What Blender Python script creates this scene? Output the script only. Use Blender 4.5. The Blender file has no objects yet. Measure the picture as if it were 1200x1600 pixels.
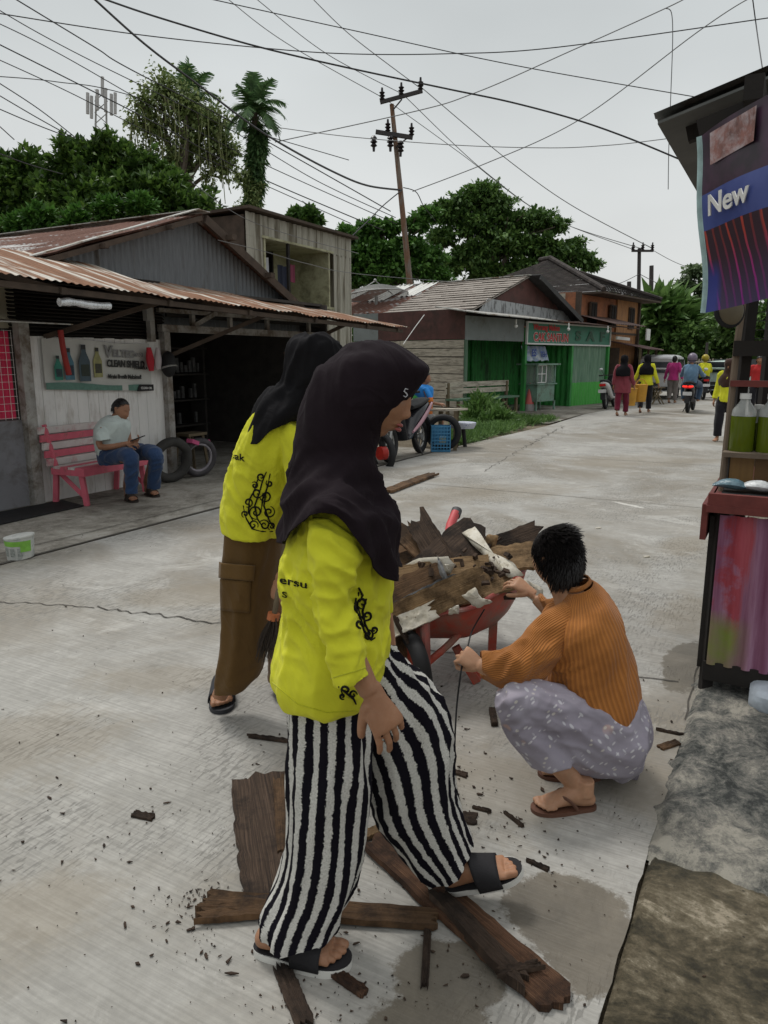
import bpy, bmesh, math, random
import numpy as np
from mathutils import Vector, Matrix, noise
from mathutils.kdtree import KDTree
random.seed(7)
V = Vector
# ---------------------------------------------------------------- camera, world, sun, exposure
SC = bpy.context.scene
COL = SC.collection
CAM_H = 1.53; FPX = 1155.0; PITCH = math.atan(240/1155.0)
cd = bpy.data.cameras.new('camera'); cam = bpy.data.objects.new('camera', cd); COL.objects.link(cam)
cam.location = (0, 0, CAM_H); cam.rotation_euler = (math.radians(90)-PITCH, 0, 0)
cd.sensor_fit = 'VERTICAL'; cd.sensor_height = 36; cd.lens = 36*FPX/1600; cd.clip_start = .05; cd.clip_end = 2000
SC.camera = cam
SC.render.resolution_x = 768; SC.render.resolution_y = 1024
SUN_EL = math.radians(62); SUN_AZ = math.radians(-35)     # azimuth from +Y towards +X
wd = bpy.data.worlds.new('World'); SC.world = wd; wd.use_nodes = True
nt = wd.node_tree; nt.nodes.clear()
def _n(t, typ, **k):
    n = t.nodes.new(typ)
    for a, b in k.items(): setattr(n, a, b)
    return n
sky = _n(nt, 'ShaderNodeTexSky', sky_type='NISHITA', sun_disc=False)
sky.sun_elevation = SUN_EL; sky.sun_rotation = SUN_AZ; sky.dust_density = 4; sky.air_density = 1.5
hs = _n(nt, 'ShaderNodeHueSaturation'); hs.inputs['Saturation'].default_value = .22
nt.links.new(sky.outputs[0], hs.inputs['Color'])
tc = _n(nt, 'ShaderNodeTexCoord'); sx = _n(nt, 'ShaderNodeSeparateXYZ'); nt.links.new(tc.outputs['Generated'], sx.inputs[0])
cr = _n(nt, 'ShaderNodeValToRGB'); nt.links.new(sx.outputs['Z'], cr.inputs[0])
e = cr.color_ramp.elements
e[0].position = 0; e[0].color = (6.9, 7.0, 6.9, 1)
e[1].position = 1; e[1].color = (15.0, 15.2, 15.2, 1)
for p, c in ((.12, (7.3, 7.5, 7.45, 1)), (.35, (5.9, 6.25, 6.3, 1)), (.62, (4.9, 5.3, 5.4, 1)), (.8, (10.0, 10.2, 10.2, 1))):
    q = e.new(p); q.color = c
nz = _n(nt, 'ShaderNodeTexNoise'); nz.inputs['Scale'].default_value = 1.6; nz.inputs['Detail'].default_value = 4; nz.inputs['Roughness'].default_value = .45
mp = _n(nt, 'ShaderNodeMapping'); mp.inputs['Scale'].default_value = (1, 1, 2.6)
nt.links.new(tc.outputs['Generated'], mp.inputs[0]); nt.links.new(mp.outputs[0], nz.inputs['Vector'])
mr = _n(nt, 'ShaderNodeMapRange'); mr.inputs[1].default_value = .3; mr.inputs[2].default_value = .7; mr.inputs[3].default_value = .86; mr.inputs[4].default_value = 1.10
nt.links.new(nz.outputs[0], mr.inputs[0])
mx = _n(nt, 'ShaderNodeMix', data_type='RGBA'); mx.inputs[0].default_value = .85      # overcast deck over the clear-sky model
nt.links.new(hs.outputs[0], mx.inputs[6]); nt.links.new(cr.outputs[0], mx.inputs[7])
vm = _n(nt, 'ShaderNodeVectorMath', operation='SCALE'); nt.links.new(mx.outputs[2], vm.inputs[0]); nt.links.new(mr.outputs[0], vm.inputs['Scale'])
bg = _n(nt, 'ShaderNodeBackground'); bg.inputs[1].default_value = .1
nt.links.new(vm.outputs[0], bg.inputs[0]); wo = _n(nt, 'ShaderNodeOutputWorld'); nt.links.new(bg.outputs[0], wo.inputs[0])
sl = bpy.data.lights.new('sun', 'SUN'); sl.energy = 1.6; sl.angle = math.radians(14); sl.color = (1, .965, .92)
so = bpy.data.objects.new('sun', sl); COL.objects.link(so); so.location = (0, 0, 20)
sd = V((math.sin(SUN_AZ)*math.cos(SUN_EL), math.cos(SUN_AZ)*math.cos(SUN_EL), math.sin(SUN_EL)))
so.rotation_euler = sd.to_track_quat('Z', 'Y').to_euler()
SC.view_settings.view_transform = 'Standard'; SC.view_settings.look = 'None'; SC.view_settings.gamma = 1
SC.view_settings.exposure = 0.0
SC.cycles.max_bounces = 6; SC.cycles.transparent_max_bounces = 16

# ---------------------------------------------------------------- frames
AZ = math.radians(28.5)
RV = V((math.sin(AZ), math.cos(AZ), 0)); LV = V((-math.cos(AZ), math.sin(AZ), 0))   # along the street, to its left
def S(s, q, z=0): return RV*s + LV*q + V((0, 0, z))
ROTZ = math.pi/2-AZ
FS = Matrix.Rotation(ROTZ, 4, 'Z')                      # local x along the street, y to the left
CT, ST = math.cos(PITCH), math.sin(PITCH)
def W(px, py, Y):                                       # world point at distance Y seen in that direction
    u = (px-600)/FPX; v = (800-py)/FPX
    t = Y/(CT+v*ST)
    return V((u*t, Y, CAM_H+t*(-ST+v*CT)))
def G(px, py, z=0):
    u = (px-600)/FPX; v = (800-py)/FPX
    t = (z-CAM_H)/(-ST+v*CT)
    return V((u*t, t*(CT+v*ST), z))

# ---------------------------------------------------------------- mesh builder
class MB:
    def __init__(s, M=None): s.v = []; s.f = []; s.uv = []; s.M = M; s.mi = []; s.cur = 0; s.hasuv = False
    def P(s, p):
        p = V(p); s.v.append((s.M @ p) if s.M else p); return len(s.v)-1
    def F(s, idx, uv=None):
        s.f.append(tuple(idx)); s.mi.append(s.cur)
        if uv: s.hasuv = True
        s.uv.append(uv)
    def box(s, c, d, R=None, taper=1):
        c = V(c); h = V(d)/2; R = R or Matrix.Identity(3); b = len(s.v)
        for z in (-1, 1):
            k = taper if z > 0 else 1
            for x, y in ((-1, -1), (1, -1), (1, 1), (-1, 1)):
                s.P(c + R @ V((x*h.x*k, y*h.y*k, z*h.z)))
        for q in ((3, 2, 1, 0), (4, 5, 6, 7), (0, 1, 5, 4), (1, 2, 6, 5), (2, 3, 7, 6), (3, 0, 4, 7)): s.F([b+i for i in q])
        return s
    def bar(s, a, b, w, h, up=(0, 0, 1)):
        a = V(a); b = V(b); d = b-a; L = d.length; d.normalize(); up = V(up)
        y = up.cross(d)
        if y.length < 1e-3: y = V((1, 0, 0)).cross(d)
        y.normalize(); z = d.cross(y); R = Matrix((d, y, z)).transposed()
        return s.box((a+b)/2, (L, w, h), R)
    def poly(s, pts, th, n=None):                      # flat polygon with thickness along n (points in order)
        pts = [V(p) for p in pts]
        if n is None: n = (pts[1]-pts[0]).cross(pts[2]-pts[0]).normalized()
        n = V(n); b = len(s.v); k = len(pts)
        for p in pts: s.P(p)
        for p in pts: s.P(p+n*th)
        s.F([b+i for i in range(k)][::-1]); s.F([b+k+i for i in range(k)])
        for i in range(k): j = (i+1) % k; s.F([b+i, b+j, b+k+j, b+k+i])
        return s
    def face(s, pts): s.F([s.P(p) for p in pts]); return s
    def loft(s, secs, n=16, cap=True, close=True, e=2.0, u0=0.0):
        b = len(s.v); m = len(secs)
        for c, A, B in secs:
            for i in range(n):
                a = 2*math.pi*(i/n)+u0; ca, sa = math.cos(a), math.sin(a)
                if e != 2.0: ca = math.copysign(abs(ca)**(2/e), ca); sa = math.copysign(abs(sa)**(2/e), sa)
                s.P(c+A*ca+B*sa)
        for j in range(m-1):
            for i in range(n):
                k = (i+1) % n
                s.F([b+j*n+i, b+j*n+k, b+(j+1)*n+k, b+(j+1)*n+i], [(i/n, j/(m-1)), ((i+1)/n, j/(m-1)), ((i+1)/n, (j+1)/(m-1)), (i/n, (j+1)/(m-1))])
        if cap:
            s.F([b+i for i in range(n)][::-1], [(i/n, 0) for i in range(n)]); s.F([b+(m-1)*n+i for i in range(n)], [(i/n, 1) for i in range(n)])
        return s
    def tube(s, pts, r, n=10, cap=True, hint=None):
        return s.loft(limb(pts, r, hint), n, cap)
    def cyl(s, a, b, r, r2=None, n=16): return s.tube([a, b], [r, r if r2 is None else r2], n)
    def sphere(s, c, r, n=16, m=10, R=None):
        c = V(c); rx, ry, rz = (r, r, r) if not hasattr(r, '__len__') else r; R = R or Matrix.Identity(3)
        secs = []
        for j in range(m+1):
            t = -math.pi/2+math.pi*j/m; k = max(math.cos(t), .02)
            secs.append((c+R @ V((0, 0, rz*math.sin(t))), R @ V((rx*k, 0, 0)), R @ V((0, ry*k, 0))))
        return s.loft(secs, n)
    def torus(s, c, R1, r, ax, n=32, m=10, arc=1.0, sq=1.0):
        c = V(c); ax = V(ax).normalized(); x = ax.orthogonal().normalized(); y = ax.cross(x)
        b = len(s.v)
        for i in range(n):
            a = 2*math.pi*i/n; d = x*math.cos(a)+y*math.sin(a)
            for j in range(m):
                t = 2*math.pi*j/m; s.P(c+d*(R1+r*math.cos(t))+ax*(r*sq*math.sin(t)))
        for i in range(n):
            for j in range(m):
                i2 = (i+1) % n; j2 = (j+1) % m; s.F([b+i*m+j, b+i2*m+j, b+i2*m+j2, b+i*m+j2])
        return s
    def corr(s, o, U, Vv, per=.076, amp=.009, nrm=None, th=.002, seg=6, nv=1, sag=0, dent=0):
        # corrugated sheet: o corner, U across the waves, Vv along them
        o, U, Vv = V(o), V(U), V(Vv); n = V(nrm) if nrm else U.cross(Vv).normalized()
        L = U.length; k = max(2, int(L/per*seg)); b = len(s.v)
        for j in range(nv+1):
            for i in range(k+1):
                a = i/k; w = amp*math.sin(2*math.pi*a*L/per)
                p = o+U*a+Vv*(j/nv)
                d = dent*noise.noise(p*2.3) if dent else 0
                s.P(p+n*(w+d-sag*math.sin(math.pi*j/nv)))
        for j in range(nv):
            for i in range(k):
                q = b+j*(k+1)+i; s.F([q, q+1, q+k+2, q+k+1])
        return s
    def build(s, name, mat, parent=None, smooth=True, ang=35, loc=None):
        me = bpy.data.meshes.new(name); me.from_pydata([tuple(p) for p in s.v], [], s.f)
        mats = mat if isinstance(mat, (list, tuple)) else [mat]
        for m in mats: me.materials.append(m)
        if len(mats) > 1: me.polygons.foreach_set('material_index', s.mi)
        if s.hasuv:
            uvl = me.uv_layers.new(name='UVMap'); data = []
            for f, u in zip(s.f, s.uv):
                data.extend(sum(([a, b] for a, b in (u or [(0, 0)]*len(f))), []))
            uvl.data.foreach_set('uv', data)
        me.validate(); bm = bmesh.new(); bm.from_mesh(me)
        bmesh.ops.recalc_face_normals(bm, faces=bm.faces) if len(s.f) < 60000 else None
        if smooth:
            for f in bm.faces: f.smooth = True
            for ed in bm.edges:
                if len(ed.link_faces) == 2 and ed.calc_face_angle(0) > math.radians(ang): ed.smooth = False
        bm.to_mesh(me); bm.free()
        o = bpy.data.objects.new(name, me); COL.objects.link(o)
        if parent is not None: par(o, parent)
        return o
def par(o, parent):
    o.parent = parent; o.matrix_parent_inverse = parent_world(parent).inverted()
def parent_world(p):
    m = p.matrix_basis.copy()
    if p.parent: m = parent_world(p.parent) @ p.matrix_parent_inverse @ m
    return m
def tag(o, label, cat, group=None, kind=None):
    if label: o['label'] = label
    if cat: o['category'] = cat
    if group: o['group'] = group
    if kind: o['kind'] = kind
    return o
def thing(name, label, cat, loc=(0, 0, 0), group=None, rz=0):
    o = bpy.data.objects.new(name, None); COL.objects.link(o); o.location = loc; o.rotation_euler = (0, 0, rz); o.empty_display_size = .1
    return tag(o, label, cat, group)
def struct(o): o['kind'] = 'structure'; return o
def dup(root, loc, rz=0, label=None, scale=None):
    kids = [c for c in bpy.data.objects if c.parent == root]
    r = root.copy(); COL.objects.link(r); r.location = loc; r.rotation_euler = (0, 0, rz)
    if scale: r.scale = (scale,)*3
    if label: r['label'] = label
    for ch in kids:
        sub = [g for g in bpy.data.objects if g.parent == ch]
        c = ch.copy(); COL.objects.link(c); c.parent = r
        for g in sub: d = g.copy(); COL.objects.link(d); d.parent = c
    return r
def limb(pts, r, hint=None):
    pts = [V(p) for p in pts]; m = len(pts)
    if not hasattr(r, '__len__'): r = [r]*m
    out = []; A = None
    for i in range(m):
        t = (pts[min(i+1, m-1)]-pts[max(i-1, 0)]).normalized()
        if A is None:
            A = V(hint) if hint is not None else t.orthogonal()
        A = (A-t*A.dot(t))
        if A.length < 1e-6: A = t.orthogonal()
        A.normalize(); B = t.cross(A)
        ra, rb = r[i] if hasattr(r[i], '__len__') else (r[i], r[i])
        out.append((pts[i], A*ra, B*rb))
    return out
def cr1(p0, p1, p2, p3, t):
    return 0.5*((2*p1)+(-p0+p2)*t+(2*p0-5*p1+4*p2-p3)*t*t+(-p0+3*p1-3*p2+p3)*t**3)
def smooth_secs(secs, k=6):
    out = []; m = len(secs)
    for i in range(m-1):
        a, b, c, d = secs[max(i-1, 0)], secs[i], secs[i+1], secs[min(i+2, m-1)]
        for j in range(k):
            t = j/k; out.append(tuple(cr1(a[q], b[q], c[q], d[q], t) for q in range(3)))
    out.append(secs[-1]); return out
def spath(pts, k=6):
    pts = [V(p) for p in pts]; out = []; m = len(pts)
    for i in range(m-1):
        for j in range(k): out.append(cr1(pts[max(i-1, 0)], pts[i], pts[i+1], pts[min(i+2, m-1)], j/k))
    out.append(pts[-1]); return out

# ---------------------------------------------------------------- materials
class NT:
    def __init__(s, name):
        s.m = bpy.data.materials.new(name); s.m.use_nodes = True; s.t = s.m.node_tree
        s.b = s.t.nodes['Principled BSDF']; s.out = s.t.nodes['Material Output']; s.tc = s.n('ShaderNodeTexCoord')
        s.b.inputs['Specular IOR Level'].default_value = .35
    def n(s, typ, **k): return _n(s.t, typ, **k)
    def l(s, a, b): s.t.links.new(a, b)
    def vec(s, scale=(1, 1, 1), src='Object', rot=(0, 0, 0)):
        o = s.tc.outputs[src]
        if any(rot): r = s.n('ShaderNodeMapping'); r.inputs['Rotation'].default_value = rot; s.l(o, r.inputs[0]); o = r.outputs[0]
        m = s.n('ShaderNodeMapping'); m.inputs['Scale'].default_value = scale
        s.l(o, m.inputs[0]); return m.outputs[0]
    def noise(s, scale, detail=4, rough=.55, vec=None, dist=0):
        n = s.n('ShaderNodeTexNoise'); n.inputs['Scale'].default_value = scale; n.inputs['Detail'].default_value = detail
        n.inputs['Roughness'].default_value = rough; n.inputs['Distortion'].default_value = dist
        s.l(vec if vec is not None else s.tc.outputs['Object'], n.inputs['Vector']); return n.outputs[0]
    def vor(s, scale, feat='F1', vec=None, out='Distance', rnd=1):
        n = s.n('ShaderNodeTexVoronoi', feature=feat); n.inputs['Scale'].default_value = scale; n.inputs['Randomness'].default_value = rnd
        s.l(vec if vec is not None else s.tc.outputs['Object'], n.inputs['Vector']); return n.outputs[out]
    def ramp(s, f, stops, interp='LINEAR'):
        n = s.n('ShaderNodeValToRGB'); n.color_ramp.interpolation = interp; e = n.color_ramp.elements
        def cc(c): return (c, c, c, 1) if not hasattr(c, '__len__') else (*c, 1)
        e[0].position, e[0].color = stops[0][0], cc(stops[0][1]); e[1].position, e[1].color = stops[-1][0], cc(stops[-1][1])
        for p, c in stops[1:-1]: q = e.new(p); q.color = cc(c)
        s.l(f, n.inputs[0]); return n.outputs[0]
    def mix(s, f, a, b, mode='MIX'):
        n = s.n('ShaderNodeMix', data_type='RGBA', blend_type=mode)
        for x, i in ((f, 0), (a, 6), (b, 7)):
            if hasattr(x, 'links'): s.l(x, n.inputs[i])
            elif i == 0: n.inputs[0].default_value = x
            else: n.inputs[i].default_value = (*x, 1) if hasattr(x, '__len__') else (x, x, x, 1)
        return n.outputs[2]
    def math(s, op, a, b=0, c=None):
        n = s.n('ShaderNodeMath', operation=op)
        for x, i in ((a, 0), (b, 1), (c, 2)):
            if x is None: continue
            if hasattr(x, 'links'): s.l(x, n.inputs[i])
            else: n.inputs[i].default_value = x
        return n.outputs[0]
    def sep(s, v):
        n = s.n('ShaderNodeSeparateXYZ'); s.l(v, n.inputs[0]); return n.outputs
    def col(s, c):
        if hasattr(c, 'links'): s.l(c, s.b.inputs['Base Color'])
        else: s.b.inputs['Base Color'].default_value = (*c, 1)
        return s
    def rough(s, r):
        if hasattr(r, 'links'): s.l(r, s.b.inputs['Roughness'])
        else: s.b.inputs['Roughness'].default_value = r
        return s
    def bump(s, h, strength=.3, dist=.01, prev=None):
        n = s.n('ShaderNodeBump'); n.inputs['Strength'].default_value = strength; n.inputs['Distance'].default_value = dist
        s.l(h, n.inputs['Height'])
        if prev: s.l(prev, n.inputs['Normal'])
        s.l(n.outputs[0], s.b.inputs['Normal']); return n.outputs[0]
_mc = {}
def mat(name, c, rough=.7, var=.18, sc=6, bump=.2, bs=60, bd=.004, metal=0, dirt=None, dsc=2.5, dth=.52, stretch=(1, 1, 1), spec=.35, sheen=0, alpha=None):
    if name in _mc: return _mc[name]
    t = NT(name); v = t.vec(stretch)
    n1 = t.noise(sc, 6, .6, v); c = V(c)
    base = t.ramp(n1, [(.3, tuple(c*(1-var))), (.7, tuple(V([min(1, x*(1+var)) for x in c])))])
    if dirt is not None:
        n2 = t.noise(dsc, 8, .7, v, .3); f = t.ramp(n2, [(dth-.06, 0.0), (dth+.1, 1.0)]); base = t.mix(f, base, dirt)
    t.col(base); t.b.inputs['Metallic'].default_value = metal; t.b.inputs['Specular IOR Level'].default_value = spec
    n3 = t.noise(bs, 4, .6, v)
    t.rough(t.ramp(n1, [(.2, max(.05, rough-.12)), (.8, min(1, rough+.1))]))
    if bump: t.bump(n3, bump, bd)
    if sheen: t.b.inputs['Sheen Weight'].default_value = sheen
    if alpha is not None: t.b.inputs['Alpha'].default_value = alpha
    _mc[name] = t.m; return t.m
# ================================================================= MATERIALS OF THE SETTING
def gsp(px, py, rx, ry, a=0): p = G(px, py); return (p.x, p.y, rx, ry, a)
STREET = (0, 0, -ROTZ)   # rotates object coordinates so x runs along the street
def spotmask(t, spots, soft=.22, dn=.38):
    # union of ragged patches lying at fixed places on the ground: (x, y, rx, ry, angle)
    nz = t.n('ShaderNodeTexNoise'); nz.inputs['Scale'].default_value = 3.2; nz.inputs['Detail'].default_value = 12; nz.inputs['Roughness'].default_value = .78
    t.l(t.tc.outputs['Object'], nz.inputs['Vector']); out = None
    for x, y, rx, ry, a in spots:
        m = t.n('ShaderNodeMapping', vector_type='TEXTURE'); m.inputs['Location'].default_value = (x, y, 0); m.inputs['Rotation'].default_value = (0, 0, a); m.inputs['Scale'].default_value = (rx, ry, 1e3)
        t.l(t.tc.outputs['Object'], m.inputs[0]); ln = t.n('ShaderNodeVectorMath', operation='LENGTH'); t.l(m.outputs[0], ln.inputs[0])
        d = t.math('ADD', ln.outputs['Value'], t.math('MULTIPLY_ADD', nz.outputs[0], dn*4, -dn*2))
        out = d if out is None else t.math('MINIMUM', out, d)
    return t.ramp(out, [(1-soft, 1.0), (1.0, 0.0)])
def concrete_mat(name, light, dark, stain, broom=1.0, wet=.0, crackamt=0, damp=(), worn=(), pale=()):
    t = NT(name); v = t.vec((1, 1, 1), rot=STREET)
    big = t.noise(.55, 6, .6, v, .6); mid = t.noise(2.7, 8, .68, v, .5); fine = t.noise(28, 6, .7, v)
    c = t.ramp(mid, [(.28, dark), (.5, tuple((V(dark)+V(light))/2)), (.72, light)])
    c = t.mix(t.ramp(big, [(.45, 0.0), (.62, .75)]), c, stain)
    # worn-off laitance: speckled, tiny dark pits in some areas
    pz = t.noise(1.1, 4, .6, v, .3); vs = t.vec((16, 75, 30), rot=STREET)
    pit = t.noise(1, 3, .6, vs); pf = t.math('MULTIPLY', t.ramp(pz, [(.47, 0.0), (.57, 1.0)]), t.ramp(pit, [(.53, 0.0), (.6, 1.0)]))
    c = t.mix(t.math('MULTIPLY', pf, .55*broom), c, tuple(V(dark)*.45))
    c = t.mix(t.ramp(fine, [(.35, .25), (.65, 0.0)]), c, tuple(V(dark)*.5))
    # pale dust
    dz = t.noise(1.7, 8, .75, v, .8); c = t.mix(t.ramp(dz, [(.56, 0.0), (.68, .55)]), c, tuple(V(light)*1.18))
    sp = t.vor(9, 'F1', v); c = t.mix(t.ramp(sp, [(.03, .7), (.07, 0.0)]), c, tuple(V(dark)*.35))
    # broom lines run across the street
    vb = t.vec((95, 3.2, 10), rot=STREET); br = t.noise(1, 3, .55, vb)
    c = t.mix(t.math('MULTIPLY', t.ramp(br, [(.38, .35), (.6, 0.0)]), broom), c, tuple(V(dark)*.6))
    if pale: c = t.mix(t.math('MULTIPLY', spotmask(t, pale, .4, 1.1), .7), c, tuple(V(light)*1.35))
    if worn: c = t.mix(t.math('MULTIPLY', spotmask(t, worn, .5, .6), .42), c, tuple(V(stain)*1.12))
    if damp:
        dm = spotmask(t, damp, .10, .42); c = t.mix(t.math('MULTIPLY', dm, .85), c, t.mix(t.ramp(br if 0 else mid, [(.35, 0.0), (.65, 1.0)]), tuple(V(stain)*.38), tuple(V(stain)*.72))); t.rough(t.ramp(dm, [(0, .85), (1, .5)]))
    if wet:
        wn = t.noise(1.9, 8, .62, v, .7); wf = t.ramp(wn, [(.55-wet*.1, 0.0), (.57-wet*.1, 1.0)])
        c = t.mix(t.math('MULTIPLY', wf, .75), c, tuple(V(stain)*.35))
        t.rough(t.ramp(wf, [(0, .85), (1, .38)]))
    elif not damp: t.rough(.84)
    t.col(c)
    h = t.math('ADD', t.math('MULTIPLY', br, .5*broom), t.math('ADD', t.math('MULTIPLY', fine, .5), t.math('MULTIPLY', pf, -.6)))
    t.bump(h, .6, .006)
    return t.m
M_road = concrete_mat('road_concrete', (.460, .447, .415), (.300, .290, .264), (.21, .178, .130), 1.0,
    damp=[gsp(880, 1425, .19, .16, .3), gsp(930, 1480, .17, .12, .9), gsp(700, 1530, .15, .13, .5), gsp(660, 1620, .16, .12, 0), gsp(1075, 1040, .12, .4, -.5)],
    worn=[gsp(1070, 960, .2, .6, -.5), gsp(1070, 850, .2, .5, -.5), gsp(20, 1170, .5, .38, .2), gsp(280, 1060, .5, .22, .1), gsp(760, 770, 1.5, .7, .3), gsp(300, 930, .55, .3, 0), gsp(760, 1230, .3, .35, 0), gsp(60, 1420, .3, .2, .5), gsp(1000, 1230, .25, .3, 0), gsp(560, 830, .8, .3, .4), gsp(980, 720, 1.6, .8, .2)],
    pale=[gsp(985, 790, .05, .22, .5)])
def old_mat(name, cols, sc=4.0, wet=None, pale=(), palec=(.4, .36, .29), lo_=.38, st=.05, vs_=(1, 1, 1)):
    t = NT(name); vv_ = t.vec(vs_, rot=STREET); n = t.noise(sc, 14, .78, vv_, .5); m = t.noise(sc*9, 8, .8); b_ = t.noise(sc*.28, 5, .6, None, .6)
    mixf = t.math('ADD', t.math('MULTIPLY', n, .55), t.math('ADD', t.math('MULTIPLY', b_, .22), t.math('MULTIPLY', m, .23)))
    c = t.ramp(mixf, [(lo_+st*i, q) for i, q in enumerate(cols)])
    pt = t.vor(sc*16, 'F1'); c = t.mix(t.math('MULTIPLY', t.ramp(pt, [(.12, 1.0), (.22, 0.0)]), t.ramp(m, [(.5, 0.0), (.6, .9)])), c, tuple(V(cols[0])*.5))
    if pale: c = t.mix(t.math('MULTIPLY', spotmask(t, pale, .4, 1.2), .8), c, t.ramp(m, [(.3, tuple(V(palec)*.7)), (.7, palec)]))
    t.col(c)
    if wet: t.rough(t.ramp(n, [(.42, .28), (.6, .85)]))
    else: t.rough(.92)
    t.bump(t.math('ADD', t.math('MULTIPLY', n, 1.0), t.math('MULTIPLY', m, .35)), .9, .02); return t.m
M_wet = old_mat('wet_old_concrete', [(.030, .026, .015), (.062, .052, .030), (.105, .085, .052), (.17, .145, .098), (.33, .285, .21)], 2.6, True, lo_=.455, st=.03, vs_=(1.6, .8, 1))
M_rubble = old_mat('rough_grey_concrete', [(.035, .038, .036), (.085, .088, .080), (.15, .146, .130), (.24, .228, .195), (.34, .32, .27)], 5.5, lo_=.435, st=.034)
M_apron = old_mat('apron_concrete', [(.11, .095, .075), (.17, .155, .13), (.24, .222, .19), (.31, .29, .25), (.38, .36, .32)], 1.3, lo_=.42, st=.036)
M_joint = mat('joint_dark', (.075, .068, .058), .95, .3, 20, .4, 80)
def earth():
    t = NT('earth'); n = t.noise(1.3, 10, .7); m = t.noise(30, 6, .7)
    c = t.ramp(n, [(.3, (.10, .075, .045)), (.6, (.20, .165, .115)), (.8, (.26, .225, .165))])
    c = t.mix(t.ramp(m, [(.4, .5), (.6, 0.0)]), c, (.07, .055, .035)); t.col(c).rough(.95); t.bump(m, .8, .03); return t.m
M_earth = earth()
def sheet(name, pts, z, m, sub=0, amp=0, sc=2.0, edge=0):
    me = bpy.data.meshes.new(name); bm = bmesh.new()
    vs = [bm.verts.new((p[0], p[1], z)) for p in pts]; bm.faces.new(vs)
    if sub:
        bmesh.ops.triangulate(bm, faces=bm.faces)
        for _ in range(sub): bmesh.ops.subdivide_edges(bm, edges=[x for x in bm.edges if x.calc_length() > .05], cuts=1, use_grid_fill=True)
        for v in bm.verts:
            if not v.is_boundary or edge:
                v.co.z += amp*(noise.fractal(v.co*sc, 1, 2, 4)*.5+.5)
        for f in bm.faces: f.smooth = True
    bmesh.ops.recalc_face_normals(bm, faces=bm.faces)
    for f in bm.faces:
        if f.normal.z < 0: f.normal_flip()
    bm.to_mesh(me); bm.free(); me.materials.append(m)
    o = bpy.data.objects.new(name, me); COL.objects.link(o); return struct(o)
sheet('ground', [(-600, -600), (600, -600), (600, 900), (-600, 900)], -.03, M_earth)
def SQ(l): return [S(a, b) for a, b in l]
# left and right edges of the street as (s, q); it bends left, then narrows away
LE = [(-6, 5.1), (3, 5.1), (12, 5.1), (17, 4.85), (21, 5.0), (26, 4.55), (30, 4.6), (36, 5.1), (44, 6.6), (56, 10), (75, 18)]
RE = [(75, 13.5), (56, 5.8), (44, 2.9), (36, 1.8), (26, .9), (20, .35), (12, .25), (3, .25), (-6, .25)]
RE = [p for p in RE if p[0] > 10]+[(9-i*.05, .252+.016*noise.fractal(V((i*.22, 1, 0)), 1, 2, 4)) for i in range(220)]+[(-6, .25)]
sheet('road', SQ(LE+RE), .004, M_road)
# apron in front of the workshop, lower right old concrete, the strip under the stalls
sheet('apron', SQ([(-4, 5.16), (11.4, 5.16), (11.6, 5.5), (11.2, 13), (-4, 13)]), .0, M_apron)
sheet('shop_pavement', SQ([(17.5, 5.0), (21, 5.05), (26, 4.6), (31, 4.66), (31, 10), (17.5, 10)]), .0, M_apron)
sheet('roadside_concrete', SQ([(-5, .24), (20, .24), (26, .6), (30, -1), (30, -9), (-5, -9)]), -.004, M_wet)
# crumbling concrete ramp in front of the stall: a real uneven surface whose borders die into the ground
c0, c1 = G(1012, 1338), G(1230, 1428)
def ramp_edge(x, y):                                   # distance inside the ramp, metres (negative outside)
    p = V((x, y, 0)); q = p.dot(LV); d1 = .262-q
    e_ = (c1-c0).normalized(); nn = V((-e_.y, e_.x, 0)); d2 = (p-c0).dot(nn); w = .035*noise.fractal(V((x, y, 0))*9, 1, 2, 4)
    return min(d1+w, (d2 if nn.y > 0 else -d2)+w*.7)
mb = MB(); nx, ny = 190, 200; idx = {}
for i in range(nx):
    for j in range(ny):
        p = RV*(1.9+j*.020)+LV*(.30-i*.014-(.02*i if i > 150 else 0)); d = ramp_edge(p.x, p.y)
        if d < -.05: continue
        k_ = min(1, max(0, d/.05)); h = (.010+.030*(noise.fractal(V((p.x, p.y, 0))*6, 1, 2, 6)*.5+.5)+.016*abs(noise.noise(V((p.x, p.y, 3))*18)))*k_-.006*(1-k_)
        idx[i, j] = mb.P((p.x, p.y, h+.004))
for (i, j) in list(idx):
    if (i+1, j) in idx and (i, j+1) in idx and (i+1, j+1) in idx: mb.F([idx[i, j], idx[i+1, j], idx[i+1, j+1], idx[i, j+1]])
struct(mb.build('concrete_ramp', M_rubble, ang=80))
# worn uneven surface of the old concrete in the lower right corner
mb = MB(); idx = {}
for i in range(120):
    for j in range(90):
        p = RV*(.4+j*.022)+LV*(.245-i*.016); h = .006+.012*noise.fractal(V((p.x, p.y, 7))*5, 1, 2, 5)
        if i == 0: h = -.006
        idx[i, j] = mb.P((p.x, p.y, h))
for (i, j) in idx:
    if (i+1, j+1) in idx: mb.F([idx[i, j], idx[i+1, j], idx[i+1, j+1], idx[i, j+1]])
struct(mb.build('old_concrete', M_wet, ang=80))
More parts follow.
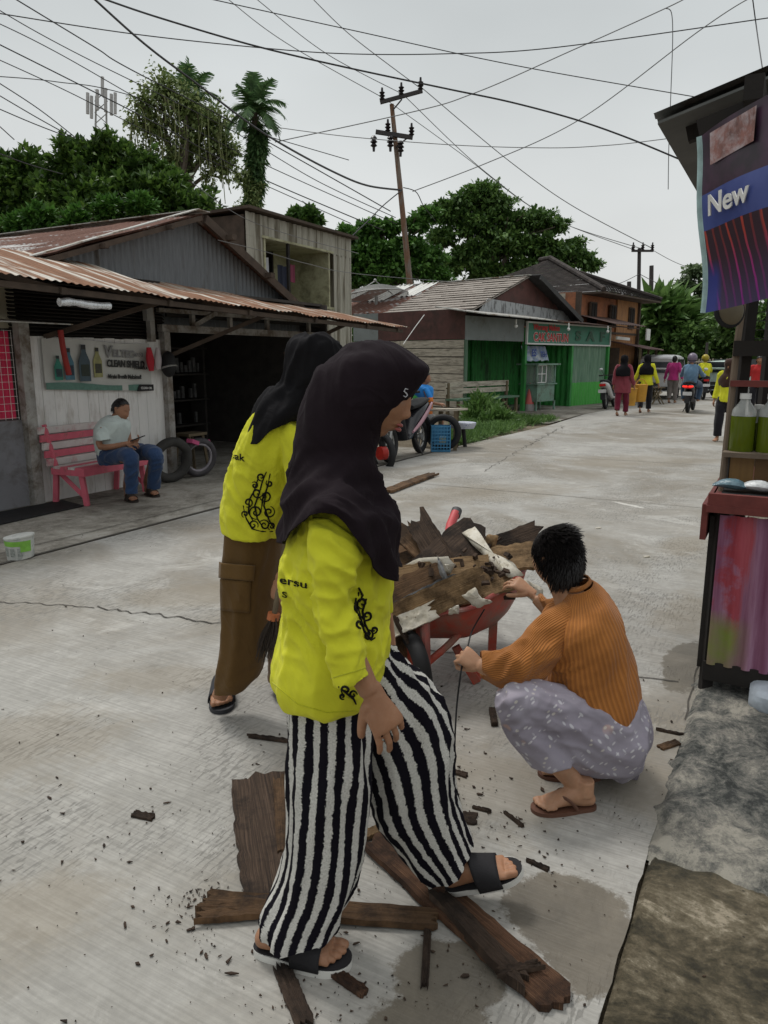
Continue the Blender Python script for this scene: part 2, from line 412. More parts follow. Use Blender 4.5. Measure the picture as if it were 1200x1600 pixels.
# gutter slot along the left edge and joints across the slabs
g = MB()
def strip(mb, a, b, w, z, jit=.0, n=40):
    a = V(a); b = V(b); d = (b-a).normalized(); sd = V((-d.y, d.x, 0)); prev = None
    for i in range(n+1):
        p = a.lerp(b, i/n)+sd*jit*noise.noise(V((i*.37+a.x, a.y, 0)))*1.6; p.z = z
        ww = w*(.6+.8*abs(noise.noise(V((i*.6, a.x*3, 5)))))
        cur = (mb.P(p+sd*ww/2), mb.P(p-sd*ww/2))
        if prev: mb.F([prev[0], prev[1], cur[1], cur[0]])
        prev = cur
strip(g, S(-2, 5.13), S(11.5, 5.13), .05, .008)
strip(g, S(-2, 5.42), S(8.5, 5.40), .016, .008, .02)
strip(g, G(-60, 938), G(150, 950), .012, .008, .02); strip(g, G(150, 950), G(345, 975), .016, .009, .03); strip(g, G(345, 975), G(620, 990), .01, .008, .02)
strip(g, G(540, 1000), G(1060, 1068), .01, .008, .02)
for s_ in (8.2, 11.6, 15.2, 19, 23.5, 28): strip(g, S(s_, .3), S(s_, 4.9), .012, .008, .015)
strip(g, S(3.2, .27), S(9, .27), .008, .008, .02, 60)
strip(g, S(12.5, 4.0), S(17, 4.5), .02, .0085, .10, 60); strip(g, S(9.5, 3.6), S(12.5, 4.0), .01, .0085, .08, 40)
struct(g.build('road_joints', M_joint, smooth=False))
# damp stains of dirty water near the rotten boards
def blob(name, pts, z, m, k=8, jit=.04):
    pts = [V((p[0], p[1], 0)) for p in pts]; out = []
    n = len(pts)
    for i in range(n):
        a, b, c, d = pts[i-1], pts[i], pts[(i+1) % n], pts[(i+2) % n]
        for j in range(k):
            p = cr1(a, b, c, d, j/k); q = V(noise.noise_vector(p*9)); p += V((q.x, q.y, 0))*jit; out.append((p.x, p.y))
    return sheet(name, out, z, m)
# ================================================================= BUILDINGS
def rust_mat(name, zinc=(.33, .34, .34), rust=(.20, .085, .045), amt=.5, stretch=(1, 1, 1), sc=1.2, rough=.62, metal=.25, orange=None, rot=None):
    t = NT(name); v = t.vec(stretch, rot=rot or STREET)
    n = t.noise(sc, 8, .62, v, .4); m = t.noise(sc*9, 6, .7, v)
    c = t.ramp(m, [(.3, tuple(V(zinc)*.65)), (.7, zinc)])
    r = t.ramp(m, [(.3, tuple(V(rust)*.55)), (.6, rust), (.8, orange or tuple(V(rust)*1.6))])
    f = t.ramp(n, [(.62-amt*.35, 0.0), (.72-amt*.35, 1.0)])
    t.col(t.mix(f, c, r)); t.b.inputs['Metallic'].default_value = metal; t.rough(t.ramp(f, [(0, rough-.15), (1, .92)])); t.bump(m, .25, .003); return t.m
M_zinc = rust_mat('zinc_gable', (.19, .205, .22), (.12, .11, .10), .15, (3, 3, .35), 1.5, metal=.1, rough=.75)
M_rustroof = rust_mat('rusty_canopy_zinc', (.50, .46, .39), (.25, .125, .07), .66, (7, .45, 1), 1.1, orange=(.42, .245, .14), metal=0)
M_rustbrown = rust_mat('brown_roof_zinc', (.36, .35, .34), (.165, .082, .06), .72, (4, .4, 1), 1.0, metal=.0, orange=(.22, .12, .09))
M_zincpale = rust_mat('pale_zinc', (.50, .50, .47), (.22, .17, .12), .28, (5, 5, .5), 1.2, metal=.0)
M_whiteboard = mat('white_painted_boards', (.76, .75, .73), .7, .08, 3, .3, 50, dirt=(.50, .47, .43), dsc=2.2, dth=.56, stretch=(3, 3, .6))
M_whitewood = mat('whitewashed_timber', (.33, .32, .30), .8, .2, 5, .3, 50, dirt=(.14, .11, .085), dsc=4, dth=.5)
M_dark = mat('dark_timber_and_shade', (.022, .019, .017), .9, .3, 6, .2)  # near black: dark timber, and panels that stand in for shade
M_darkwood = mat('dark_weathered_timber', (.075, .055, .042), .85, .35, 7, .4, 50, stretch=(1, 1, 1))
M_wood = mat('grey_weathered_planks', (.44, .40, .33), .85, .25, 4, .5, 30, dirt=(.17, .15, .12), dsc=2.5, dth=.55, stretch=(1, 1, 7))
M_interior = mat('unlit_interior_wall', (.055, .05, .046), .9, .3)  # gloom of the rooms is put into this dark wall colour
M_black = mat('black_rubber', (.014, .014, .015), .7, .3, 10, .2)
M_steel = mat('dull_steel', (.35, .35, .34), .5, .15, 10, .1, metal=.6)
M_green = mat('green_paint', (.05, .30, .07), .6, .25, 2.5, .1, 40, dirt=(.03, .10, .035), dsc=2, dth=.55, stretch=(2, 2, .5))
M_greendk = mat('faded_green_sheet', (.085, .17, .11), .7, .2, 2.5, .1, dirt=(.15, .17, .14), dsc=3, dth=.55, stretch=(4, 4, .6))
M_greypanel = mat('grey_sheet_panel', (.21, .235, .235), .7, .15, 2, .1, dirt=(.14, .14, .13), dsc=3, dth=.6)
M_cream = mat('cream_plaster', (.38, .36, .28), .85, .1, 3, .2)
M_white = mat('white_paint', (.72, .72, .70), .55, .06, 5, .05)
M_maroon = mat('maroon_panel', (.105, .048, .042), .75, .25, 3, .1, dirt=(.06, .035, .03), dsc=2)
def boards(mb, o, U, h, w, th, n=V((0, -1, 0)), gap=.004, jit=.004, vert=True):
    # row of vertical planks along U from o; real gaps between them
    o = V(o); U = V(U); L = U.length; d = U.normalized(); k = int(L/w)
    for i in range(k):
        ww = L/k; a = o+d*(i*ww+gap/2); b = o+d*((i+1)*ww-gap/2)
        j = n*(jit*random.random()); up = V((0, 0, h*(1-.006*random.random())))
        mb.poly([a+j, b+j, b+j+up, a+j+up], th, -n)
# ---- motorcycle workshop on the left ------------------------------------------------
WQ = 7.0
h1 = thing('workshop_building', 'low workshop with rusty tin canopy, white board wall and dark open bay on the left', 'building', S(7, 8, 0))
def hb(name, m, f, parent=None, label=None, **k):
    mb = MB(FS); f(mb); o = mb.build(name, m, parent or h1, **k)
    if label: o['label'] = label
    return o
def f(mb):
    boards(mb, (5.12, WQ, 0), (1.9, 0, 0), 1.76, .145, .03)
hb('wall', M_whiteboard, f, smooth=False)
def f(mb):
    mb.box((7.06, WQ-.03, .925), (.10, .10, 1.85))
    mb.box((8.95, WQ-.02, 1.90), (3.9, .09, .09)); mb.box((8.95, WQ-.0, 2.12), (3.9, .06, .05))
    for s_ in (7.6, 8.35, 9.2, 10.3): mb.box((s_, WQ-.01, 2.02), (.06, .05, .14))
    mb.bar((7.6, WQ-.02, 1.95), (8.2, WQ-.02, 2.2), .05, .06)
hb('door_frame', M_whitewood, f, smooth=False, label='whitewashed timber posts and lintel of the open bay')
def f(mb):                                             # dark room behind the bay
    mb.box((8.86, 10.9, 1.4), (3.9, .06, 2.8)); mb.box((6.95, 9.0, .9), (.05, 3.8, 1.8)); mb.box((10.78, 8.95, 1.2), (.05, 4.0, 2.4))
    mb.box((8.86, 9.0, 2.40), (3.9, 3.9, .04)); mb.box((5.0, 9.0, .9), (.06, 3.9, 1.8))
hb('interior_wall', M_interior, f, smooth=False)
def f(mb):                                             # louvred dark wall above the boards
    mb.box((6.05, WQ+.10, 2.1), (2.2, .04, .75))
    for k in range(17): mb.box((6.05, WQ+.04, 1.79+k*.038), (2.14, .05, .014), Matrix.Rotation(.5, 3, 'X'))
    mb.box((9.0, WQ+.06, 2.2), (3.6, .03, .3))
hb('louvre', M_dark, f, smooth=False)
def f(mb): mb.box((4.4, WQ+.08, 2.06), (1.35, .06, .46))
hb('plaster_panel', M_cream, f, smooth=False)
def f(mb): mb.corr((5.2, 7.3, 1.9), (6.1, 0, 0), (0, 0, .8), nrm=(0, -1, 0)); 
# corrugated gable: strips clipped to the roof slope
def gable(mb, s0, s1, zb, pk, zp, q, per=.09, amp=.009):
    k = int((s1-s0)/per*6)
    def top(s_): return zb+(zp-zb)*((s_-s0)/(pk-s0) if s_ < pk else (s1-s_)/(s1-pk))
    pr = None
    for i in range(k+1):
        s_ = s0+(s1-s0)*i/k; y = q+amp*math.sin(2*math.pi*(s_-s0)/per)+.01*noise.noise(V((s_*2, 0, 0)))
        c = (mb.P((s_, y, zb-.35)), mb.P((s_, y, max(top(s_), zb-.3))))
        if pr: mb.F([pr[0], c[0], c[1], pr[1]])
        pr = c
hb('gable', M_zinc, lambda mb: gable(mb, 4.9, 10.5, 2.3, 8.0, 3.38, 7.3), ang=80)
def f(mb):
    RS = math.atan2(3.5-2.15, 8.05-4.3)
    mb.corr((8.05, 7.12, 3.42), (0, 4.6, 0), (-3.75, 0, -1.24), nrm=(-.33, 0, .94), nv=8, sag=-.02, dent=.03, per=.12, amp=.016)
    mb.corr((8.05, 7.12, 3.42), (0, 4.6, 0), (2.9, 0, -1.34), nrm=(.4, 0, .9), nv=8, sag=.02, dent=.03)
hb('roof', M_rustbrown, f, ang=80)
def f(mb):
    mb.bar((8.0, 7.10, 3.36), (4.5, 7.10, 2.21), .03, .06); mb.bar((8.05, 7.09, 3.35), (10.9, 7.09, 2.02), .05, .12)
    for t_ in (.15, .45, .8): a = V((8.05, 7.05, 3.43)).lerp(V((10.9, 7.05, 2.02)), t_); mb.box(a-V((0, 0, .05)), (.09, .2, .07))
    for t_ in (.2, .5, .75): a = V((8.05, 7.05, 3.43)).lerp(V((4.5, 7.05, 2.24)), t_); mb.box(a-V((0, 0, .05)), (.05, .12, .05))
hb('bargeboard', M_darkwood, f)
def f(mb):
    mb.box((8.0, 9.4, 3.445), (.22, 4.7, .012), Matrix.Rotation(.0, 3, 'X')); mb.box((6.1, 7.13, 2.83), (3.9, .12, .012), Matrix.Rotation(-.33, 3, 'Y'))
hb('ridge_cap', M_zincpale, f)
def f(mb):
    for a, b, z0, z1 in ((2.6, 6.2, 2.23, 2.14), (6.1, 8.6, 2.15, 2.085), (8.5, 11.3, 2.09, 2.03)):
        U = V((b-a, 0, z1-z0)); mb.corr((a, 5.66, z0), U, (0, 1.75, .40+.10*(a < 5)-.04*(a > 8)), nrm=(0, -.2, .97), nv=6, dent=.025, per=.085, amp=.007)
hb('canopy', M_rustroof, f, ang=80)
def f(mb):
    mb.bar((2.6, 5.75, 2.16), (11.2, 5.75, 1.97), .05, .05)
    for s_ in (3.4, 4.6, 5.9, 7.2, 8.6, 10.0, 11.0): mb.bar((s_, 5.7, 2.15-(s_-2.6)*.02), (s_, 7.2, 2.47-(s_-2.6)*.02), .05, .06)
    mb.bar((5.35, 7.0, 1.75), (6.1, 5.95, 2.14), .05, .05); mb.bar((7.1, 6.98, 1.55), (7.9, 6.0, 2.08), .05, .05); mb.bar((9.6, 6.98, 1.6), (9.9, 6.0, 2.05), .05, .05)
hb('canopy_frame', M_darkwood, f, smooth=False)
# left door: grille with pink curtain over grey panel
def f(mb):
    mb.box((4.55, WQ-.01, .455), (.84, .045, .90)); 
for s_, w_ in ((5.06, .12), (4.06, .1)): hb('door_post', M_whitewood, lambda mb: mb.box((s_, WQ-.03, .95), (w_, .10, 1.9)), smooth=False)
dr = hb('door', mat('grey_door_paint', (.20, .20, .215), .6, .1, 4, .1, dirt=(.12, .11, .11)), f, smooth=False, label='grey lower door panel with pink curtained grille above')
def f(mb):
    k = 80; b = None
    for i in range(k+1):
        s_ = 4.14+.82*i/k; y = WQ+.045+.014*math.sin(i*1.1)+.008*math.sin(i*.37)
        c = (mb.P((s_, y, .92)), mb.P((s_, y, 1.80)))
        if b: mb.F([b[0], c[0], c[1], b[1]])
        b = c
cu = hb('curtain', mat('pink_curtain', (.62, .045, .11), .9, .15, 5, .1), f, dr)
def f(mb):
    for k in range(12): mb.box((4.14+k*.0745, WQ-.005, 1.36), (.003, .003, .90))
    for k in range(13): mb.box((4.55, WQ-.009, .93+k*.073), (.83, .003, .003))
hb('grille', M_white, f, dr, smooth=False)
def f(mb):
    mb.poly([(3.6, 6.45, 1.86), (5.28, 6.45, 1.86), (5.28, 7.0, 1.90), (3.6, 7.0, 1.93)], .012, (0, 0, 1))
hb('door_awning', M_zincpale, f)
h1b = thing('door_mat', 'black mat lying before the grey door on the left', 'mat', S(4.35, 6.6))
mb = MB(FS); mb.poly([(3.7, 6.35, .004), (5.2, 6.42, .004), (5.3, 6.88, .004), (3.8, 6.9, .004)], .012, (0, 0, 1)); mb.build('mat_pad', M_black, h1b, smooth=False)
# things hanging and stored at the workshop
def tg(name, label, cat, m, f, group=None, frame=True, loc=None, **k):
    mb = MB(FS if frame else None); f(mb); o = mb.build(name, m, **k)
    return tag(o, label, cat, group)
# banner of engine oil
bn = thing('advertising_banner', 'white oil banner with drawn bottles on the board wall above the bench', 'banner', S(6.0, 6.9, 1.4))
BQ = WQ-.045
def wavy(mb, s0, s1, z0a, z1a, z0b, z1b, q, amp=.012, k=40, th=None):
    pr = None
    for i in range(k+1):
        t_ = i/k; s_ = s0+(s1-s0)*t_; y = q+amp*math.sin(t_*9)+amp*.6*math.sin(t_*23+1)
        c = (mb.P((s_, y, z0a+(z0b-z0a)*t_)), mb.P((s_, y, z1a+(z1b-z1a)*t_+.012*math.sin(t_*7))))
        if pr: mb.F([pr[0], c[0], c[1], pr[1]])
        pr = c
mb = MB(FS); wavy(mb, 5.28, 6.78, 1.205, 1.74, 1.135, 1.70, BQ); mb.build('banner_sheet', mat('banner_vinyl', (.50, .50, .47), .5, .08, 4, .05), bn)
mb = MB(FS); wavy(mb, 5.28, 6.60, 1.207, 1.275, 1.145, 1.215, BQ-.016); mb.build('green_band', mat('banner_green', (.10, .21, .17), .5, .2, 30, 0), bn)
mb = MB(FS); mb.poly([(6.52, BQ-.02, 1.14), (6.79, BQ-.02, 1.14), (6.79, BQ-.02, 1.215), (6.56, BQ-.02, 1.22)], .004); lp = mb.build('black_corner_label', M_black, bn)
def text(s, loc, size, m, parent, rz=ROTZ, ext=.003, tilt=0, shear=0, spx=1, bold=.0, name='lettering', align='LEFT', M=None):
    cu = bpy.data.curves.new(name, 'FONT'); cu.body = s; cu.size = size; cu.extrude = ext; cu.offset = bold; cu.shear = shear; cu.align_x = align
    o = bpy.data.objects.new('tmp', cu)
    mt = M if M is not None else (Matrix.Translation(V(loc)) @ Matrix.Rotation(rz, 4, 'Z') @ Matrix.Rotation(math.radians(90), 4, 'X') @ Matrix.Rotation(tilt, 4, 'Z') @ Matrix.Diagonal((spx, 1, 1, 1)))
    COL.objects.link(o); dg = bpy.context.evaluated_depsgraph_get(); me = bpy.data.meshes.new_from_object(o.evaluated_get(dg)); bpy.data.objects.remove(o)
    me.transform(mt); me.materials.clear(); me.materials.append(m)
    r = bpy.data.objects.new(name, me); COL.objects.link(r)
    if parent is not None: par(r, parent)
    return r
M_ink = mat('black_ink', (.02, .02, .02), .5, .1, 5, 0); M_inkg = mat('grey_ink', (.22, .22, .22), .5, .1, 5, 0)
tl = -.035
text('V', S(6.06, BQ-.025, 1.545), .19, M_inkg, bn, tilt=tl, bold=.006, shear=.1); text('ELTEC', S(6.185, BQ-.025, 1.55), .115, M_inkg, bn, tilt=tl, bold=.004, shear=.1)
text('MAXI', S(6.50, BQ-.025, 1.555), .06, M_inkg, bn, tilt=tl, bold=.001)
text('CLEAN SHIELD', S(6.09, BQ-.025, 1.44), .108, M_ink, bn, tilt=tl, bold=.0045, spx=.80, shear=.05)
text('FORMULA', S(6.50, BQ-.025, 1.405), .045, M_ink, bn, tilt=tl, bold=.001)
text('Mesin Bersih Maksimal!', S(6.10, BQ-.025, 1.305), .068, M_ink, bn, tilt=tl, bold=.002, spx=.78)
text('CLEAN OIL', S(6.58, BQ-.027, 1.165), .04, M_white, bn, tilt=tl, spx=.9)
for k, (s_, z_, w, h, c, cc) in enumerate(((5.44, 1.30, .10, .26, (.03, .22, .16), (.02, .05, .06)), (5.58, 1.30, .12, .34, (.06, .16, .22), (.015, .03, .05)), (5.78, 1.28, .15, .40, (.05, .08, .10), (.02, .03, .02)), (5.96, 1.32, .12, .33, (.30, .29, .12), (.05, .05, .03)))):
    mb = MB(FS); q_ = BQ-.02-.002*k
    mb.poly([(s_-w/2, q_, z_), (s_+w/2, q_, z_), (s_+w/2, q_, z_+h*.55), (s_+w*.2, q_, z_+h*.8), (s_+w*.2, q_, z_+h), (s_-w*.2, q_, z_+h), (s_-w*.2, q_, z_+h*.8), (s_-w/2, q_, z_+h*.55)], .003)
    bo = mb.build('printed_bottle', mat('bottle_print%d' % k, c, .5, .25, 12, 0), bn)
    mb = MB(FS); mb.box((s_, q_-.004, z_+h*.93), (w*.36, .003, h*.12)); mb.build('printed_cap', M_ink, bo); mb = MB(FS); mb.box((s_+.005, q_-.004, z_+h*.3), (w*.75, .003, h*.32)); mb.build('printed_label', mat('bottle_lab%d' % k, cc, .5, .5, 30, 0), bo)
tg('red_tube', 'dark red rolled tube hanging at the left corner of the oil banner', 'tube', mat('dull_red', (.32, .03, .025), .6, .2), lambda mb: mb.tube(spath([(5.40, 6.80, 1.82), (5.41, 6.79, 1.6), (5.46, 6.80, 1.36)], 4), [.03]*9, 10))
tg('red_cloth', 'small red rag hanging at the right edge of the oil banner', 'cloth', mat('red_rag', (.42, .02, .035), .8, .2), lambda mb: mb.loft(smooth_secs([(V((6.68, 6.86, 1.66)), V((.03, 0, 0)), V((0, .02, 0))), (V((6.69, 6.86, 1.52)), V((.06, 0, 0)), V((0, .03, 0))), (V((6.70, 6.86, 1.38)), V((.035, 0, 0)), V((0, .02, 0)))], 5), 12))
tg('white_bag', 'pale plastic bag hanging beside the red rag', 'bag', mat('pale_bag', (.45, .40, .41), .5, .2), lambda mb: mb.loft(smooth_secs([(V((6.80, 6.84, 1.66)), V((.02, 0, 0)), V((0, .02, 0))), (V((6.80, 6.84, 1.52)), V((.05, 0, 0)), V((0, .04, 0))), (V((6.79, 6.84, 1.40)), V((.04, 0, 0)), V((0, .03, 0)))], 5), 12))
hm = thing('motorcycle_helmet', 'black helmet hanging on the post beside the dark bay', 'helmet', S(6.93, 6.8, 1.45))
mb = MB(FS); mb.sphere((6.93, 6.80, 1.46), (.09, .10, .16), 16, 12); mb.build('helmet_shell', M_black, hm)
mb = MB(FS); mb.torus((6.93, 6.80, 1.42), .098, .012, (0, .3, 1), 20, 6); mb.build('helmet_rim', M_steel, hm)
tg('switch_box', 'small grey electric box on the post above the oil banner', 'box', mat('grey_plastic', (.30, .30, .29), .5), lambda mb: mb.box((6.72, 6.88, 2.05), (.10, .07, .15)))
pl = thing('wall_post', 'whitewashed post standing above the right end of the oil banner', 'post', S(6.82, 6.9, 1.7)); mb = MB(FS); mb.box((6.80, 6.93, 1.98), (.075, .07, .50)); mb.build('post_shaft', M_whitewood, pl, smooth=False)
tg('foil_roll', 'crumpled silver foil tube hanging under the rusty canopy edge', 'roll', mat('foil', (.75, .77, .8), .3, .1, 30, .6, 40, .02, metal=.5), lambda mb: mb.tube(spath([(4.62, 5.80, 2.02), (4.75, 5.79, 2.03), (4.95, 5.79, 2.015), (5.17, 5.79, 2.02)], 4), [.038, .032, .036, .04, .033, .03, .036, .033, .038, .034, .03, .033, .036], 10))
# tyres and inner tube
def tyre(name, label, c, R1, r, ax, m, group='tyres at the workshop'):
    mb = MB(FS); mb.torus(c, R1, r, ax, 40, 12, sq=1.0); return tag(mb.build(name, m, ang=60), label, 'tyre', group)
tyre('tyre', 'large old tyre leaning on the white boards behind the seated man', (6.80, 6.72, .285), .235, .06, (.25, 1, .18), mat('dusty_rubber', (.045, .043, .04), .8, .3, 12, .3))
it = thing('taped_tyre', 'thin worn tyre with pink tape leaning at the mouth of the dark bay', 'tyre', S(7.35, 6.75), 'tyres at the workshop')
mb = MB(FS); mb.torus((7.32, 6.74, .26), .215, .048, (.3, 1, .12), 40, 12); mb.build('tread', mat('grey_rubber', (.06, .055, .06), .6, .3, 12, .2), it, ang=60)
mb = MB(FS); mb.torus((7.30, 6.72, .26), .178, .018, (.3, 1, .12), 40, 8); mb.build('inner_rim', mat('pale_rubber', (.25, .23, .25), .5, .3, 12, .2), it)
mb = MB(FS); mb.box((7.18, 6.70, .475), (.13, .10, .05), Matrix.Rotation(.35, 3, 'Y')); mb.box((7.45, 6.72, .44), (.07, .10, .06), Matrix.Rotation(-.7, 3, 'Y')); mb.build('tape', mat('pink_tape', (.5, .08, .2), .6), it)
st = thing('wooden_stool', 'old wooden stool standing behind the taped tyre', 'stool', S(7.65, 7.2))
M_oldwood = mat('old_brown_wood', (.13, .10, .06), .8, .3, 6, .4)
mb = MB(FS); mb.box((7.62, 7.15, .52), (.36, .28, .035)); mb.build('stool_seat', M_oldwood, st, smooth=False)
for dx, dy in ((-1, -1), (1, -1), (1, 1), (-1, 1)):
    mb = MB(FS); mb.bar((7.62+dx*.13, 7.15+dy*.1, .50), (7.62+dx*.19, 7.15+dy*.13, 0), .035, .035); mb.build('leg', M_oldwood, st, smooth=False)
# shelves with faintly visible hanging packs deep in the bay
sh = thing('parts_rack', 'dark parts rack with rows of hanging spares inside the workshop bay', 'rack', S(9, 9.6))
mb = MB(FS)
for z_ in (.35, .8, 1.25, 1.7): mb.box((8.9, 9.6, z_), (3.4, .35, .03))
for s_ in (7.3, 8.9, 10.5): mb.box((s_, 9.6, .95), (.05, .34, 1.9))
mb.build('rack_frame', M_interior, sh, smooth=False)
M_pack = mat('grey_pack', (.14, .14, .14), .4, .5, 8, 0)
for z_ in (.37, .82, 1.27):
    for k in range(30):
        if random.random() < .75:
            mb = MB(FS); s_ = 7.35+k*.105; h_ = random.uniform(.12, .28); mb.box((s_, 9.5, z_+h_/2+.02), (random.uniform(.03, .07), .05, h_)); mb.build('spare_part', M_pack, sh, smooth=False)
# ---- tall sheet-clad house with balcony behind ---------------------------------------
g1 = thing('upper_storey_house', 'tall house clad in pale ribbed sheet with a recessed balcony full of laundry', 'building', S(13, 10, 0))
def f(mb):
    q = 9.0; zt = lambda s_: 4.16-(s_-10.9)*.008
    def pan(a, b, z0, z1): mb.corr((a, q, z0), (b-a, 0, 0), (0, 0, z1-z0), nrm=(0, -1, 0), per=.19, amp=.018, seg=8)
    pan(11.3, 11.82, 2.0, 3.74); pan(14.28, 14.98, .2, 3.74); pan(11.3, 14.98, 3.742, 4.15); pan(11.82, 14.28, .2, 2.62)
    mb.box((15.0, 10.4, 2.2), (.04, 2.8, 3.9))
M_rib = rust_mat('ribbed_cream_sheet', (.44, .42, .35), (.17, .15, .11), .33, (6, 6, .35), 1.0, metal=0)
hb('wall', M_rib, f, g1, ang=60)
hb('side_wall', M_darkwood, lambda mb: mb.box((11.33, 9.75, 2.9), (.04, 1.4, 2.4)), g1, smooth=False)
def f(mb):
    mb.box((14.1, 9.55, 3.2), (.05, 1.1, 1.2)); mb.box((13.0, 10.1, 3.2), (2.5, .05, 1.2)); 
    mb.box((11.85, 9.55, 3.2), (.05, 1.1, 1.2)); mb.box((13.0, 9.55, 3.77), (2.5, 1.15, .04)); mb.box((13.0, 9.55, 2.60), (2.5, 1.15, .05))
hb('balcony', mat('yellow_plaster', (.42, .41, .27), .85, .15, 2, .1, dirt=(.2, .19, .12), dsc=2), f, g1, smooth=False)
hb('balcony_shade_panel', M_dark, lambda mb: mb.box((12.60, 10.05, 3.2), (1.45, .04, 1.15)), g1, smooth=False); hb('balcony_post', M_dark, lambda mb: mb.box((12.62, 9.02, 3.2), (.06, .05, 1.15)), g1, smooth=False); hb('balcony_post', M_dark, lambda mb: mb.box((13.35, 10.0, 3.2), (.05, .12, 1.15)), g1, smooth=False)  # dark panel on the back wall stands in for shade in the recess
hb('roof', M_darkwood, lambda mb: mb.poly([(11.22, 8.85, 4.18), (15.1, 8.85, 4.15), (15.1, 10.6, 4.1), (11.22, 10.6, 4.14)], .05, (0, 0, 1)), g1)
for nm, lb, s_, z_, w, h, c in (('white_shirt', 'white shirt drying on the balcony at the left', 12.14, 3.22, .42, .5, (.55, .56, .6)), ('dark_shirt', 'dark shirt drying on the balcony beside the post', 12.80, 3.12, .3, .5, (.03, .035, .06)), ('pink_shirt', 'dull pink shirt drying on the balcony', 13.1, 3.25, .28, .35, (.22, .05, .09))):
    mb = MB(FS); wavy(mb, s_-w/2, s_+w/2, z_-h/2, z_+h/2, z_-h/2, z_+h/2, 9.3, .02, 12); tag(mb.build(nm, mat('cloth_'+nm, c, .9, .1)), lb, 'shirt', 'washing on the balcony')
# ---- green shop ---------------------------------------------------------------------
P0 = V((4.06, 22.16, 0)); GA = math.radians(42)
FG = Matrix.Translation(P0) @ Matrix.Rotation(math.pi/2-GA, 4, 'Z')
gb = thing('green_shop', 'green painted shop with low pale shingle roof and plank side wall', 'building', P0)
def gbp(name, m, f, parent=None, label=None, **k):
    mb = MB(FG); f(mb); o = mb.build(name, m, parent or gb, **k)
    if label: o['label'] = label
    return o
XL = -2.86
def f(mb):
    mb.corr((XL, 1.9, 0), (5.8, 0, 0), (0, 0, 2.5), nrm=(0, -1, 0), per=.16, amp=.02); mb.corr((-1.2, .9, 0), (0, 1.0, 0), (0, 0, 2.2), nrm=(-1, 0, 0), per=.16, amp=.02)
    mb.corr((2.9, 1.9, 0), (0, -1.9, 0), (0, 0, 2.0), nrm=(-1, 0, 0), per=.2, amp=.015)
gbp('wall', M_green, f, ang=70)
def split_mat():
    t = NT('two_tone_green'); z = t.sep(t.tc.outputs['Object'])[2]
    n = t.noise(3, 6, .6, t.vec((4, 4, .5)))
    up = t.ramp(n, [(.3, (.09, .18, .12)), (.55, (.15, .27, .18)), (.75, (.25, .33, .26))]); lo = t.ramp(n, [(.3, (.05, .32, .045)), (.7, (.09, .44, .08))])
    f = t.ramp(t.math('ADD', t.math('MULTIPLY', z, 1), t.math('MULTIPLY', n, .06)), [(.77, 0.0), (.79, 1.0)])
    t.col(t.mix(f, lo, up)).rough(.55); return t.m
gbp('front_wall', split_mat(), lambda mb: (mb.corr((2.9, -.0, 0), (2.58, 0, 0), (0, 0, 1.95), nrm=(0, -1, 0), per=.2, amp=.012, seg=8), mb.corr((5.48, 0, 0), (0, 3, 0), (0, 0, 2.4), nrm=(1, 0, 0), per=.2, amp=.012)), ang=60, label='corrugated front, grey green above and bright green below')
for x_ in (0.06, 2.88, 5.47): gbp('post', M_green, lambda mb: mb.box((x_, -.03, 1.2), (.11, .11, 2.42)), smooth=False)
gbp('post', mat('brown_post', (.10, .07, .05), .8), lambda mb: mb.box((5.62, .05, 1.2), (.12, .1, 2.4)), smooth=False)
gbp('fascia_panel', M_greypanel, lambda mb: mb.box((XL/2-.02, -.02, 2.32), (-XL, .04, .62)), smooth=False)
gbp('post', M_greendk, lambda mb: mb.box((XL+.02, -.0, 1.0), (.10, .08, 2.02)), smooth=False)
def f(mb):
    k = 9
    for i in range(k):
        z0 = i*.225; n_ = 4
        y = .0
        while y < 8:
            l = random.uniform(1.6, 3.2); l = min(l, 8-y)
            mb.poly([(XL-.02-random.random()*.02, y+.01, z0+.008), (XL-.02, y+l-.01, z0+.008+random.uniform(-.01, .01)), (XL-.02, y+l-.01, z0+.215), (XL-.02-random.random()*.015, y+.01, z0+.215+random.uniform(-.012, .008))], .03, (-1, 0, 0)); y += l
gbp('plank_wall', M_wood, f, smooth=False)
gbp('back_fill', M_dark, lambda mb: mb.box((XL+.06, 4.0, 1.0), (.03, 8.0, 2.05)), smooth=False)  # dark backing added so the gaps between planks read as shade
gbp('upper_side_wall', M_maroon, lambda mb: (mb.box((XL+.0, 2.0-.4, 2.42), (.04, 3.2, .78)), mb.box((XL+.0, 6.1, 2.42), (.04, 3.8, .78))), smooth=False)
gbp('side_panel', M_greypanel, lambda mb: mb.box((XL-.005, 3.6, 2.42), (.04, 1.0, .78)), smooth=False)
gbp('back_fill', M_interior, lambda mb: (mb.box((.2, 4.0, 1.2), (6, .05, 2.4)), mb.box((1.3, .95, 2.62), (8.3, 1.9, .03))), smooth=False)
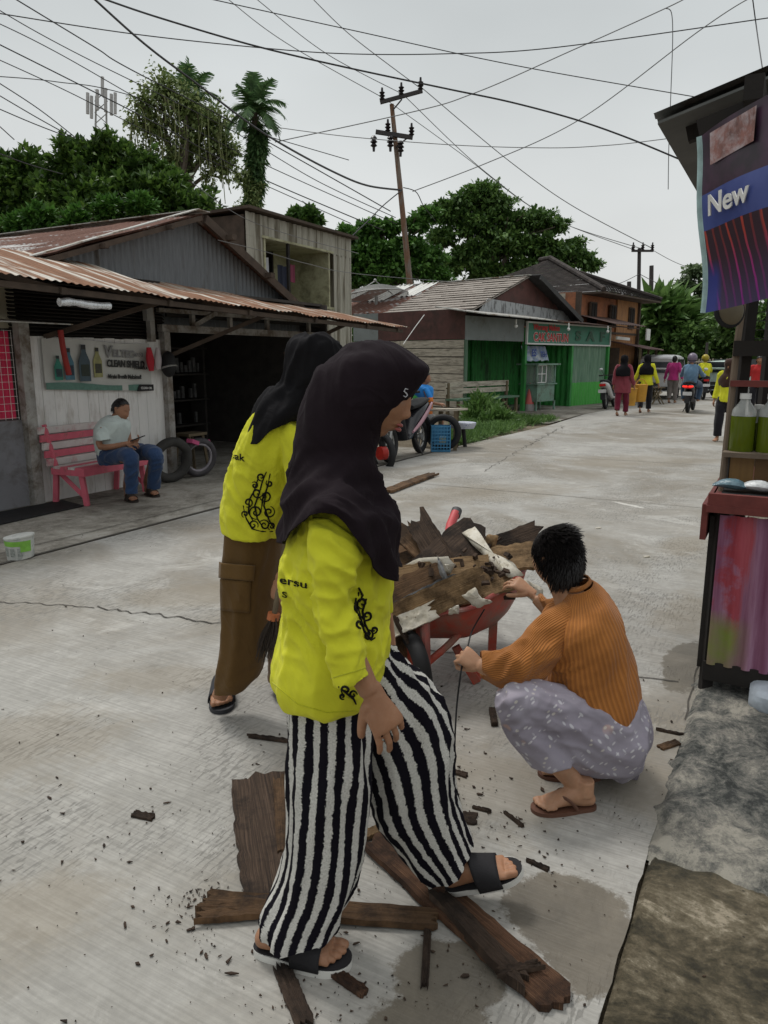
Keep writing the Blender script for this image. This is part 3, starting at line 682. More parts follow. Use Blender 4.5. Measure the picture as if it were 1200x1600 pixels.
# roof
PK = (.32, 3.86); EVL = (-2.45, 2.80); EVR = (3.0, 2.72); Y0, Y1 = .05, 8.6
def f(mb):                                            # shingled part: staggered overlapping courses
    k = 13; 
    for i in range(k):
        a, b = i/k, (i+1.12)/k; y = Y0
        while y < 3.3:
            w = random.uniform(.5, .95); y2 = min(y+w, 3.3)
            def pt(t_, yy, dz): return V((EVL[0]+(PK[0]-EVL[0])*t_, yy, EVL[1]+(PK[1]-EVL[1])*t_+dz))
            j = random.uniform(-.006, .012)
            mb.poly([pt(a, y+.01, .035+j), pt(a, y2, .035+j), pt(min(b, 1), y2, .01), pt(min(b, 1), y+.01, .01)], .014, (-.35, 0, .93)); y = y2
    mb.poly([(EVL[0], Y0, EVL[1]-.02), (EVL[0], 3.3, EVL[1]-.02), (PK[0], 3.3, PK[1]-.02), (PK[0], Y0, PK[1]-.02)], .02, (-.35, 0, .93))
M_shing = mat('weathered_shingles', (.33, .295, .26), .85, .25, 5, .3, 40, dirt=(.19, .16, .14), dsc=5, dth=.55)
gbp('roof', M_shing, f, smooth=False, label='pale brown shingle roof slope patched with rusty zinc')
def sl(t_, y, dz=0): return V((EVL[0]+(PK[0]-EVL[0])*t_, y, EVL[1]+(PK[1]-EVL[1])*t_+dz))
gbp('roof_sheet', M_rustbrown, lambda mb: mb.corr(sl(0, 3.25, .04), (0, 7.0, 0), sl(1, 0)-sl(0, 0), nrm=(-.35, 0, .93), per=.2, amp=.02, nv=4, dent=.03), ang=70, label='rust brown zinc sheets at the back of the slope')
for ya, yb, ta in ((3.35, 4.0, .52), (4.35, 5.1, .42), (6.1, 6.8, .35)):
    gbp('roof_patch', mat('pale_roof_patch', (.66, .66, .62), .6, .1, 4, .1), lambda mb: mb.corr(sl(ta, ya, .07), (0, yb-ya, 0), sl(.99, 0)-sl(ta, 0), nrm=(-.35, 0, .93), per=.2, amp=.02), ang=70)
gbp('ridge_cap', M_zincpale, lambda mb: mb.box((PK[0], 5.3, PK[1]+.04), (.22, 10.6, .03)))
def f(mb):
    R_ = V((EVR[0]-PK[0], 0, EVR[1]-PK[1]))
    for i in range(7): a = V((PK[0], Y0-.35, PK[1]+.02))+R_*(i/7); b = V((PK[0], Y0-.35, PK[1]-.03))+R_*((i+1)/7); mb.poly([a, b, b+V((0, 9, 0)), a+V((0, 9, 0))], .03, (.35, 0, .93))
    mb.bar((PK[0], Y0-.36, PK[1]-.04), (EVR[0], Y0-.36, EVR[1]-.04), .05, .14)
gbp('roof', mat('dark_roof', (.05, .05, .05), .7, .3), f, smooth=False)
gbp('gable', M_maroon, lambda mb: mb.poly([(EVL[0]+.5, .12, 2.9), (EVR[0]-.3, .12, 2.9), (PK[0], .12, PK[1]-.05)], .04, (0, 1, 0)), smooth=False)
gbp('gable_strip', rust_mat('silver_strip', (.42, .44, .45), (.2, .2, .2), .3, (3, 3, 1), 3, metal=.2), lambda mb: mb.poly([(EVL[0]+.2, .06, 2.72), (EVR[0]-.0, .06, 2.66), (EVR[0]-.5, .06, 2.98), (EVL[0]+.7, .06, 3.13)], .03, (0, 1, 0)), smooth=False)
def f(mb):
    mb.poly([(XL-.55, -1.0, 2.60), (.2, -1.0, 2.56), (.2, .2, 2.76), (XL-.55, .6, 2.84)], .025, (0, 0, 1))
gbp('porch_roof', M_zincpale, f, smooth=False)
gbp('porch_roof', mat('rusty_dark_sheet', (.10, .065, .055), .8, .3), lambda mb: mb.poly([(.25, -.65, 2.60), (6.3, -.75, 2.52), (6.3, .3, 2.66), (.25, .2, 2.72)], .03, (0, 0, 1)), smooth=False)
for x_ in (-1.6, 1.3, 3.9):
    gbp('bulb', M_white, lambda mb: (mb.cyl((x_, -.75, 2.56), (x_, -.75, 2.44), .02), mb.sphere((x_, -.75, 2.38), .05, 10, 8)))
# the sign
sg = thing('shop_sign', 'long green shop sign with red and white lettering over the shuttered front', 'sign', FG @ V((2.7, -.1, 1.95)))
gbp('sign_board', mat('sign_green', (.04, .20, .13), .5, .15, 3, 0), lambda mb: mb.box((2.72, -.09, 2.26), (5.36, .04, .60)), sg, smooth=False)
def f(mb):
    for z_ in (1.955, 2.565): mb.box((2.72, -.11, z_), (5.46, .06, .045))
    for x_ in (.02, 5.43): mb.box((x_, -.11, 2.26), (.045, .06, .60))
gbp('sign_frame', M_white, f, sg, smooth=False)
def gtext(s, x, z, size, m, parent, y=-.125, **k): return text(s, FG @ V((x, y, z)), size, m, parent, rz=math.pi/2-GA, **k)
M_redl = mat('red_letter', (.55, .03, .03), .5); M_whl = mat('white_letter', (.7, .7, .68), .5); M_gl = mat('dark_green_letter', (.02, .09, .05), .5)
gtext('CAK SANTUN', .38, 2.04, .34, M_whl, sg, bold=.022, spx=.98, y=-.118); gtext('CAK SANTUN', .38, 2.04, .34, M_redl, sg, bold=.006, spx=.98, y=-.128)
gtext('Warung Makan', .35, 2.36, .24, M_redl, sg, bold=.006, spx=1.05); gtext('S  A  F', 2.95, 2.10, .40, M_gl, sg, bold=.02, spx=1.9)
FG0 = FG; FG = FG @ Matrix.Translation((-.25, .6, 0))
# small blue banner over the cart
bl = thing('blue_banner', 'small blue and white banner hung over the glass food cart', 'banner', FG @ V((.9, -.5, 1.5)))
mb = MB(FG); b = None
for i in range(25):
    x_ = .55+1.45*i/24; y_ = -.35+.04*math.sin(i*.8); c = (mb.P((x_, y_-.15, 1.46+.02*math.sin(i))), mb.P((x_, y_, 1.90)))
    if b: mb.F([b[0], c[0], c[1], b[1]])
    b = c
mb.build('banner_cloth', mat('blue_banner_cloth', (.30, .38, .52), .6, .35, 8, 0, dirt=(.55, .58, .6), dsc=6, dth=.5), bl)
gtext('ES', .9, 1.60, .28, mat('blue_ink', (.04, .08, .3), .5), bl, y=-.52, bold=.01); gtext('TEH', 1.4, 1.58, .22, mat('blue_ink', (.04, .08, .3), .5), bl, y=-.52, bold=.006)
# glass food cart
ct = thing('food_cart', 'pale green food cart with glass case in front of the green shop', 'cart', FG @ V((1.0, -.6, 0)))
M_cart = mat('pale_green_cart', (.20, .33, .26), .6, .2, 4, .1, dirt=(.12, .15, .12), dsc=4)
def f(mb): mb.box((.95, -.75, .52), (1.0, .55, .5)); mb.box((.95, -.75, 1.36), (1.3, .75, .045)); mb.box((.95, -.75, .785), (1.15, .65, .035))
gbp('cart_body', M_cart, f, ct, smooth=False)
for x_ in (.42, 1.48):
    for y_ in (-1.0, -.5): gbp('cart_post', M_cart, lambda mb: mb.box((x_, y_, 1.08), (.045, .045, .56)), ct, smooth=False); gbp('leg', M_cart, lambda mb: mb.box((x_+.03, y_, .14), (.05, .05, .27)), ct, smooth=False)
def glass(name='window_glass', a=.25):
    t = NT(name); t.col((.5, .56, .55)).rough(.1); t.b.inputs['Alpha'].default_value = a; return t.m
M_glass = glass()
gbp('glass_case', M_glass, lambda mb: mb.box((.95, -.76, 1.08), (1.0, .46, .54)), ct, smooth=False)
gbp('case_frame', M_white, lambda mb: [mb.box((x_, -1.01, z_), (.03, .02, .5 if z_ == 1.08 else .02)) for x_, z_ in ((.7, 1.08), (.95, 1.08))]+[mb.box((.68, -1.012, z_), (.5, .02, .02)) for z_ in (.83, 1.08, 1.32)], ct, smooth=False)
# traffic cone
cn = thing('traffic_cone', 'faded pink traffic cone standing by the food cart', 'cone', FG @ V((.35, -1.2, 0)))
gbp('cone_body', mat('cone_pink', (.60, .14, .13), .6, .15), lambda mb: mb.loft([(V((.50, -.75, z_)), V((r_, 0, 0)), V((0, r_, 0))) for z_, r_ in ((.20, .14), (.4, .10), (.62, .055), (.82, .022))], 16), cn)
gbp('cone_base', mat('cone_grey', (.35, .33, .32), .7), lambda mb: (mb.cyl((.50, -.75, 0), (.50, -.75, .20), .14, .135)), cn)
FG = FG0
FG = FG0 @ Matrix.Translation((-.9, .05, 0))
# long bench in front
bc = thing('long_bench', 'long weathered bench with green seat and plank back before the green shop', 'bench', FG @ V((-1.6, -.6, 0)))
gbp('seat', M_greendk, lambda mb: mb.box((-1.75, -.55, .50), (2.9, .38, .05)), bc, smooth=False)
gbp('backrest', M_wood, lambda mb: (mb.box((-1.75, -.36, .70), (2.9, .035, .13)), mb.box((-1.75, -.36, .87), (2.9, .035, .13))), bc, smooth=False)
for x_ in (-3.1, -.40):
    gbp('leg', M_oldwood, lambda mb: mb.box((x_, -.37, .42), (.08, .06, 1.0)), bc, smooth=False); gbp('leg', M_oldwood, lambda mb: mb.box((x_, -.70, .22), (.07, .06, .5)), bc, smooth=False)
gbp('brace', M_oldwood, lambda mb: mb.bar((-.95, -.6, .45), (-.45, -.6, .05), .05, .07), bc, smooth=False)
gbp('backrest_post', M_wood, lambda mb: mb.box((-1.75, -.33, .68), (.07, .04, .5)), bc, smooth=False)
FG = FG0
# ---- two storey brick and timber house with tiled hip roof ----------------------------
b4 = thing('tiled_house', 'two storey brown and orange house with dark hipped tile roof beyond the green shop', 'building', S(29, 8, 0))
def tile_mat():
    t = NT('dark_roof_tiles'); v = t.vec((1, 1, 1), rot=STREET); n = t.noise(2, 8, .7, v); 
    w = t.vor(5.5, 'F1', v); c = t.ramp(n, [(.3, (.03, .026, .024)), (.6, (.065, .052, .046)), (.8, (.11, .085, .07))]); t.col(t.mix(t.ramp(w, [(.2, 0.0), (.6, .5)]), c, (.015, .012, .012))).rough(.85); t.bump(w, .6, .04); return t.m
M_tile = tile_mat()
A_, B_, C_, D_ = (25.2, 5.6, 3.66), (30.7, 4.65, 3.66), (32.5, 11.5, 3.66), (26.6, 12.2, 3.66); AP1 = (28.3, 8.35, 5.12); AP2 = (28.9, 8.9, 5.14)
M4 = FS @ Matrix.Translation((25.0, 6.35, 0)) @ Matrix.Rotation(math.radians(-9.6), 4, 'Z') @ Matrix.Diagonal((.80, 1, 1, 1)) @ Matrix.Translation((-26.05, -6.3, 0))
def h4(name, m, f, parent=None, **k):
    mb = MB(M4); f(mb); return mb.build(name, m, parent, **k)
def rows(mb, a, b, c, d, k=30):   # courses between eave a-b and ridge d-c
    a, b, c, d = V(a), V(b), V(c), V(d); n = (b-a).cross(d-a).normalized()
    if n.z < 0: n = -n
    for i in range(k):
        t0, t1 = i/k, (i+1)/k; p, q, r, s_ = a.lerp(d, t0), b.lerp(c, t0), b.lerp(c, t1), a.lerp(d, t1)
        mb.poly([p+n*.028, q+n*.028, r+n*.008, s_+n*.008], .012, -n)
def f(mb):
    rows(mb, A_, B_, AP2, AP1); rows(mb, D_, A_, AP1, AP1); rows(mb, B_, C_, AP2, AP2); rows(mb, C_, D_, AP1, AP2)
    for a, b in ((A_, AP1), (AP1, AP2), (B_, AP2)): mb.tube([V(a)+V((0, 0, .06)), V(b)+V((0, 0, .08))], .09, 8)
hb('roof', M_tile, f, b4, smooth=False)
hb('soffit', M_darkwood, lambda mb: mb.poly([A_, B_, C_, D_], .06, (0, 0, -1)), b4, smooth=False)
M_brick = mat('orange_brick', (.38, .15, .075), .85, .2, 6, .3, 60, dirt=(.22, .10, .06), dsc=3)
M_otim = mat('orange_timber', (.42, .21, .085), .75, .25, 4, .2, 50, dirt=(.22, .11, .06), dsc=3, stretch=(6, 6, .5))
h4('wall', M_brick, lambda mb: (mb.box((26.06, 9.3, 2.95), (.12, 6.0, 1.4)), mb.box((26.4, 9.6, 1.1), (.12, 5.4, 2.3)), mb.box((28.2, 6.4, 3.0), (4.3, .12, 1.3))), b4, smooth=False)
h4('plank_panel', M_wood, lambda mb: mb.box((25.98, 9.2, 3.15), (.06, 4.9, .95)), b4, smooth=False)
h4('timber_wall', M_otim, lambda mb: (mb.box((31.5, 6.32, 3.0), (2.6, .1, 1.3)), mb.box((30.4, 6.34, 1.8), (4.8, .1, 1.25)), mb.box((32.85, 9, 1.9), (.1, 5.2, 3.6))), b4, smooth=False)
h4('corner_post', M_darkwood, lambda mb: (mb.box((26.05, 6.3, 3.0), (.16, .16, 1.3)), mb.box((32.85, 6.25, 1.8), (.14, .14, 3.6)), mb.box((30.4, 6.28, 2.42), (4.8, .05, .08))), b4, smooth=False)
for s_ in (27.4, 29.6, 31.9):
    w = h4('window', M_darkwood, lambda mb: mb.box((s_, 6.24, 3.0), (.66, .06, .78)), b4, smooth=False)
    h4('pane', M_dark, lambda mb: (mb.box((s_-.15, 6.2, 3.0), (.24, .03, .68)), mb.box((s_+.15, 6.2, 3.0), (.24, .03, .68))), w, smooth=False)
h4('awning', mat('brown_awning', (.13, .085, .075), .75, .25), lambda mb: mb.corr((26.3, 5.1, 2.62), (3.6, 0, 0), (0, 1.4, .35), nrm=(0, -.2, 1), per=.2, amp=.02, nv=3), b4, ang=70)
# kiosk in front of it
M4 = FS @ Matrix.Translation((27.5, .15, 0)) @ Matrix.Diagonal((.62, 1, 1, 1)) @ Matrix.Translation((-27.0, 0, 0))
kk = thing('kiosk', 'small dark kiosk under a brown tin awning beside the orange house', 'kiosk', S(28, 6, 0))
h4('roof', mat('mauve_tin', (.14, .085, .08), .7, .2), lambda mb: mb.corr((27.0, 4.35, 1.85), (6.0, 0, 0), (0, 2.0, .42), nrm=(0, -.2, 1), per=.2, amp=.02, nv=3), kk, ang=70)
h4('roof_edge', M_white, lambda mb: mb.box((27.4, 5.25, 2.22), (3.6, .05, .10)), kk, smooth=False)
h4('wall', M_darkwood, lambda mb: (mb.box((29.9, 6.3, .95), (5.6, .08, 1.9)), mb.box((32.7, 5.7, .95), (.08, 1.2, 1.9)), mb.box((27.0, 5.8, .95), (.08, 1.0, 1.9))), kk, smooth=False)
h4('counter', M_otim, lambda mb: mb.box((30.8, 5.2, .45), (3.0, .5, .9)), kk, smooth=False)
for s_ in (27.1, 29.8, 32.6): h4('post', M_oldwood, lambda mb: mb.box((s_, 4.6, .95), (.08, .08, 1.9)), kk, smooth=False)
tg('white_notice_board', 'small white board standing on the kiosk roof', 'board', M_white, lambda mb: mb.box((30.4, 5.0, 2.42), (.75, .05, .42)), smooth=False)
# satellite dish behind the rusty roof
dd = thing('satellite_dish', 'large grey mesh satellite dish behind the patched roof', 'dish', S(17, 13, 3))
mb = MB(); c = W(588, 462, 24); ax = V((-.08, .10, .98)).normalized(); x = ax.orthogonal().normalized(); y = ax.cross(x)
for i in range(8):
    for k in range(28):
        def dp(i, k): r = 1.0*i/8; a = k*math.pi*2/28; return c+(x*math.cos(a)+y*math.sin(a))*r+ax*(.32-r*r*.32)
        mb.face([dp(i, k), dp(i+1, k), dp(i+1, k+1), dp(i, k+1)] if i else [dp(0, 0), dp(1, k), dp(1, k+1)])
M_mesh = NT('dish_mesh'); M_mesh.col((.13, .13, .12)); M_mesh.b.inputs['Alpha'].default_value = .75
mb.build('dish_bowl', M_mesh.m, dd)
mb = MB(); mb.torus(c, 1.0, .02, ax, 32, 6); mb.tube([c+x*.95, c+ax*.45], .015, 6); mb.tube([c-x*.9, c+ax*.45], .015, 6); mb.sphere(c+ax*.47, .05, 8, 6); mb.tube([c, c-V((0, 0, 3.4))], .05, 8); mb.build('dish_frame', M_steel, dd)
# ================================================================= TREES
def leaf_mat(name, dark, mid, light, trans=.25):
    t = NT(name); g = t.n('ShaderNodeNewGeometry'); c = t.ramp(g.outputs['Random Per Island'], [(0, dark), (.55, mid), (1, light)])
    n = t.noise(.9, 3, .5); c = t.mix(t.ramp(n, [(.35, .45), (.65, 0.0)]), c, dark)
    t.col(c).rough(.5); t.b.inputs['Specular IOR Level'].default_value = .45
    tr = t.n('ShaderNodeBsdfTranslucent'); t.l(c, tr.inputs[0]); mxs = t.n('ShaderNodeMixShader'); mxs.inputs[0].default_value = trans
    t.l(t.b.outputs[0], mxs.inputs[1]); t.l(tr.outputs[0], mxs.inputs[2]); t.l(mxs.outputs[0], t.out.inputs[0]); return t.m
M_leafA = leaf_mat('glossy_leaves', (.025, .055, .012), (.075, .155, .028), (.19, .32, .06))
M_leafB = leaf_mat('rain_tree_leaves', (.045, .10, .025), (.11, .21, .05), (.20, .34, .085))  # leaf colours lightened in place of distance haze
M_leafC = leaf_mat('vine_leaves', (.11, .16, .05), (.22, .29, .10), (.34, .40, .16))
M_leafD = leaf_mat('palm_leaves', (.05, .11, .04), (.11, .21, .075), (.20, .32, .13))
M_leafE = leaf_mat('bush_leaves', (.06, .13, .03), (.13, .24, .06), (.22, .36, .11))  # lightened for hazy far foliage; grass and near bush share it
M_bark = mat('bark', (.12, .10, .08), .9, .3, 8, .5, 30)
RG = np.random.default_rng(5)
def leaves(name, cents, radii, n, L, Wd, m, parent, up=.35, droop=.0, rosette=0, shell=.5, flat=1.0):
    # many leaf-sized two-triangle blades spread through clumps
    cents = np.array([tuple(c) for c in cents]); k = len(cents); radii = np.array(radii, float)
    if radii.ndim == 1: radii = radii[:, None]*np.array([[1, 1, flat]])
    idx = RG.choice(k, n, p=radii.prod(1)**(2/3)/np.sum(radii.prod(1)**(2/3)))
    d = RG.normal(size=(n, 3)); d /= np.linalg.norm(d, axis=1)[:, None]
    r = (shell+(1-shell)*RG.random(n))**1.0; r[RG.random(n) < .25] *= .7
    wob = 1+.38*np.sin(d[:, 0]*6+idx)*np.cos(d[:, 2]*5+idx*2)+.15*np.sin(d[:, 1]*13+idx*3)
    p = cents[idx]+d*radii[idx]*(r*wob)[:, None]
    if rosette:
        base = p; p = np.repeat(base, rosette, axis=0)[:n]; d = np.repeat(d, rosette, axis=0)[:n]
    a = RG.normal(size=(n, 3))*.75+d*.8; a[:, 2] += up-droop; a /= np.linalg.norm(a, axis=1)[:, None]
    b = np.cross(a, RG.normal(size=(n, 3))*.5+np.array([0, 0, 1.0])); b /= (np.linalg.norm(b, axis=1)[:, None]+1e-6)
    nn = np.cross(a, b); s = (.6+.8*RG.random(n))[:, None]
    v = np.empty((n, 4, 3)); v[:, 0] = p; v[:, 1] = p+a*L*.5*s+b*Wd*.5*s-nn*L*.06; v[:, 2] = p+a*L*s-np.array([0, 0, 1])*L*.12; v[:, 3] = p+a*L*.5*s-b*Wd*.5*s-nn*L*.06
    me = bpy.data.meshes.new(name); me.vertices.add(n*4); me.vertices.foreach_set('co', v.reshape(-1)); me.loops.add(n*4); me.loops.foreach_set('vertex_index', np.arange(n*4, dtype=np.int32))
    me.polygons.add(n); me.polygons.foreach_set('loop_start', np.arange(0, n*4, 4, dtype=np.int32)); me.polygons.foreach_set('loop_total', np.full(n, 4, dtype=np.int32))
    me.update(calc_edges=True); me.materials.append(m); o = bpy.data.objects.new(name, me); COL.objects.link(o)
    if parent: par(o, parent)
    return o
def trunk(parent, base, top, r, targets, m=None, name='trunk', twig=True):
    mb = MB(); base = V(base); top = V(top); mid = base.lerp(top, .5)+V((random.uniform(-.1, .1), 0, 0))
    mb.tube(spath([base, mid, top], 5), [r*(1-.04*i) for i in range(11)], 10)
    for c in targets:
        c = V(c); st = base.lerp(top, random.uniform(.6, 1)); j = st.lerp(c, .5)+V((random.uniform(-.3, .3), random.uniform(-.3, .3), random.uniform(.0, .5)))
        pp = spath([st, j, c], 4); mb.tube(pp, [r*.5*(1-.1*i) for i in range(len(pp))], 6)
        if twig:
            for _ in range(3):
                e_ = c+V((random.uniform(-1, 1), random.uniform(-1, 1), random.uniform(-.6, .3)))*(r*3); mb.tube([j.lerp(c, .5), e_], [r*.2, r*.06], 5)
    return mb.build(name, m or M_bark, parent)
def blobs(spec):  # (px, py, Y, radius_px) -> centre, radius in metres
    return [W(x, y, Y) for x, y, Y, r in spec], [r*Y/FPX for x, y, Y, r in spec]
# broad glossy-leaved trees behind the workshop
def mass(name, label, spec, n, L, Wd, m, base, r=.18, group='trees behind the houses', fl=.9, **k):
    c, rr = blobs(spec); top = sum(c, V())/len(c)
    t = thing(name, label, 'tree', base, group); leaves('crown', c, rr, n, L, Wd, m, t, flat=fl, **k)
    trunk(t, base, top-V((0, 0, .3)), r, c[::2]); return t
mass('broadleaf_tree', 'dense broadleaf tree with glossy leaves above the left end of the workshop roof',
     [(10, 290, 17, 45), (45, 270, 17, 30), (-30, 320, 17, 50), (40, 330, 17, 45), (20, 375, 16.5, 40), (75, 320, 17, 38), (-30, 380, 17, 40)], 30000, .16, .07, M_leafA, W(20, 560, 17)*1, rosette=5)
mass('broadleaf_tree', 'largest dark glossy tree rising behind the workshop gable',
     [(130, 265, 16, 42), (170, 260, 16, 40), (220, 285, 16, 42), (105, 320, 16, 45), (170, 330, 15.5, 55), (240, 330, 15.5, 50), (290, 340, 15.5, 42), (325, 365, 15.2, 38), (350, 395, 15, 26), (120, 370, 15, 45), (210, 370, 15, 42), (280, 380, 15, 40), (265, 295, 16, 28), (370, 370, 15, 14), (200, 255, 16, 22)],
     85000, .16, .07, M_leafA, V((-5.2, 15.5, 0)), .25, rosette=5)
mass('lush_shrub', 'bright green shrub crown just over the workshop ridge',
     [(60, 345, 14, 20), (120, 350, 14, 18), (170, 330, 14, 20), (220, 325, 14, 17), (30, 355, 14, 16)], 8000, .14, .06, leaf_mat('young_leaves', (.03, .08, .015), (.075, .20, .03), (.15, .33, .06)), V((-5.0, 13.8, 0)), .1, rosette=5)
# vine-hung tree
vt = thing('vine_covered_tree', 'sparse tree draped in hanging vines left of the tall palm', 'tree', V((-7.2, 24, 0)), 'trees behind the houses')
c, rr = blobs([(255, 140, 24, 34), (225, 165, 24, 28), (290, 165, 24, 34), (330, 190, 24, 34), (345, 225, 24, 28), (300, 220, 24, 30), (240, 200, 24, 26), (210, 190, 24, 16), (350, 260, 24, 22), (270, 250, 24, 26), (365, 235, 24, 14)])
leaves('crown', c, rr, 6500, .13, .08, M_leafC, vt, droop=.5, shell=.1); trunk(vt, V((-7.2, 24, 0)), W(290, 200, 24), .2, c)
mb = MB()
for k in range(60):
    x_ = random.uniform(205, 370); y_ = 150+abs(x_-280)*.35+random.uniform(-10, 40); a = W(x_, y_, 24+random.uniform(-.7, .7)); L_ = random.uniform(.5, 2.2)
    mb.tube(spath([a, a+V((random.uniform(-.1, .1), 0, -L_*.5)), a+V((random.uniform(-.15, .15), 0, -L_))], 3), .014, 4, cap=False)
mb.build('hanging_vines', mat('vine_stem', (.17, .19, .08), .9), vt)
vc = [W(random.uniform(205, 372), random.uniform(190, 290), 24) for _ in range(70)]
leaves('vine_foliage', vc, [[.10, .2, .45]]*70, 3600, .09, .06, M_leafC, vt, droop=.8, shell=.1)
# palms
def palm(name, label, top, base, nf, L, m, group=None, r=.13, lean=0, up0=.9, skirt=True, cover=None):
    t = thing(name, label, 'palm tree', base, group); top = V(top); base = V(base); mb = MB()
    mb.tube(spath([base, base.lerp(top, .5)+V((lean, 0, 0)), top], 6), [r*(1-.02*i) for i in range(13)], 10); mb.build('trunk', M_bark, t)
    for f in range(nf):
        a = f*2.4; el = up0*(1-f/nf*1.15); d = V((math.cos(a), math.sin(a), 0)); ll = L*random.uniform(.85, 1.1)
        pts = []; p = top.copy(); dir_ = (d*math.cos(el*1.3)+V((0, 0, math.sin(el*1.3)))).normalized()
        for i in range(9): pts.append(p.copy()); p += dir_*ll/8; dir_ = (dir_+V((0, 0, -.17-.06*i*(1-el)))).normalized()
        mb = MB(); mb.tube(pts, [.025*(1-.1*i) for i in range(9)], 5, cap=False)
        for i in range(26):
            u = .1+.9*i/26; k = u*8; j = min(int(k), 7); q = pts[j].lerp(pts[j+1], k-j); ax = (pts[j+1]-pts[j]).normalized(); sdv = ax.cross(V((0, 0, 1))).normalized(); upv = sdv.cross(ax)
            ln = L*.30*math.sin(.25+u*2.6)+.06
            for s_ in (-1, 1):
                e_ = q+(sdv*s_*.75+ax*.55+upv*.15-V((0, 0, .32+.2*random.random()))).normalized()*ln; w_ = ax*.03*L
                mb.face([q-w_, q+w_, e_+w_*.3, e_-w_*.3])
        mb.build('frond', m, t, smooth=False)
    return t
pt = palm('palm_tree', 'tall slender palm with its trunk wrapped in climbers right of the vine tree', W(398, 176, 22), V((-3.9, 22, 0)), 22, 1.0, M_leafD, 'palms', .10, up0=1.25)
cc = [W(402+random.uniform(-7, 9)+(y_-190)*-.05, y_, 22) for y_ in range(205, 330, 6) for _ in range(2)]
leaves('climber', cc, [[.17, .17, .28]]*len(cc), 8000, .17, .06, M_leafD, pt, droop=1.3, shell=.1)
cc = [W(385+random.uniform(-14, 22), y_, 21.8) for y_ in range(270, 330, 8)]
leaves('climber', cc, [[.22, .2, .30]]*len(cc), 1500, .09, .05, M_leafC, pt, droop=.9, shell=.1)
palm('palm_tree', 'palm with dark drooping fronds rising out of the vine covered tree', W(297, 158, 25), V((-6.6, 25, 0)), 20, 1.1, M_leafD, 'palms', .13, up0=1.2)
# big spreading tree behind the green shop
def layered(name, label, spec, n, base, top, m=M_leafB, L=.27, Wd=.14, r=.3):
    c, rr = blobs(spec); t = thing(name, label, 'tree', base, 'trees behind the houses')
    leaves('crown', c, rr, n, L, Wd, m, t, flat=.5, shell=.15, up=.1); trunk(t, base, top, r, c[::2]); return t
layered('spreading_tree', 'big spreading tree with layered crown above the green shop roof',
    [(755, 300, 44, 26), (725, 315, 44, 28), (775, 320, 44, 28), (700, 335, 44, 24), (800, 345, 44, 28), (745, 350, 44, 36), (840, 345, 44, 30), (870, 352, 44, 18), (690, 370, 44, 26), (790, 380, 44, 38), (840, 385, 44, 34), (880, 395, 44, 28), (910, 405, 44, 22), (925, 415, 44, 14), (740, 395, 44, 36), (700, 415, 44, 30), (760, 425, 44, 34), (820, 420, 44, 36), (870, 425, 44, 34), (665, 330, 44, 12), (690, 320, 44, 10), (900, 380, 44, 14)],
    52000, V((6.2, 44, 0)), W(755, 380, 44), r=.4)
layered('leafy_tree', 'bright rounded tree between the tall sheet house and the big spreading tree',
    [(545, 370, 38, 26), (580, 358, 38, 24), (610, 355, 38, 18), (560, 400, 38, 36), (600, 395, 38, 34), (640, 385, 38, 26), (650, 350, 38, 20), (670, 335, 38, 16), (635, 420, 38, 34), (590, 430, 38, 34), (545, 430, 38, 30), (670, 400, 38, 22), (680, 430, 38, 24), (520, 375, 38, 14)],
    46000, V((0, 38, 0)), W(600, 430, 38), leaf_mat('fresh_leaves', (.04, .10, .02), (.10, .24, .045), (.17, .35, .07)), .24, .14)
mass('small_tree', 'small round tree top peeking over the roof of the tall sheet house', [(465, 345, 32, 14), (482, 340, 32, 12), (490, 350, 32, 10), (455, 350, 32, 8)], 2200, .3, .18, leaf_mat('fresh_leaves2', (.04, .09, .02), (.09, .19, .04), (.15, .28, .06)), W(475, 560, 32), .15)
layered('thin_tree', 'thin open tree beside the hanging banner at the far bend', [(1085, 425, 48, 16), (1070, 445, 48, 14), (1100, 450, 48, 18), (1080, 475, 48, 18), (1105, 490, 48, 22), (1070, 500, 48, 14), (1095, 515, 48, 22), (1125, 470, 48, 26), (1130, 510, 48, 26)], 6000, V((20.5, 48, 0)), W(1095, 500, 48), leaf_mat('pale_leaves', (.09, .14, .07), (.17, .24, .12), (.25, .33, .18)), .35, .2, .2)
for i, (lb, sp, n_, m_) in enumerate((
    ('dark shrub mass beside the orange house', [(1000, 500, 46, 20), (1015, 520, 46, 24), (1005, 545, 46, 24), (1030, 540, 46, 22)], 7000, M_leafB),
    ('broad banana-like plants behind the parked van', [(1045, 490, 44, 16), (1035, 510, 44, 20), (1060, 515, 44, 20), (1050, 540, 44, 24), (1025, 485, 44, 12)], 2600, M_leafE),
    ('bright bushes at the bend of the road', [(1075, 525, 42, 18), (1095, 535, 42, 20), (1075, 550, 42, 20), (1110, 550, 42, 22), (1140, 540, 42, 26)], 8000, M_leafE),
    ('green trees seen through the stall behind the hanging banner', [(1150, 500, 40, 36), (1190, 510, 40, 40), (1230, 500, 40, 40), (1180, 540, 40, 30)], 8000, M_leafB))):
    mass('roadside_shrub', lb, sp, n_, 1.5 if i == 1 else .3, .32 if i == 1 else .18, m_, V((W(sp[0][0], 560, sp[0][2]).x, sp[0][2], 0)), .12, 'shrubs at the far bend')
tw = struct(leaves('far_woods', [V((x_, 95+abs(x_)*.2, 3)) for x_ in range(-60, 90, 5)], [[5, 3, 5]]*30, 16000, 1.2, .8, M_leafB, None, shell=.3)); tw['kind'] = 'stuff'
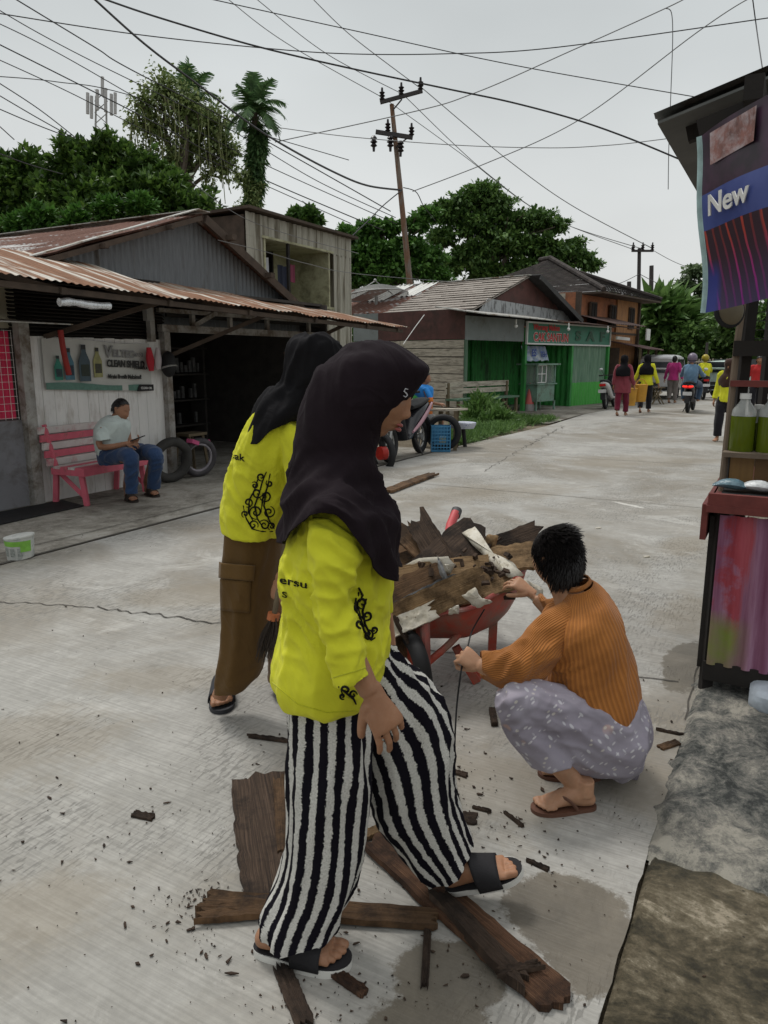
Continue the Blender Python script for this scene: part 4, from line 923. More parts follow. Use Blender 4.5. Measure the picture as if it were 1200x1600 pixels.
# grass verge before the green shop and a leafy bush on it
gv = [G(x, y) for x, y in ((735, 655), (800, 665), (860, 657), (905, 655), (860, 668), (800, 680), (730, 690), (700, 700), (716, 690), (790, 676), (730, 672))]
vp = []
for k in range(260):
    a, b = random.choice(((12.6, 5.4), (16.5, 5.7), (17.2, 5.3))); s_ = random.uniform(12.3, 18.6); q_ = random.uniform(5.15, 5.3+min(1.6, (s_-12)*.35)); vp.append(S(s_, q_, .02))
gr = leaves('grass', vp, [[.22, .22, .05]]*260, 24000, .13, .014, M_leafE, None, up=1.3, shell=.0); gr['kind'] = 'stuff'
bp = [W(752, 642, 18.3), W(770, 650, 18), W(740, 655, 18), W(785, 657, 17.6), W(760, 662, 17.6)]
bt = thing('fern_bush', 'low leafy bush growing before the long bench of the green shop', 'bush', bp[1])
leaves('foliage', bp, [.36, .3, .3, .22, .25], 2600, .26, .05, M_leafE, bt, up=.8, shell=.0)
# ================================================================= POLES AND WIRES
M_rustpole = rust_mat('rusty_pole', (.24, .19, .155), (.24, .14, .09), .5, (2, 2, .5), 2, metal=0)
M_arm = mat('dark_steel_arm', (.05, .045, .045), .7, .2); M_insul = mat('dark_insulator', (.02, .016, .018), .35, .1)
M_wire = mat('black_cable', (.035, .035, .038), .6, .1)
YP = 33.0
up = thing('utility_pole', 'tall rusty leaning utility pole with two crossarms above the shop roof', 'utility pole', V((W(651, 560, YP).x, YP, 0)))
mb = MB(); mb.tube([V((W(655, 562, YP).x, YP, 0)), W(640, 440, YP), W(612, 163, YP)], [.15, .135, .09], 12); mb.build('pole_shaft', M_rustpole, up)
def pxbar(a, b, Y, w, h, m, name, parent): mb = MB(); mb.bar(W(*a, Y), W(*b, Y), w, h); return mb.build(name, m, parent, smooth=False)
pxbar((594, 160), (660, 142), YP-.15, .12, .14, M_arm, 'crossarm', up); pxbar((587, 206), (645, 215), YP-.15, .12, .16, M_arm, 'crossarm', up); pxbar((614, 172), (628, 155), YP-.15, .05, .05, M_arm, 'arm_brace', up); pxbar((618, 230), (640, 213), YP-.15, .05, .05, M_arm, 'arm_brace', up)
def insul(p, parent, s_=1, down=False):
    mb = MB(); p = V(p); z = -1 if down else 1
    mb.loft([(p+V((0, 0, z*h*s_)), V((r_*s_, 0, 0)), V((0, r_*s_, 0))) for h, r_ in ((0, .05), (.08, .12), (.12, .06), (.2, .13), (.24, .06), (.32, .12), (.36, .05), (.5, .04))], 10)
    return mb.build('insulator', M_insul, parent)
for a in ((597, 158), (627, 150), (657, 142)): insul(W(*a, YP-.15), up)
for a in ((606, 207), (643, 213)): insul(W(*a, YP-.15), up)
for a in ((584, 212), (610, 212), (626, 220)): insul(W(*a, YP-.3), up, 1.2, True)
# second pole and mast in the distance
def farpole(px, ytop, Y, label, arms, r=.13):
    t = thing('utility_pole', label, 'utility pole', V((W(px, 560, Y).x, Y, 0)), None); mb = MB(); mb.tube([V((W(px, 562, Y).x, Y, 0)), W(px+1, ytop, Y)], [r*1.3, r], 10); mb.build('pole_shaft', M_arm, t)
    for (x0, x1, y_) in arms: pxbar((x0, y_), (x1, y_), Y-.2, .15, .15, M_arm, 'crossarm', t); [insul(W(x_, y_, Y-.2), t, 1.2) for x_ in (x0+2, (x0+x1)/2, x1-2)]
    return t
farpole(998, 388, 58, 'distant utility pole with one crossarm above the tiled house eave', [(987, 1021, 392)])
farpole(1017, 415, 75, 'thin distant mast right of the far utility pole', [], .2)
farpole(982, 440, 75, 'short distant post just above the tiled roof edge', [], .2)
farpole(1104, 535, 36, 'slim pale post standing at the bend of the road', [], .06)
# lattice cell tower far left
tt = thing('cell_tower', 'distant lattice cell tower above the dark trees on the left', 'tower', V((W(158, 560, 80).x, 80, 0))); mb = MB(); Yt = 80
for x_ in (148, 168):
    for dy in (0, 1.5): mb.tube([W(x_, 330, Yt+dy), W(158+(x_-158)*.8, 150, Yt+dy)], .10, 5)
for k in range(10):
    y_ = 320-k*18; mb.tube([W(148, y_, Yt), W(168, y_-18, Yt)], .05, 4); mb.tube([W(168, y_, Yt), W(148, y_-18, Yt)], .05, 4)
mb.tube([W(158, 560, Yt), W(158, 320, Yt)], .7, 4)
mb.build('lattice', M_steel, tt)
for x_, y0, y1 in ((137, 145, 178), (143, 150, 185), (152, 140, 172), (165, 138, 175), (174, 147, 180), (180, 145, 178), (160, 120, 150)):
    mb = MB(); mb.tube([W(x_, y1, Yt-1), W(x_, y0, Yt-1)], .17, 6); mb.build('antenna', mat('pale_antenna', (.45, .45, .45)), tt)
def wire(label, pts, w=1.25, m=None, group=None, name='power_cable', cat='cable', tw=False):
    P = [W(*p) for p in pts]; pp = spath(P, 12); rr = []
    for p in pp: rr.append(max(.0025, w*.5*p.length/FPX))
    mb = MB()
    if tw:
        for k in (0, 1):
            q = [p+V((0, math.cos(i*1.9+k*3.14), math.sin(i*1.9+k*3.14)))*rr[i]*.7 for i, p in enumerate(spath(P, 30))[:0]] if 0 else None
    mb.tube(pp, rr, 5, cap=False); o = mb.build(name, m or M_wire, None); return tag(o, label, cat, group)
M_wireg = mat('grey_cable', (.16, .165, .17), .6, .1)
Q = 'cables crossing the sky'
wire('thin sagging cable crossing the whole sky near the top', [(-20, 18, 14), (200, 52, 14), (400, 74, 14), (540, 84, 14), (700, 84, 14), (870, 74, 14), (1215, 26, 14)], 1.3, None, Q)
wire('thin straight cable from the top left centre down to the right above the stall', [(300, -8, 12), (545, 46, 16), (820, 105, 20), (1090, 152, 26)], 1.2, None, Q)
wire('thick twisted cable sagging from the top left to the rusty pole', [(140, -8, 9), (225, 68, 11), (300, 125, 13), (420, 213, 18), (520, 268, 24), (575, 290, 29), (628, 297, YP)], 2.8, None, Q)
wire('thick twisted cable crossing from the top left to the stall roof', [(150, -6, 7), (250, 28, 8), (400, 72, 9), (540, 105, 10), (700, 139, 11), (800, 160, 11), (900, 187, 12), (980, 215, 12), (1060, 248, 12)], 2.2, None, Q)
wire('thin cable dropping to the left insulator of the top crossarm', [(345, -10, 12), (460, 75, 20), (597, 152, YP)], 1.0, M_wireg, Q)
wire('thin cable dropping to the middle insulator of the top crossarm', [(390, -10, 12), (520, 90, 22), (627, 146, YP)], 1.0, M_wireg, Q)
wire('thin cable dropping to the right insulator of the top crossarm', [(480, -10, 12), (560, 65, 22), (657, 138, YP)], 1.1, M_wireg, Q)
wire('long cable from the rusty pole top to the right insulator of the far pole', [(660, 138, YP), (800, 255, 42), (900, 325, 50), (1019, 388, 58)], 1.1, M_wireg, Q)
wire('long cable from the rusty pole to the middle insulator of the far pole', [(628, 146, YP), (760, 270, 42), (870, 345, 50), (1004, 389, 58)], 1.0, M_wireg, Q)
wire('long cable from the rusty pole to the left insulator of the far pole', [(598, 152, YP), (720, 240, 42), (850, 335, 50), (990, 390, 58)], .9, M_wireg, Q)
wire('cable running from the top right down to the left behind the pole', [(1080, -8, 12), (1040, 13, 13), (900, 76, 16), (740, 146, 20), (640, 176, 25), (430, 222, 34)], 1.3, M_wireg, Q)
wire('cable running from the top right corner down to the pole bracket', [(1180, -8, 12), (1090, 50, 14), (897, 192, 20), (760, 255, 26), (645, 299, YP)], 1.3, M_wireg, Q)
wire('low sagging cable passing behind the crossarms towards the stall', [(425, 198, 30), (540, 213, 26), (700, 226, 22), (850, 231, 18), (950, 227, 15), (1040, 217, 12)], 1.1, M_wireg, Q)
wire('loose cable end hanging straight down near the stall roof', [(1040, 13, 13), (1049, 20, 13), (1051, 60, 13), (1048, 150, 13), (1045, 230, 13), (1044, 296, 13)], 1.1, M_wireg, Q)
wire('short cable rising from the stall roof to the top right', [(1175, -10, 5), (1183, 50, 5), (1193, 118, 4)], 1.3, None, Q)
for k, (a, pl_) in enumerate((
    ('uppermost', [(10, -10, 10), (150, 75, 14), (207, 110, 16), (380, 200, 22), (610, 330, YP)]),
    ('second', [(-20, 5, 10), (129, 88, 14), (362, 204, 22), (500, 285, 28), (618, 340, YP)]),
    ('third', [(-20, 28, 10), (100, 88, 13), (280, 190, 19), (424, 262, 25), (620, 350, YP)]),
    ('fourth', [(-20, 60, 10), (120, 130, 13), (258, 200, 18), (400, 275, 24), (600, 360, YP)]),
    ('fifth and lowest', [(-20, 85, 10), (110, 145, 13), (258, 219, 18), (420, 292, 24), (548, 349, YP)]),
    ('thin curved', [(-20, 118, 10), (90, 128, 15), (190, 145, 22), (340, 190, 34), (545, 250, 50)]))):
    wire(a+' of the cables fanning from the left edge to the rusty pole', pl_, 1.5 if k in (0, 3) else 1.15, None, Q)
for k, (a, pl_) in enumerate((
    ('upper', [(-20, 118, 9), (60, 170, 11), (118, 215, 13)]), ('middle', [(-20, 138, 9), (60, 185, 11), (116, 216, 13)]),
    ('lower', [(-20, 162, 9), (50, 192, 11), (104, 213, 13)]), ('short', [(-20, 180, 9), (22, 218, 10)]), ('flat', [(-20, 232, 9), (40, 255, 10), (98, 272, 12)]))):
    wire(a+' of the short cables sloping into the trees at the left edge', pl_, 1.3, None, Q)
wire('cable looping from the pole bracket down to the left roofs', [(628, 297, YP), (600, 320, 30), (575, 345, 27), (540, 378, 24)], 1.6, None, Q)
wire('short cable looping right from the pole bracket', [(630, 293, YP), (650, 300, 33), (662, 322, 34), (680, 345, 35)], 1.3, None, Q)
wire('faint cable in front of the sheet clad house above its balcony', [(300, 285, 10), (380, 340, 10), (470, 372, 11), (545, 392, 12), (560, 396, 13)], 1.0, M_wireg, Q)
wire('pale cable in front of the balcony of the sheet clad house', [(340, 375, 8.4), (410, 392, 9.4), (480, 412, 10), (560, 428, 12), (700, 440, 18)], 1.0, M_wireg, Q)
wire('far cable leaving the distant pole to the right', [(1020, 391, 58), (1060, 412, 60), (1120, 432, 60)], .8, M_wireg, Q)
wire('far cable from the distant pole down over the tiled roof', [(999, 428, 58), (970, 442, 50), (930, 452, 40)], .9, None, Q)
wire('far sagging cable right of the distant pole', [(999, 428, 58), (1040, 450, 55), (1085, 478, 50)], .9, None, Q)
wire('thin white stay wire in front of the plank wall of the green shop', [(663, 492, 20), (648, 512, 19.5), (630, 538, 19)], 1.1, M_white, None, 'stay_wire')
# ================================================================= ROADSIDE STALL ON THE RIGHT
XD = V((.879, -.477, 0)); RD = RV
FL = V((1.475, 3.2, 0))
def T(a, b, z): return FL+XD*a+RD*b+V((0, 0, z))         # a to the right (away from the street), b along the street
stl = thing('roadside_stall', 'wooden stall with purple corrugated front and tin roof at the right edge', 'stall', FL)
def purple():
    t = NT('painted_corrugated'); o = t.tc.outputs['Object']; z = t.sep(o)[2]
    v = t.vec((14, 14, .9)); n = t.noise(1, 6, .65, v); b = t.noise(2.6, 7, .65); x = t.sep(o)[0]
    c = t.ramp(n, [(.3, (.17, .045, .10)), (.45, (.28, .12, .20)), (.6, (.42, .24, .34)), (.72, (.50, .36, .42)), (.8, (.40, .06, .09))])
    left = t.math('MULTIPLY_ADD', x, -4.5, 7.35)     # strongest at the left end
    f = t.math('MULTIPLY', t.ramp(t.math('ADD', left, t.math('MULTIPLY_ADD', n, 1.8, -.75)), [(.22, 0.0), (.42, 1.0)]), t.ramp(b, [(.46, 0.0), (.53, 1.0)]))
    c = t.mix(t.math('MULTIPLY', f, .8), c, t.ramp(n, [(.35, (.30, .02, .02)), (.7, (.46, .05, .06))]))
    g = t.math('MULTIPLY', t.ramp(left, [(.0, 0.0), (.35, 1.0)]), t.ramp(t.math('ADD', z, t.math('MULTIPLY', b, .35)), [(.50, 1.0), (.58, 0.0)]))
    c = t.mix(g, c, t.ramp(b, [(.4, (.24, .19, .12)), (.55, (.20, .25, .05))])); t.col(c).rough(.5); t.bump(n, .3, .004); return t.m
M_redwood = mat('red_brown_timber', (.14, .035, .03), .75, .35, 8, .4, 40)
M_postw = mat('grey_brown_post', (.17, .13, .095), .85, .3, 8, .5, 40, stretch=(1, 1, .3))
mb = MB(); mb.corr(T(.012, -.005, .155), XD*1.5, V((0, 0, .70)), nrm=-RD, per=.072, amp=.009, seg=8); mb.build('front_panel', purple(), stl, ang=80)
def tb(name, m, f, parent=stl, label=None, smooth=False, **k):
    mb = MB(); f(mb); o = mb.build(name, m, parent, smooth=smooth, **k)
    if label: o['label'] = label
    return o
tb('side_panel', M_dark, lambda mb: mb.poly([T(.0, 0.03, .12), T(.0, 1.5, .12), T(.0, 1.5, .84), T(.0, .03, .84)], .03, -XD))
tb('counter_top', M_redwood, lambda mb: (mb.bar(T(-.045, .75, .885), T(1.55, .75, .885), 1.60, .03)))
tb('counter_rim', M_redwood, lambda mb: (mb.bar(T(-.04, -.03, .925), T(1.55, -.03, .925), .03, .055), mb.bar(T(-.05, -.03, .82), T(-.05, 1.5, .82), .025, .16)))
for a_, b_ in ((.015, .035), (.03, 1.45), (1.45, .02), (1.45, 1.45)): tb('leg', M_dark, lambda mb: mb.bar(T(a_, b_, 0), T(a_, b_, .86), .04, .05))
tb('lower_rail', M_dark, lambda mb: mb.bar(T(.0, .02, .12), T(1.5, .02, .12), .05, .09))
tb('post', M_postw, lambda mb: mb.tube([V((1.635, 3.53, .88)), V((1.645, 3.53, 1.6)), V((1.69, 3.53, 2.62))], .016, 8), smooth=True, label='unpainted round front post of the stall')
tb('post', M_dark, lambda mb: mb.bar(V((1.685, 3.56, .9)), V((1.73, 3.56, 2.62)), .045, .045))  # extra dark bar stands in for the shaded right side of the post
for a_, b_ in ((.1, 1.4), (1.4, 1.4), (1.4, .1)): tb('post', M_dark, lambda mb: mb.bar(T(a_, b_, .9), T(a_, b_, 2.6), .05, .05))
# roof, lean-to falling towards the street
RA = V((1.21, 3.61, 2.60))
def T2(a, b, dz=0): return RA+XD*a+RD*b+V((0, 0, .27*a+dz))
mb = MB(); mb.corr(T2(0, -.02), RD*1.6, XD*2.2+V((0, 0, .594)), nrm=(0, 0, 1), per=.09, amp=.005, nv=3); mb.build('roof', rust_mat('roof_tin_dark', (.18, .19, .19), (.09, .075, .065), .3, metal=0, rough=.7), stl, ang=80)
tb('roof_board', mat('roof_soffit', (.13, .135, .13), .8, .25, 4, .2), lambda mb: mb.poly([T2(.02, 0, -.035), T2(.02, 1.56, -.035), T2(2.2, 1.56, -.035), T2(2.2, 0, -.035)], .012, (0, 0, -1)))
tb('rafter', M_dark, lambda mb: mb.bar(T2(.12, .22, -.08), T2(2.0, .22, -.08), .05, .07))
tb('rafter', M_dark, lambda mb: mb.bar(T2(.12, 1.3, -.08), T2(2.0, 1.3, -.08), .05, .07))
tb('beam', M_dark, lambda mb: mb.bar(T2(.42, -.3, -.15), T2(.42, 1.55, -.15), .07, .09)); tb('beam', M_dark, lambda mb: mb.bar(T2(.2, -.02, -.16), T2(.42, -.02, -.16), .07, .09))
# shelves behind the counter
tb('shelf', M_postw, lambda mb: mb.bar(T(-.02, .37, 1.09), T(1.45, .37, 1.09), .22, .022)); tb('shelf', M_redwood, lambda mb: mb.bar(T(-.02, .37, 1.415), T(1.45, .37, 1.415), .07, .028)); tb('shelf', M_dark, lambda mb: mb.bar(T(-.02, .37, 1.575), T(1.45, .37, 1.575), .07, .07))
M_ply = mat('varnished_ply', (.26, .145, .05), .45, .2, 4, .1, stretch=(6, 6, .5))
tb('drawer_panel', M_ply, lambda mb: mb.poly([T(.01, .37, .905), T(.115, .37, .905), T(.115, .37, 1.075), T(.01, .37, 1.075)], .02, RD)); tb('drawer_panel', mat('dark_ply', (.17, .09, .035), .5, .2), lambda mb: mb.poly([T(.117, .365, .905), T(1.4, .365, .905), T(1.4, .365, 1.075), T(.117, .365, 1.075)], .02, RD))
# big bottles with green liquid on the shelf
M_liq = NT('green_liquid'); M_liq.col((.13, .18, .012)).rough(.12); M_liq.b.inputs['Transmission Weight'].default_value = .25; M_pet = NT('clear_bottle'); M_pet.col((.5, .52, .5)).rough(.15); M_pet.b.inputs['Alpha'].default_value = .55
def bottle(a, b, label, r=.055, k=1.0):
    p = T(a, b, 1.095); t = thing('drink_bottle', label, 'bottle', p, 'green bottles on the stall shelf')
    mb = MB(); mb.loft([(p+V((0, 0, h)), V((q, 0, 0)), V((0, q, 0))) for h, q in ((0, r*.9), (.01, r), (.17*k, r))], 16); mb.build('green_filling', M_liq.m, t)
    mb = MB(); mb.loft([(p+V((0, 0, h)), V((q, 0, 0)), V((0, q, 0))) for h, q in ((.171*k, r), (.20*k, r*.95), (.235*k, r*.45), (.25*k, r*.38))], 16); mb.build('bottle_neck', M_pet.m, t)
    mb = MB(); mb.cyl(p+V((0, 0, .25*k)), p+V((0, 0, .275*k)), r*.45); mb.build('cap', M_white, t)
bottle(.05, .36, 'bottle of green liquid nearest the stall post'); bottle(.165, .37, 'second bottle of green liquid from the stall post'); bottle(.29, .35, 'bottle of green liquid third from the stall post'); bottle(.108, .44, 'dim bottle behind the first two on the stall shelf', .045, .8)
tg('black_tray', 'dark tray lying on the stall counter behind the rim', 'tray', M_black, lambda mb: mb.bar(T(.0, .22, .915), T(.9, .22, .915), .22, .03), frame=False, smooth=False)
for i, (nm, c_) in enumerate((('white crumpled snack packet on the stall tray', (.65, .67, .67)), ('teal snack packet on the stall tray beside the white one', (.08, .38, .36)), ('clear blue packet at the left of the stall tray', (.12, .2, .24)))):
    a_ = (.14, .27, .03)[i]; mb = MB(); mb.loft(smooth_secs([(T(a_-.075, .2, .955), RD*.03, V((0, 0, .004))), (T(a_-.03, .2, .965), RD*.04, V((0, 0, .02))), (T(a_+.03, .19, .965), RD*.042, V((0, 0, .024))), (T(a_+.075, .2, .955), RD*.03, V((0, 0, .004)))], 4), 12)
    tag(mb.build('snack_packet', mat('packet%d' % i, c_, .3, .2, 30, .5, 40, .01)), nm, 'packet', 'snack packets on the stall counter')
# netting at the back
mb = MB()
for k in range(26): mb.tube([T(.0+k*.05, .42, 1.62), T(.0+k*.05, .42, 2.3)], .0022, 4, cap=False)
for k in range(18): mb.tube([T(.0, .42, 1.62+k*.04), T(1.3, .42, 1.62+k*.04)], .0022, 4, cap=False)
mb.build('wire_net', M_arm, stl)
tg('foam_sheet', 'pale bluish foam block lying on the ground under the stall', 'foam block', mat('bluish_foam', (.40, .45, .5), .8, .2, 12, .5, 30, .01), lambda mb: mb.loft(smooth_secs([(T(.20, -.02, .055), RD*.08, V((0, 0, .045))), (T(.26, -.02, .065), RD*.14, V((0, 0, .06))), (T(.55, -.04, .06), RD*.15, V((0, 0, .058))), (T(.9, -.04, .05), RD*.12, V((0, 0, .05)))], 4), 14, e=3), frame=False)
# banner hanging under the roof
DB = V((1.315, 3.34, 0)); NB = V((1.39, 2.62, 0))     # far left and near right ends
NBd = (NB-DB).normalized(); NBn = V((-abs(NBd.y), -NBd.x*0+0, 0)).normalized()
br = thing('hanging_banner', 'purple vinyl banner with red streaks and blue lettered band under the stall roof', 'banner', DB+V((0, 0, 2)))
def zt(u): return 2.44+.04*u
def zb(u): return 1.725+.03*math.sin(u*2.2)
def bpt(u, v): # u metres along, v 0..1 up
    lean = .09*(1-v); return DB+NBd*u+V((lean*1.0+.012*math.sin(u*9+v*3)+.01*math.sin(v*8), 0, zb(u)+(zt(u)-zb(u))*v))
mb = MB(); nu, nv = 36, 40
idx = [[mb.P(bpt(.85*i/nu, j/nv)) for i in range(nu+1)] for j in range(nv+1)]
for j in range(nv):
    for i in range(nu):
        q = [(i/nu, j/nv), ((i+1)/nu, j/nv), ((i+1)/nu, (j+1)/nv), (i/nu, (j+1)/nv)]; mb.F([idx[j][i], idx[j][i+1], idx[j+1][i+1], idx[j+1][i]], q)
t = NT('banner_print'); uv = t.tc.outputs['UV']; U_, V_, _ = t.sep(uv)
sw = t.math('ADD', U_, t.math('MULTIPLY', t.math('POWER', t.math('SUBTRACT', .62, V_), 2), -.28))
sw = t.math('ADD', sw, t.math('MULTIPLY', t.noise(5, 3, .5, uv), .035)); w = t.math('SINE', t.math('MULTIPLY', sw, 88)); w2 = t.math('SINE', t.math('MULTIPLY', sw, 37))
line = t.math('MULTIPLY', t.ramp(w, [(.55, 0.0), (.85, 1.0)]), t.ramp(w2, [(-.2, .35), (.6, 1.0)]))
lc = t.ramp(V_, [(.05, (.20, .02, .20)), (.22, (.33, .03, .18)), (.38, (.45, .06, .045)), (.6, (.46, .07, .045))])
c = t.mix(line, t.ramp(V_, [(0, (.05, .035, .09)), (.3, (.045, .022, .035)), (.6, (.04, .02, .03))]), lc)
c = t.mix(t.math('MULTIPLY', t.ramp(U_, [(.07, 1.0), (.12, 0.0)]), t.ramp(V_, [(.2, 1.0), (.3, 0.0)])), c, (.03, .04, .22))
vv = t.math('MULTIPLY_ADD', U_, .03, V_)
band = t.math('MULTIPLY', t.math('GREATER_THAN', vv, .47), t.math('LESS_THAN', vv, .67)); c = t.mix(band, c, t.ramp(t.noise(5), [(.3, (.045, .07, .25)), (.7, (.08, .11, .33))]))
c = t.mix(t.math('GREATER_THAN', vv, .67), c, t.ramp(t.noise(7), [(.35, (.02, .012, .02)), (.7, (.07, .025, .06))]))
t.col(c).rough(.4); mb.build('banner_sheet', t.m, br, ang=80)
mb = MB(); mb.tube([bpt(0, j/12)+V((-.006, .012, 0)) for j in range(13)], [(.004, .012)]*13, 8); mb.build('sleeve_edge', mat('teal_white_edge', (.35, .5, .5), .4, .3, 12), br)
def quadb(u0, u1, v0, v1, off): return [bpt(u0, v0)-V((off, 0, 0)), bpt(u1, v0)-V((off, 0, 0)), bpt(u1, v1)-V((off, 0, 0)), bpt(u0, v1)-V((off, 0, 0))]
mb = MB(); mb.face(quadb(.10, .40, .80, .97, .012)); mb.build('printed_picture', mat('picture_print', (.20, .085, .07), .4, .7, 12, 0, dirt=(.42, .38, .40), dsc=6), br)
ML = Matrix((V((NBd.x, NBd.y, .02))*1.3, V((-0.125, 0, 1)), V((-1, 0, 0)))).transposed().to_4x4()
text('New', (0, 0, 0), .112, M_whl, br, bold=.002, ext=.002, shear=.04, M=Matrix.Translation(bpt(.10, .525)-V((.030, 0, 0))) @ ML)
hp = thing('hanging_lamp_shade', 'round beige shade with dark rim hanging below the banner corner', 'shade', V((1.50, 3.36, 1.68)))
c_ = V((1.545, 3.42, 1.735)); mb = MB(); mb.sphere(c_, (.062, .045, .066), 16, 10); mb.build('shade_bowl', mat('beige_shade', (.16, .135, .09), .7), hp)
mb = MB(); mb.torus(c_-V((0, 0, .0)), .062, .012, (.15, -1, .15), 24, 8); mb.build('shade_rim', M_black, hp); mb = MB(); mb.tube([c_+V((0, 0, .07)), c_+V((0, 0, .85))], .003, 5); mb.build('string', M_black, hp)
# ================================================================= PEOPLE
from mathutils.bvhtree import BVHTree
def skin_mat(name, c):
    t = NT(name); n = t.noise(9, 5, .6); c = V(c); k = t.ramp(n, [(.3, tuple(c*.76)), (.7, tuple(c*1.15))]); k = t.mix(t.ramp(t.noise(60, 4, .6), [(.45, .22), (.6, 0.0)]), k, tuple(V((c.x*.75, c.y*.6, c.z*.5)))); t.col(k).rough(.52)
    t.b.inputs['Subsurface Weight'].default_value = .12; t.b.inputs['Subsurface Radius'].default_value = (.012, .005, .003); t.b.inputs['Subsurface Scale'].default_value = .5
    t.bump(t.noise(170, 3, .6), .25, .0015); return t.m
SK1 = skin_mat('skin_medium', (.36, .185, .105)); SK2 = skin_mat('skin_light', (.43, .24, .145)); SK3 = skin_mat('skin_brown', (.20, .095, .055))
def cloth_mat(name, c, rough=.9, weave=900, b=.25, sheen=.2, mott=.12):
    t = NT(name); c = V(c); n = t.noise(5, 5, .6); t.col(t.ramp(n, [(.3, tuple(c*(1-mott))), (.7, tuple(c*(1+mott)))])).rough(rough)
    t.b.inputs['Sheen Weight'].default_value = sheen; t.b.inputs['Specular IOR Level'].default_value = .15
    w = t.noise(weave, 2, .5); rv = t.vec((9, 9, 3.2), rot=(.3, .5, 0)); rn = t.noise(1, 3, .5, rv, .8)
    rid = t.math('ABSOLUTE', t.math('SUBTRACT', rn, .5))
    h1 = t.math('ADD', t.math('MULTIPLY', t.noise(22, 4, .6), .07), t.math('MULTIPLY', rid, -1.6))
    t.bump(t.math('ADD', h1, t.math('MULTIPLY', w, .03)), b*1.6, .022); return t.m
M_yellow = cloth_mat('lime_yellow_cotton', (.63, .63, .035), sheen=.05, b=.35)
M_plum = cloth_mat('plum_black_jersey', (.0125, .0075, .0105), sheen=0, b=.3); M_blackcl = cloth_mat('black_jersey', (.008, .0075, .009), sheen=0, b=.3)
def remesh(mb, vox, name, mat_, parent, sm=3, fac=.5):
    o = mb.build(name, mat_, None, smooth=False)
    r = o.modifiers.new('r', 'REMESH'); r.mode = 'VOXEL'; r.voxel_size = vox; r.use_smooth_shade = True
    if sm: s_ = o.modifiers.new('s', 'SMOOTH'); s_.iterations = sm; s_.factor = fac
    dg = bpy.context.evaluated_depsgraph_get(); me = bpy.data.meshes.new_from_object(o.evaluated_get(dg)); o.modifiers.clear(); old = o.data; o.data = me; me.name = name; bpy.data.meshes.remove(old)
    me.materials.clear(); me.materials.append(mat_)
    for p in me.polygons: p.use_smooth = True
    if parent is not None: par(o, parent)
    return o
def drape(o, layers):
    # folds: ridged noise pushed along the normals. layer = (amp, direction of the folds, frequency across, along, mask or None)
    me = o.data; nrm = [v.normal.copy() for v in me.vertices]
    for amp, d, fa, fl, mask in layers:
        d = V(d).normalized(); a = d.orthogonal().normalized(); b = d.cross(a)
        for i, v in enumerate(me.vertices):
            p = v.co; w = V(noise.noise_vector(p*3))*.06; q = V(((p+w).dot(a)*fa, (p+w).dot(b)*fa, (p+w).dot(d)*fl))
            n = noise.noise(q); r = max(-1, 1-4.2*abs(n)); k = mask(p) if mask else 1
            if k: v.co = v.co+nrm[i]*(amp*.8*(r-.35)*k)
    me.update()
def head_mb(mb, c, f, u, s=1.0, ears=True, wide=1.0):
    f = V(f).normalized(); u = V(u); u = (u-f*u.dot(f)).normalized(); r = f.cross(u); n, m = 72, 56; b = len(mb.v)
    def g(x, z, x0, z0, sx, sz): return math.exp(-((x-x0)/sx)**2-((z-z0)/sz)**2)
    for j in range(m+1):
        ph = -math.pi/2+math.pi*j/m
        for i in range(n):
            th = 2*math.pi*i/n; cx, sy, sz = math.cos(ph)*math.cos(th), math.cos(ph)*math.sin(th), math.sin(ph)
            x, y, z = .074*wide*cx, .096*sy, .116*sz
            if z < 0:
                t_ = -z/.116; x *= 1-.25*t_**1.6
                if y < 0: y *= 1-.45*t_
                else: y *= 1-.05*t_; y += .010*t_
            if y > 0:
                y = y*(1-.08*abs(sz)); fy = min(1, y/.05)
                d = .0
                d += .016*g(x, z, 0, -.028, .011, .012)+.009*g(x, z, 0, -.006, .009, .024)+.006*(g(x, z, .014, -.034, .007, .007)+g(x, z, -.014, -.034, .007, .007))
                d -= .010*(g(x, z, .031, .012, .016, .012)+g(x, z, -.031, .012, .016, .012))
                d += .0045*(g(x, z, .03, .032, .02, .007)+g(x, z, -.03, .032, .02, .007))+.006*(g(x, z, .036, -.026, .018, .018)+g(x, z, -.036, -.026, .018, .018))
                d += .0095*g(x, z, 0, -.0565, .021, .0055)+.0095*g(x, z, 0, -.0675, .017, .006)-.006*g(x, z, 0, -.062, .024, .0022)
                d += .009*g(x, z, 0, -.062, .034, .026)+.010*g(x, z, 0, -.096, .022, .016)-.004*g(x, z, 0, -.079, .02, .006)-.004*g(x, z, 0, -.047, .006, .006)
                d += .004*(g(x, z, .031, .012, .010, .006)+g(x, z, -.031, .012, .010, .006))
                y += d*fy
            mb.P(c+(r*x+f*y+u*z)*s)
    for j in range(m):
        for i in range(n): k = (i+1) % n; mb.F([b+j*n+i, b+j*n+k, b+(j+1)*n+k, b+(j+1)*n+i])
    if ears:
        for sd in (-1, 1):
            e = c+(r*(.074*wide*sd)-f*.006+u*(-.002))*s; mb.loft(smooth_secs([(e-u*.032*s, (f*.006-u*0)*s, r*.004*s), (e-u*.012*s+r*sd*.006*s, f*.011*s, r*.006*s), (e+u*.012*s+r*sd*.012*s-f*.004*s, f*.017*s, r*.005*s), (e+u*.03*s+r*sd*.010*s-f*.006*s, f*.010*s, r*.004*s)], 4), 10)
    return r, u, f
def rot(v, ax, a): return Matrix.Rotation(a, 3, ax) @ v
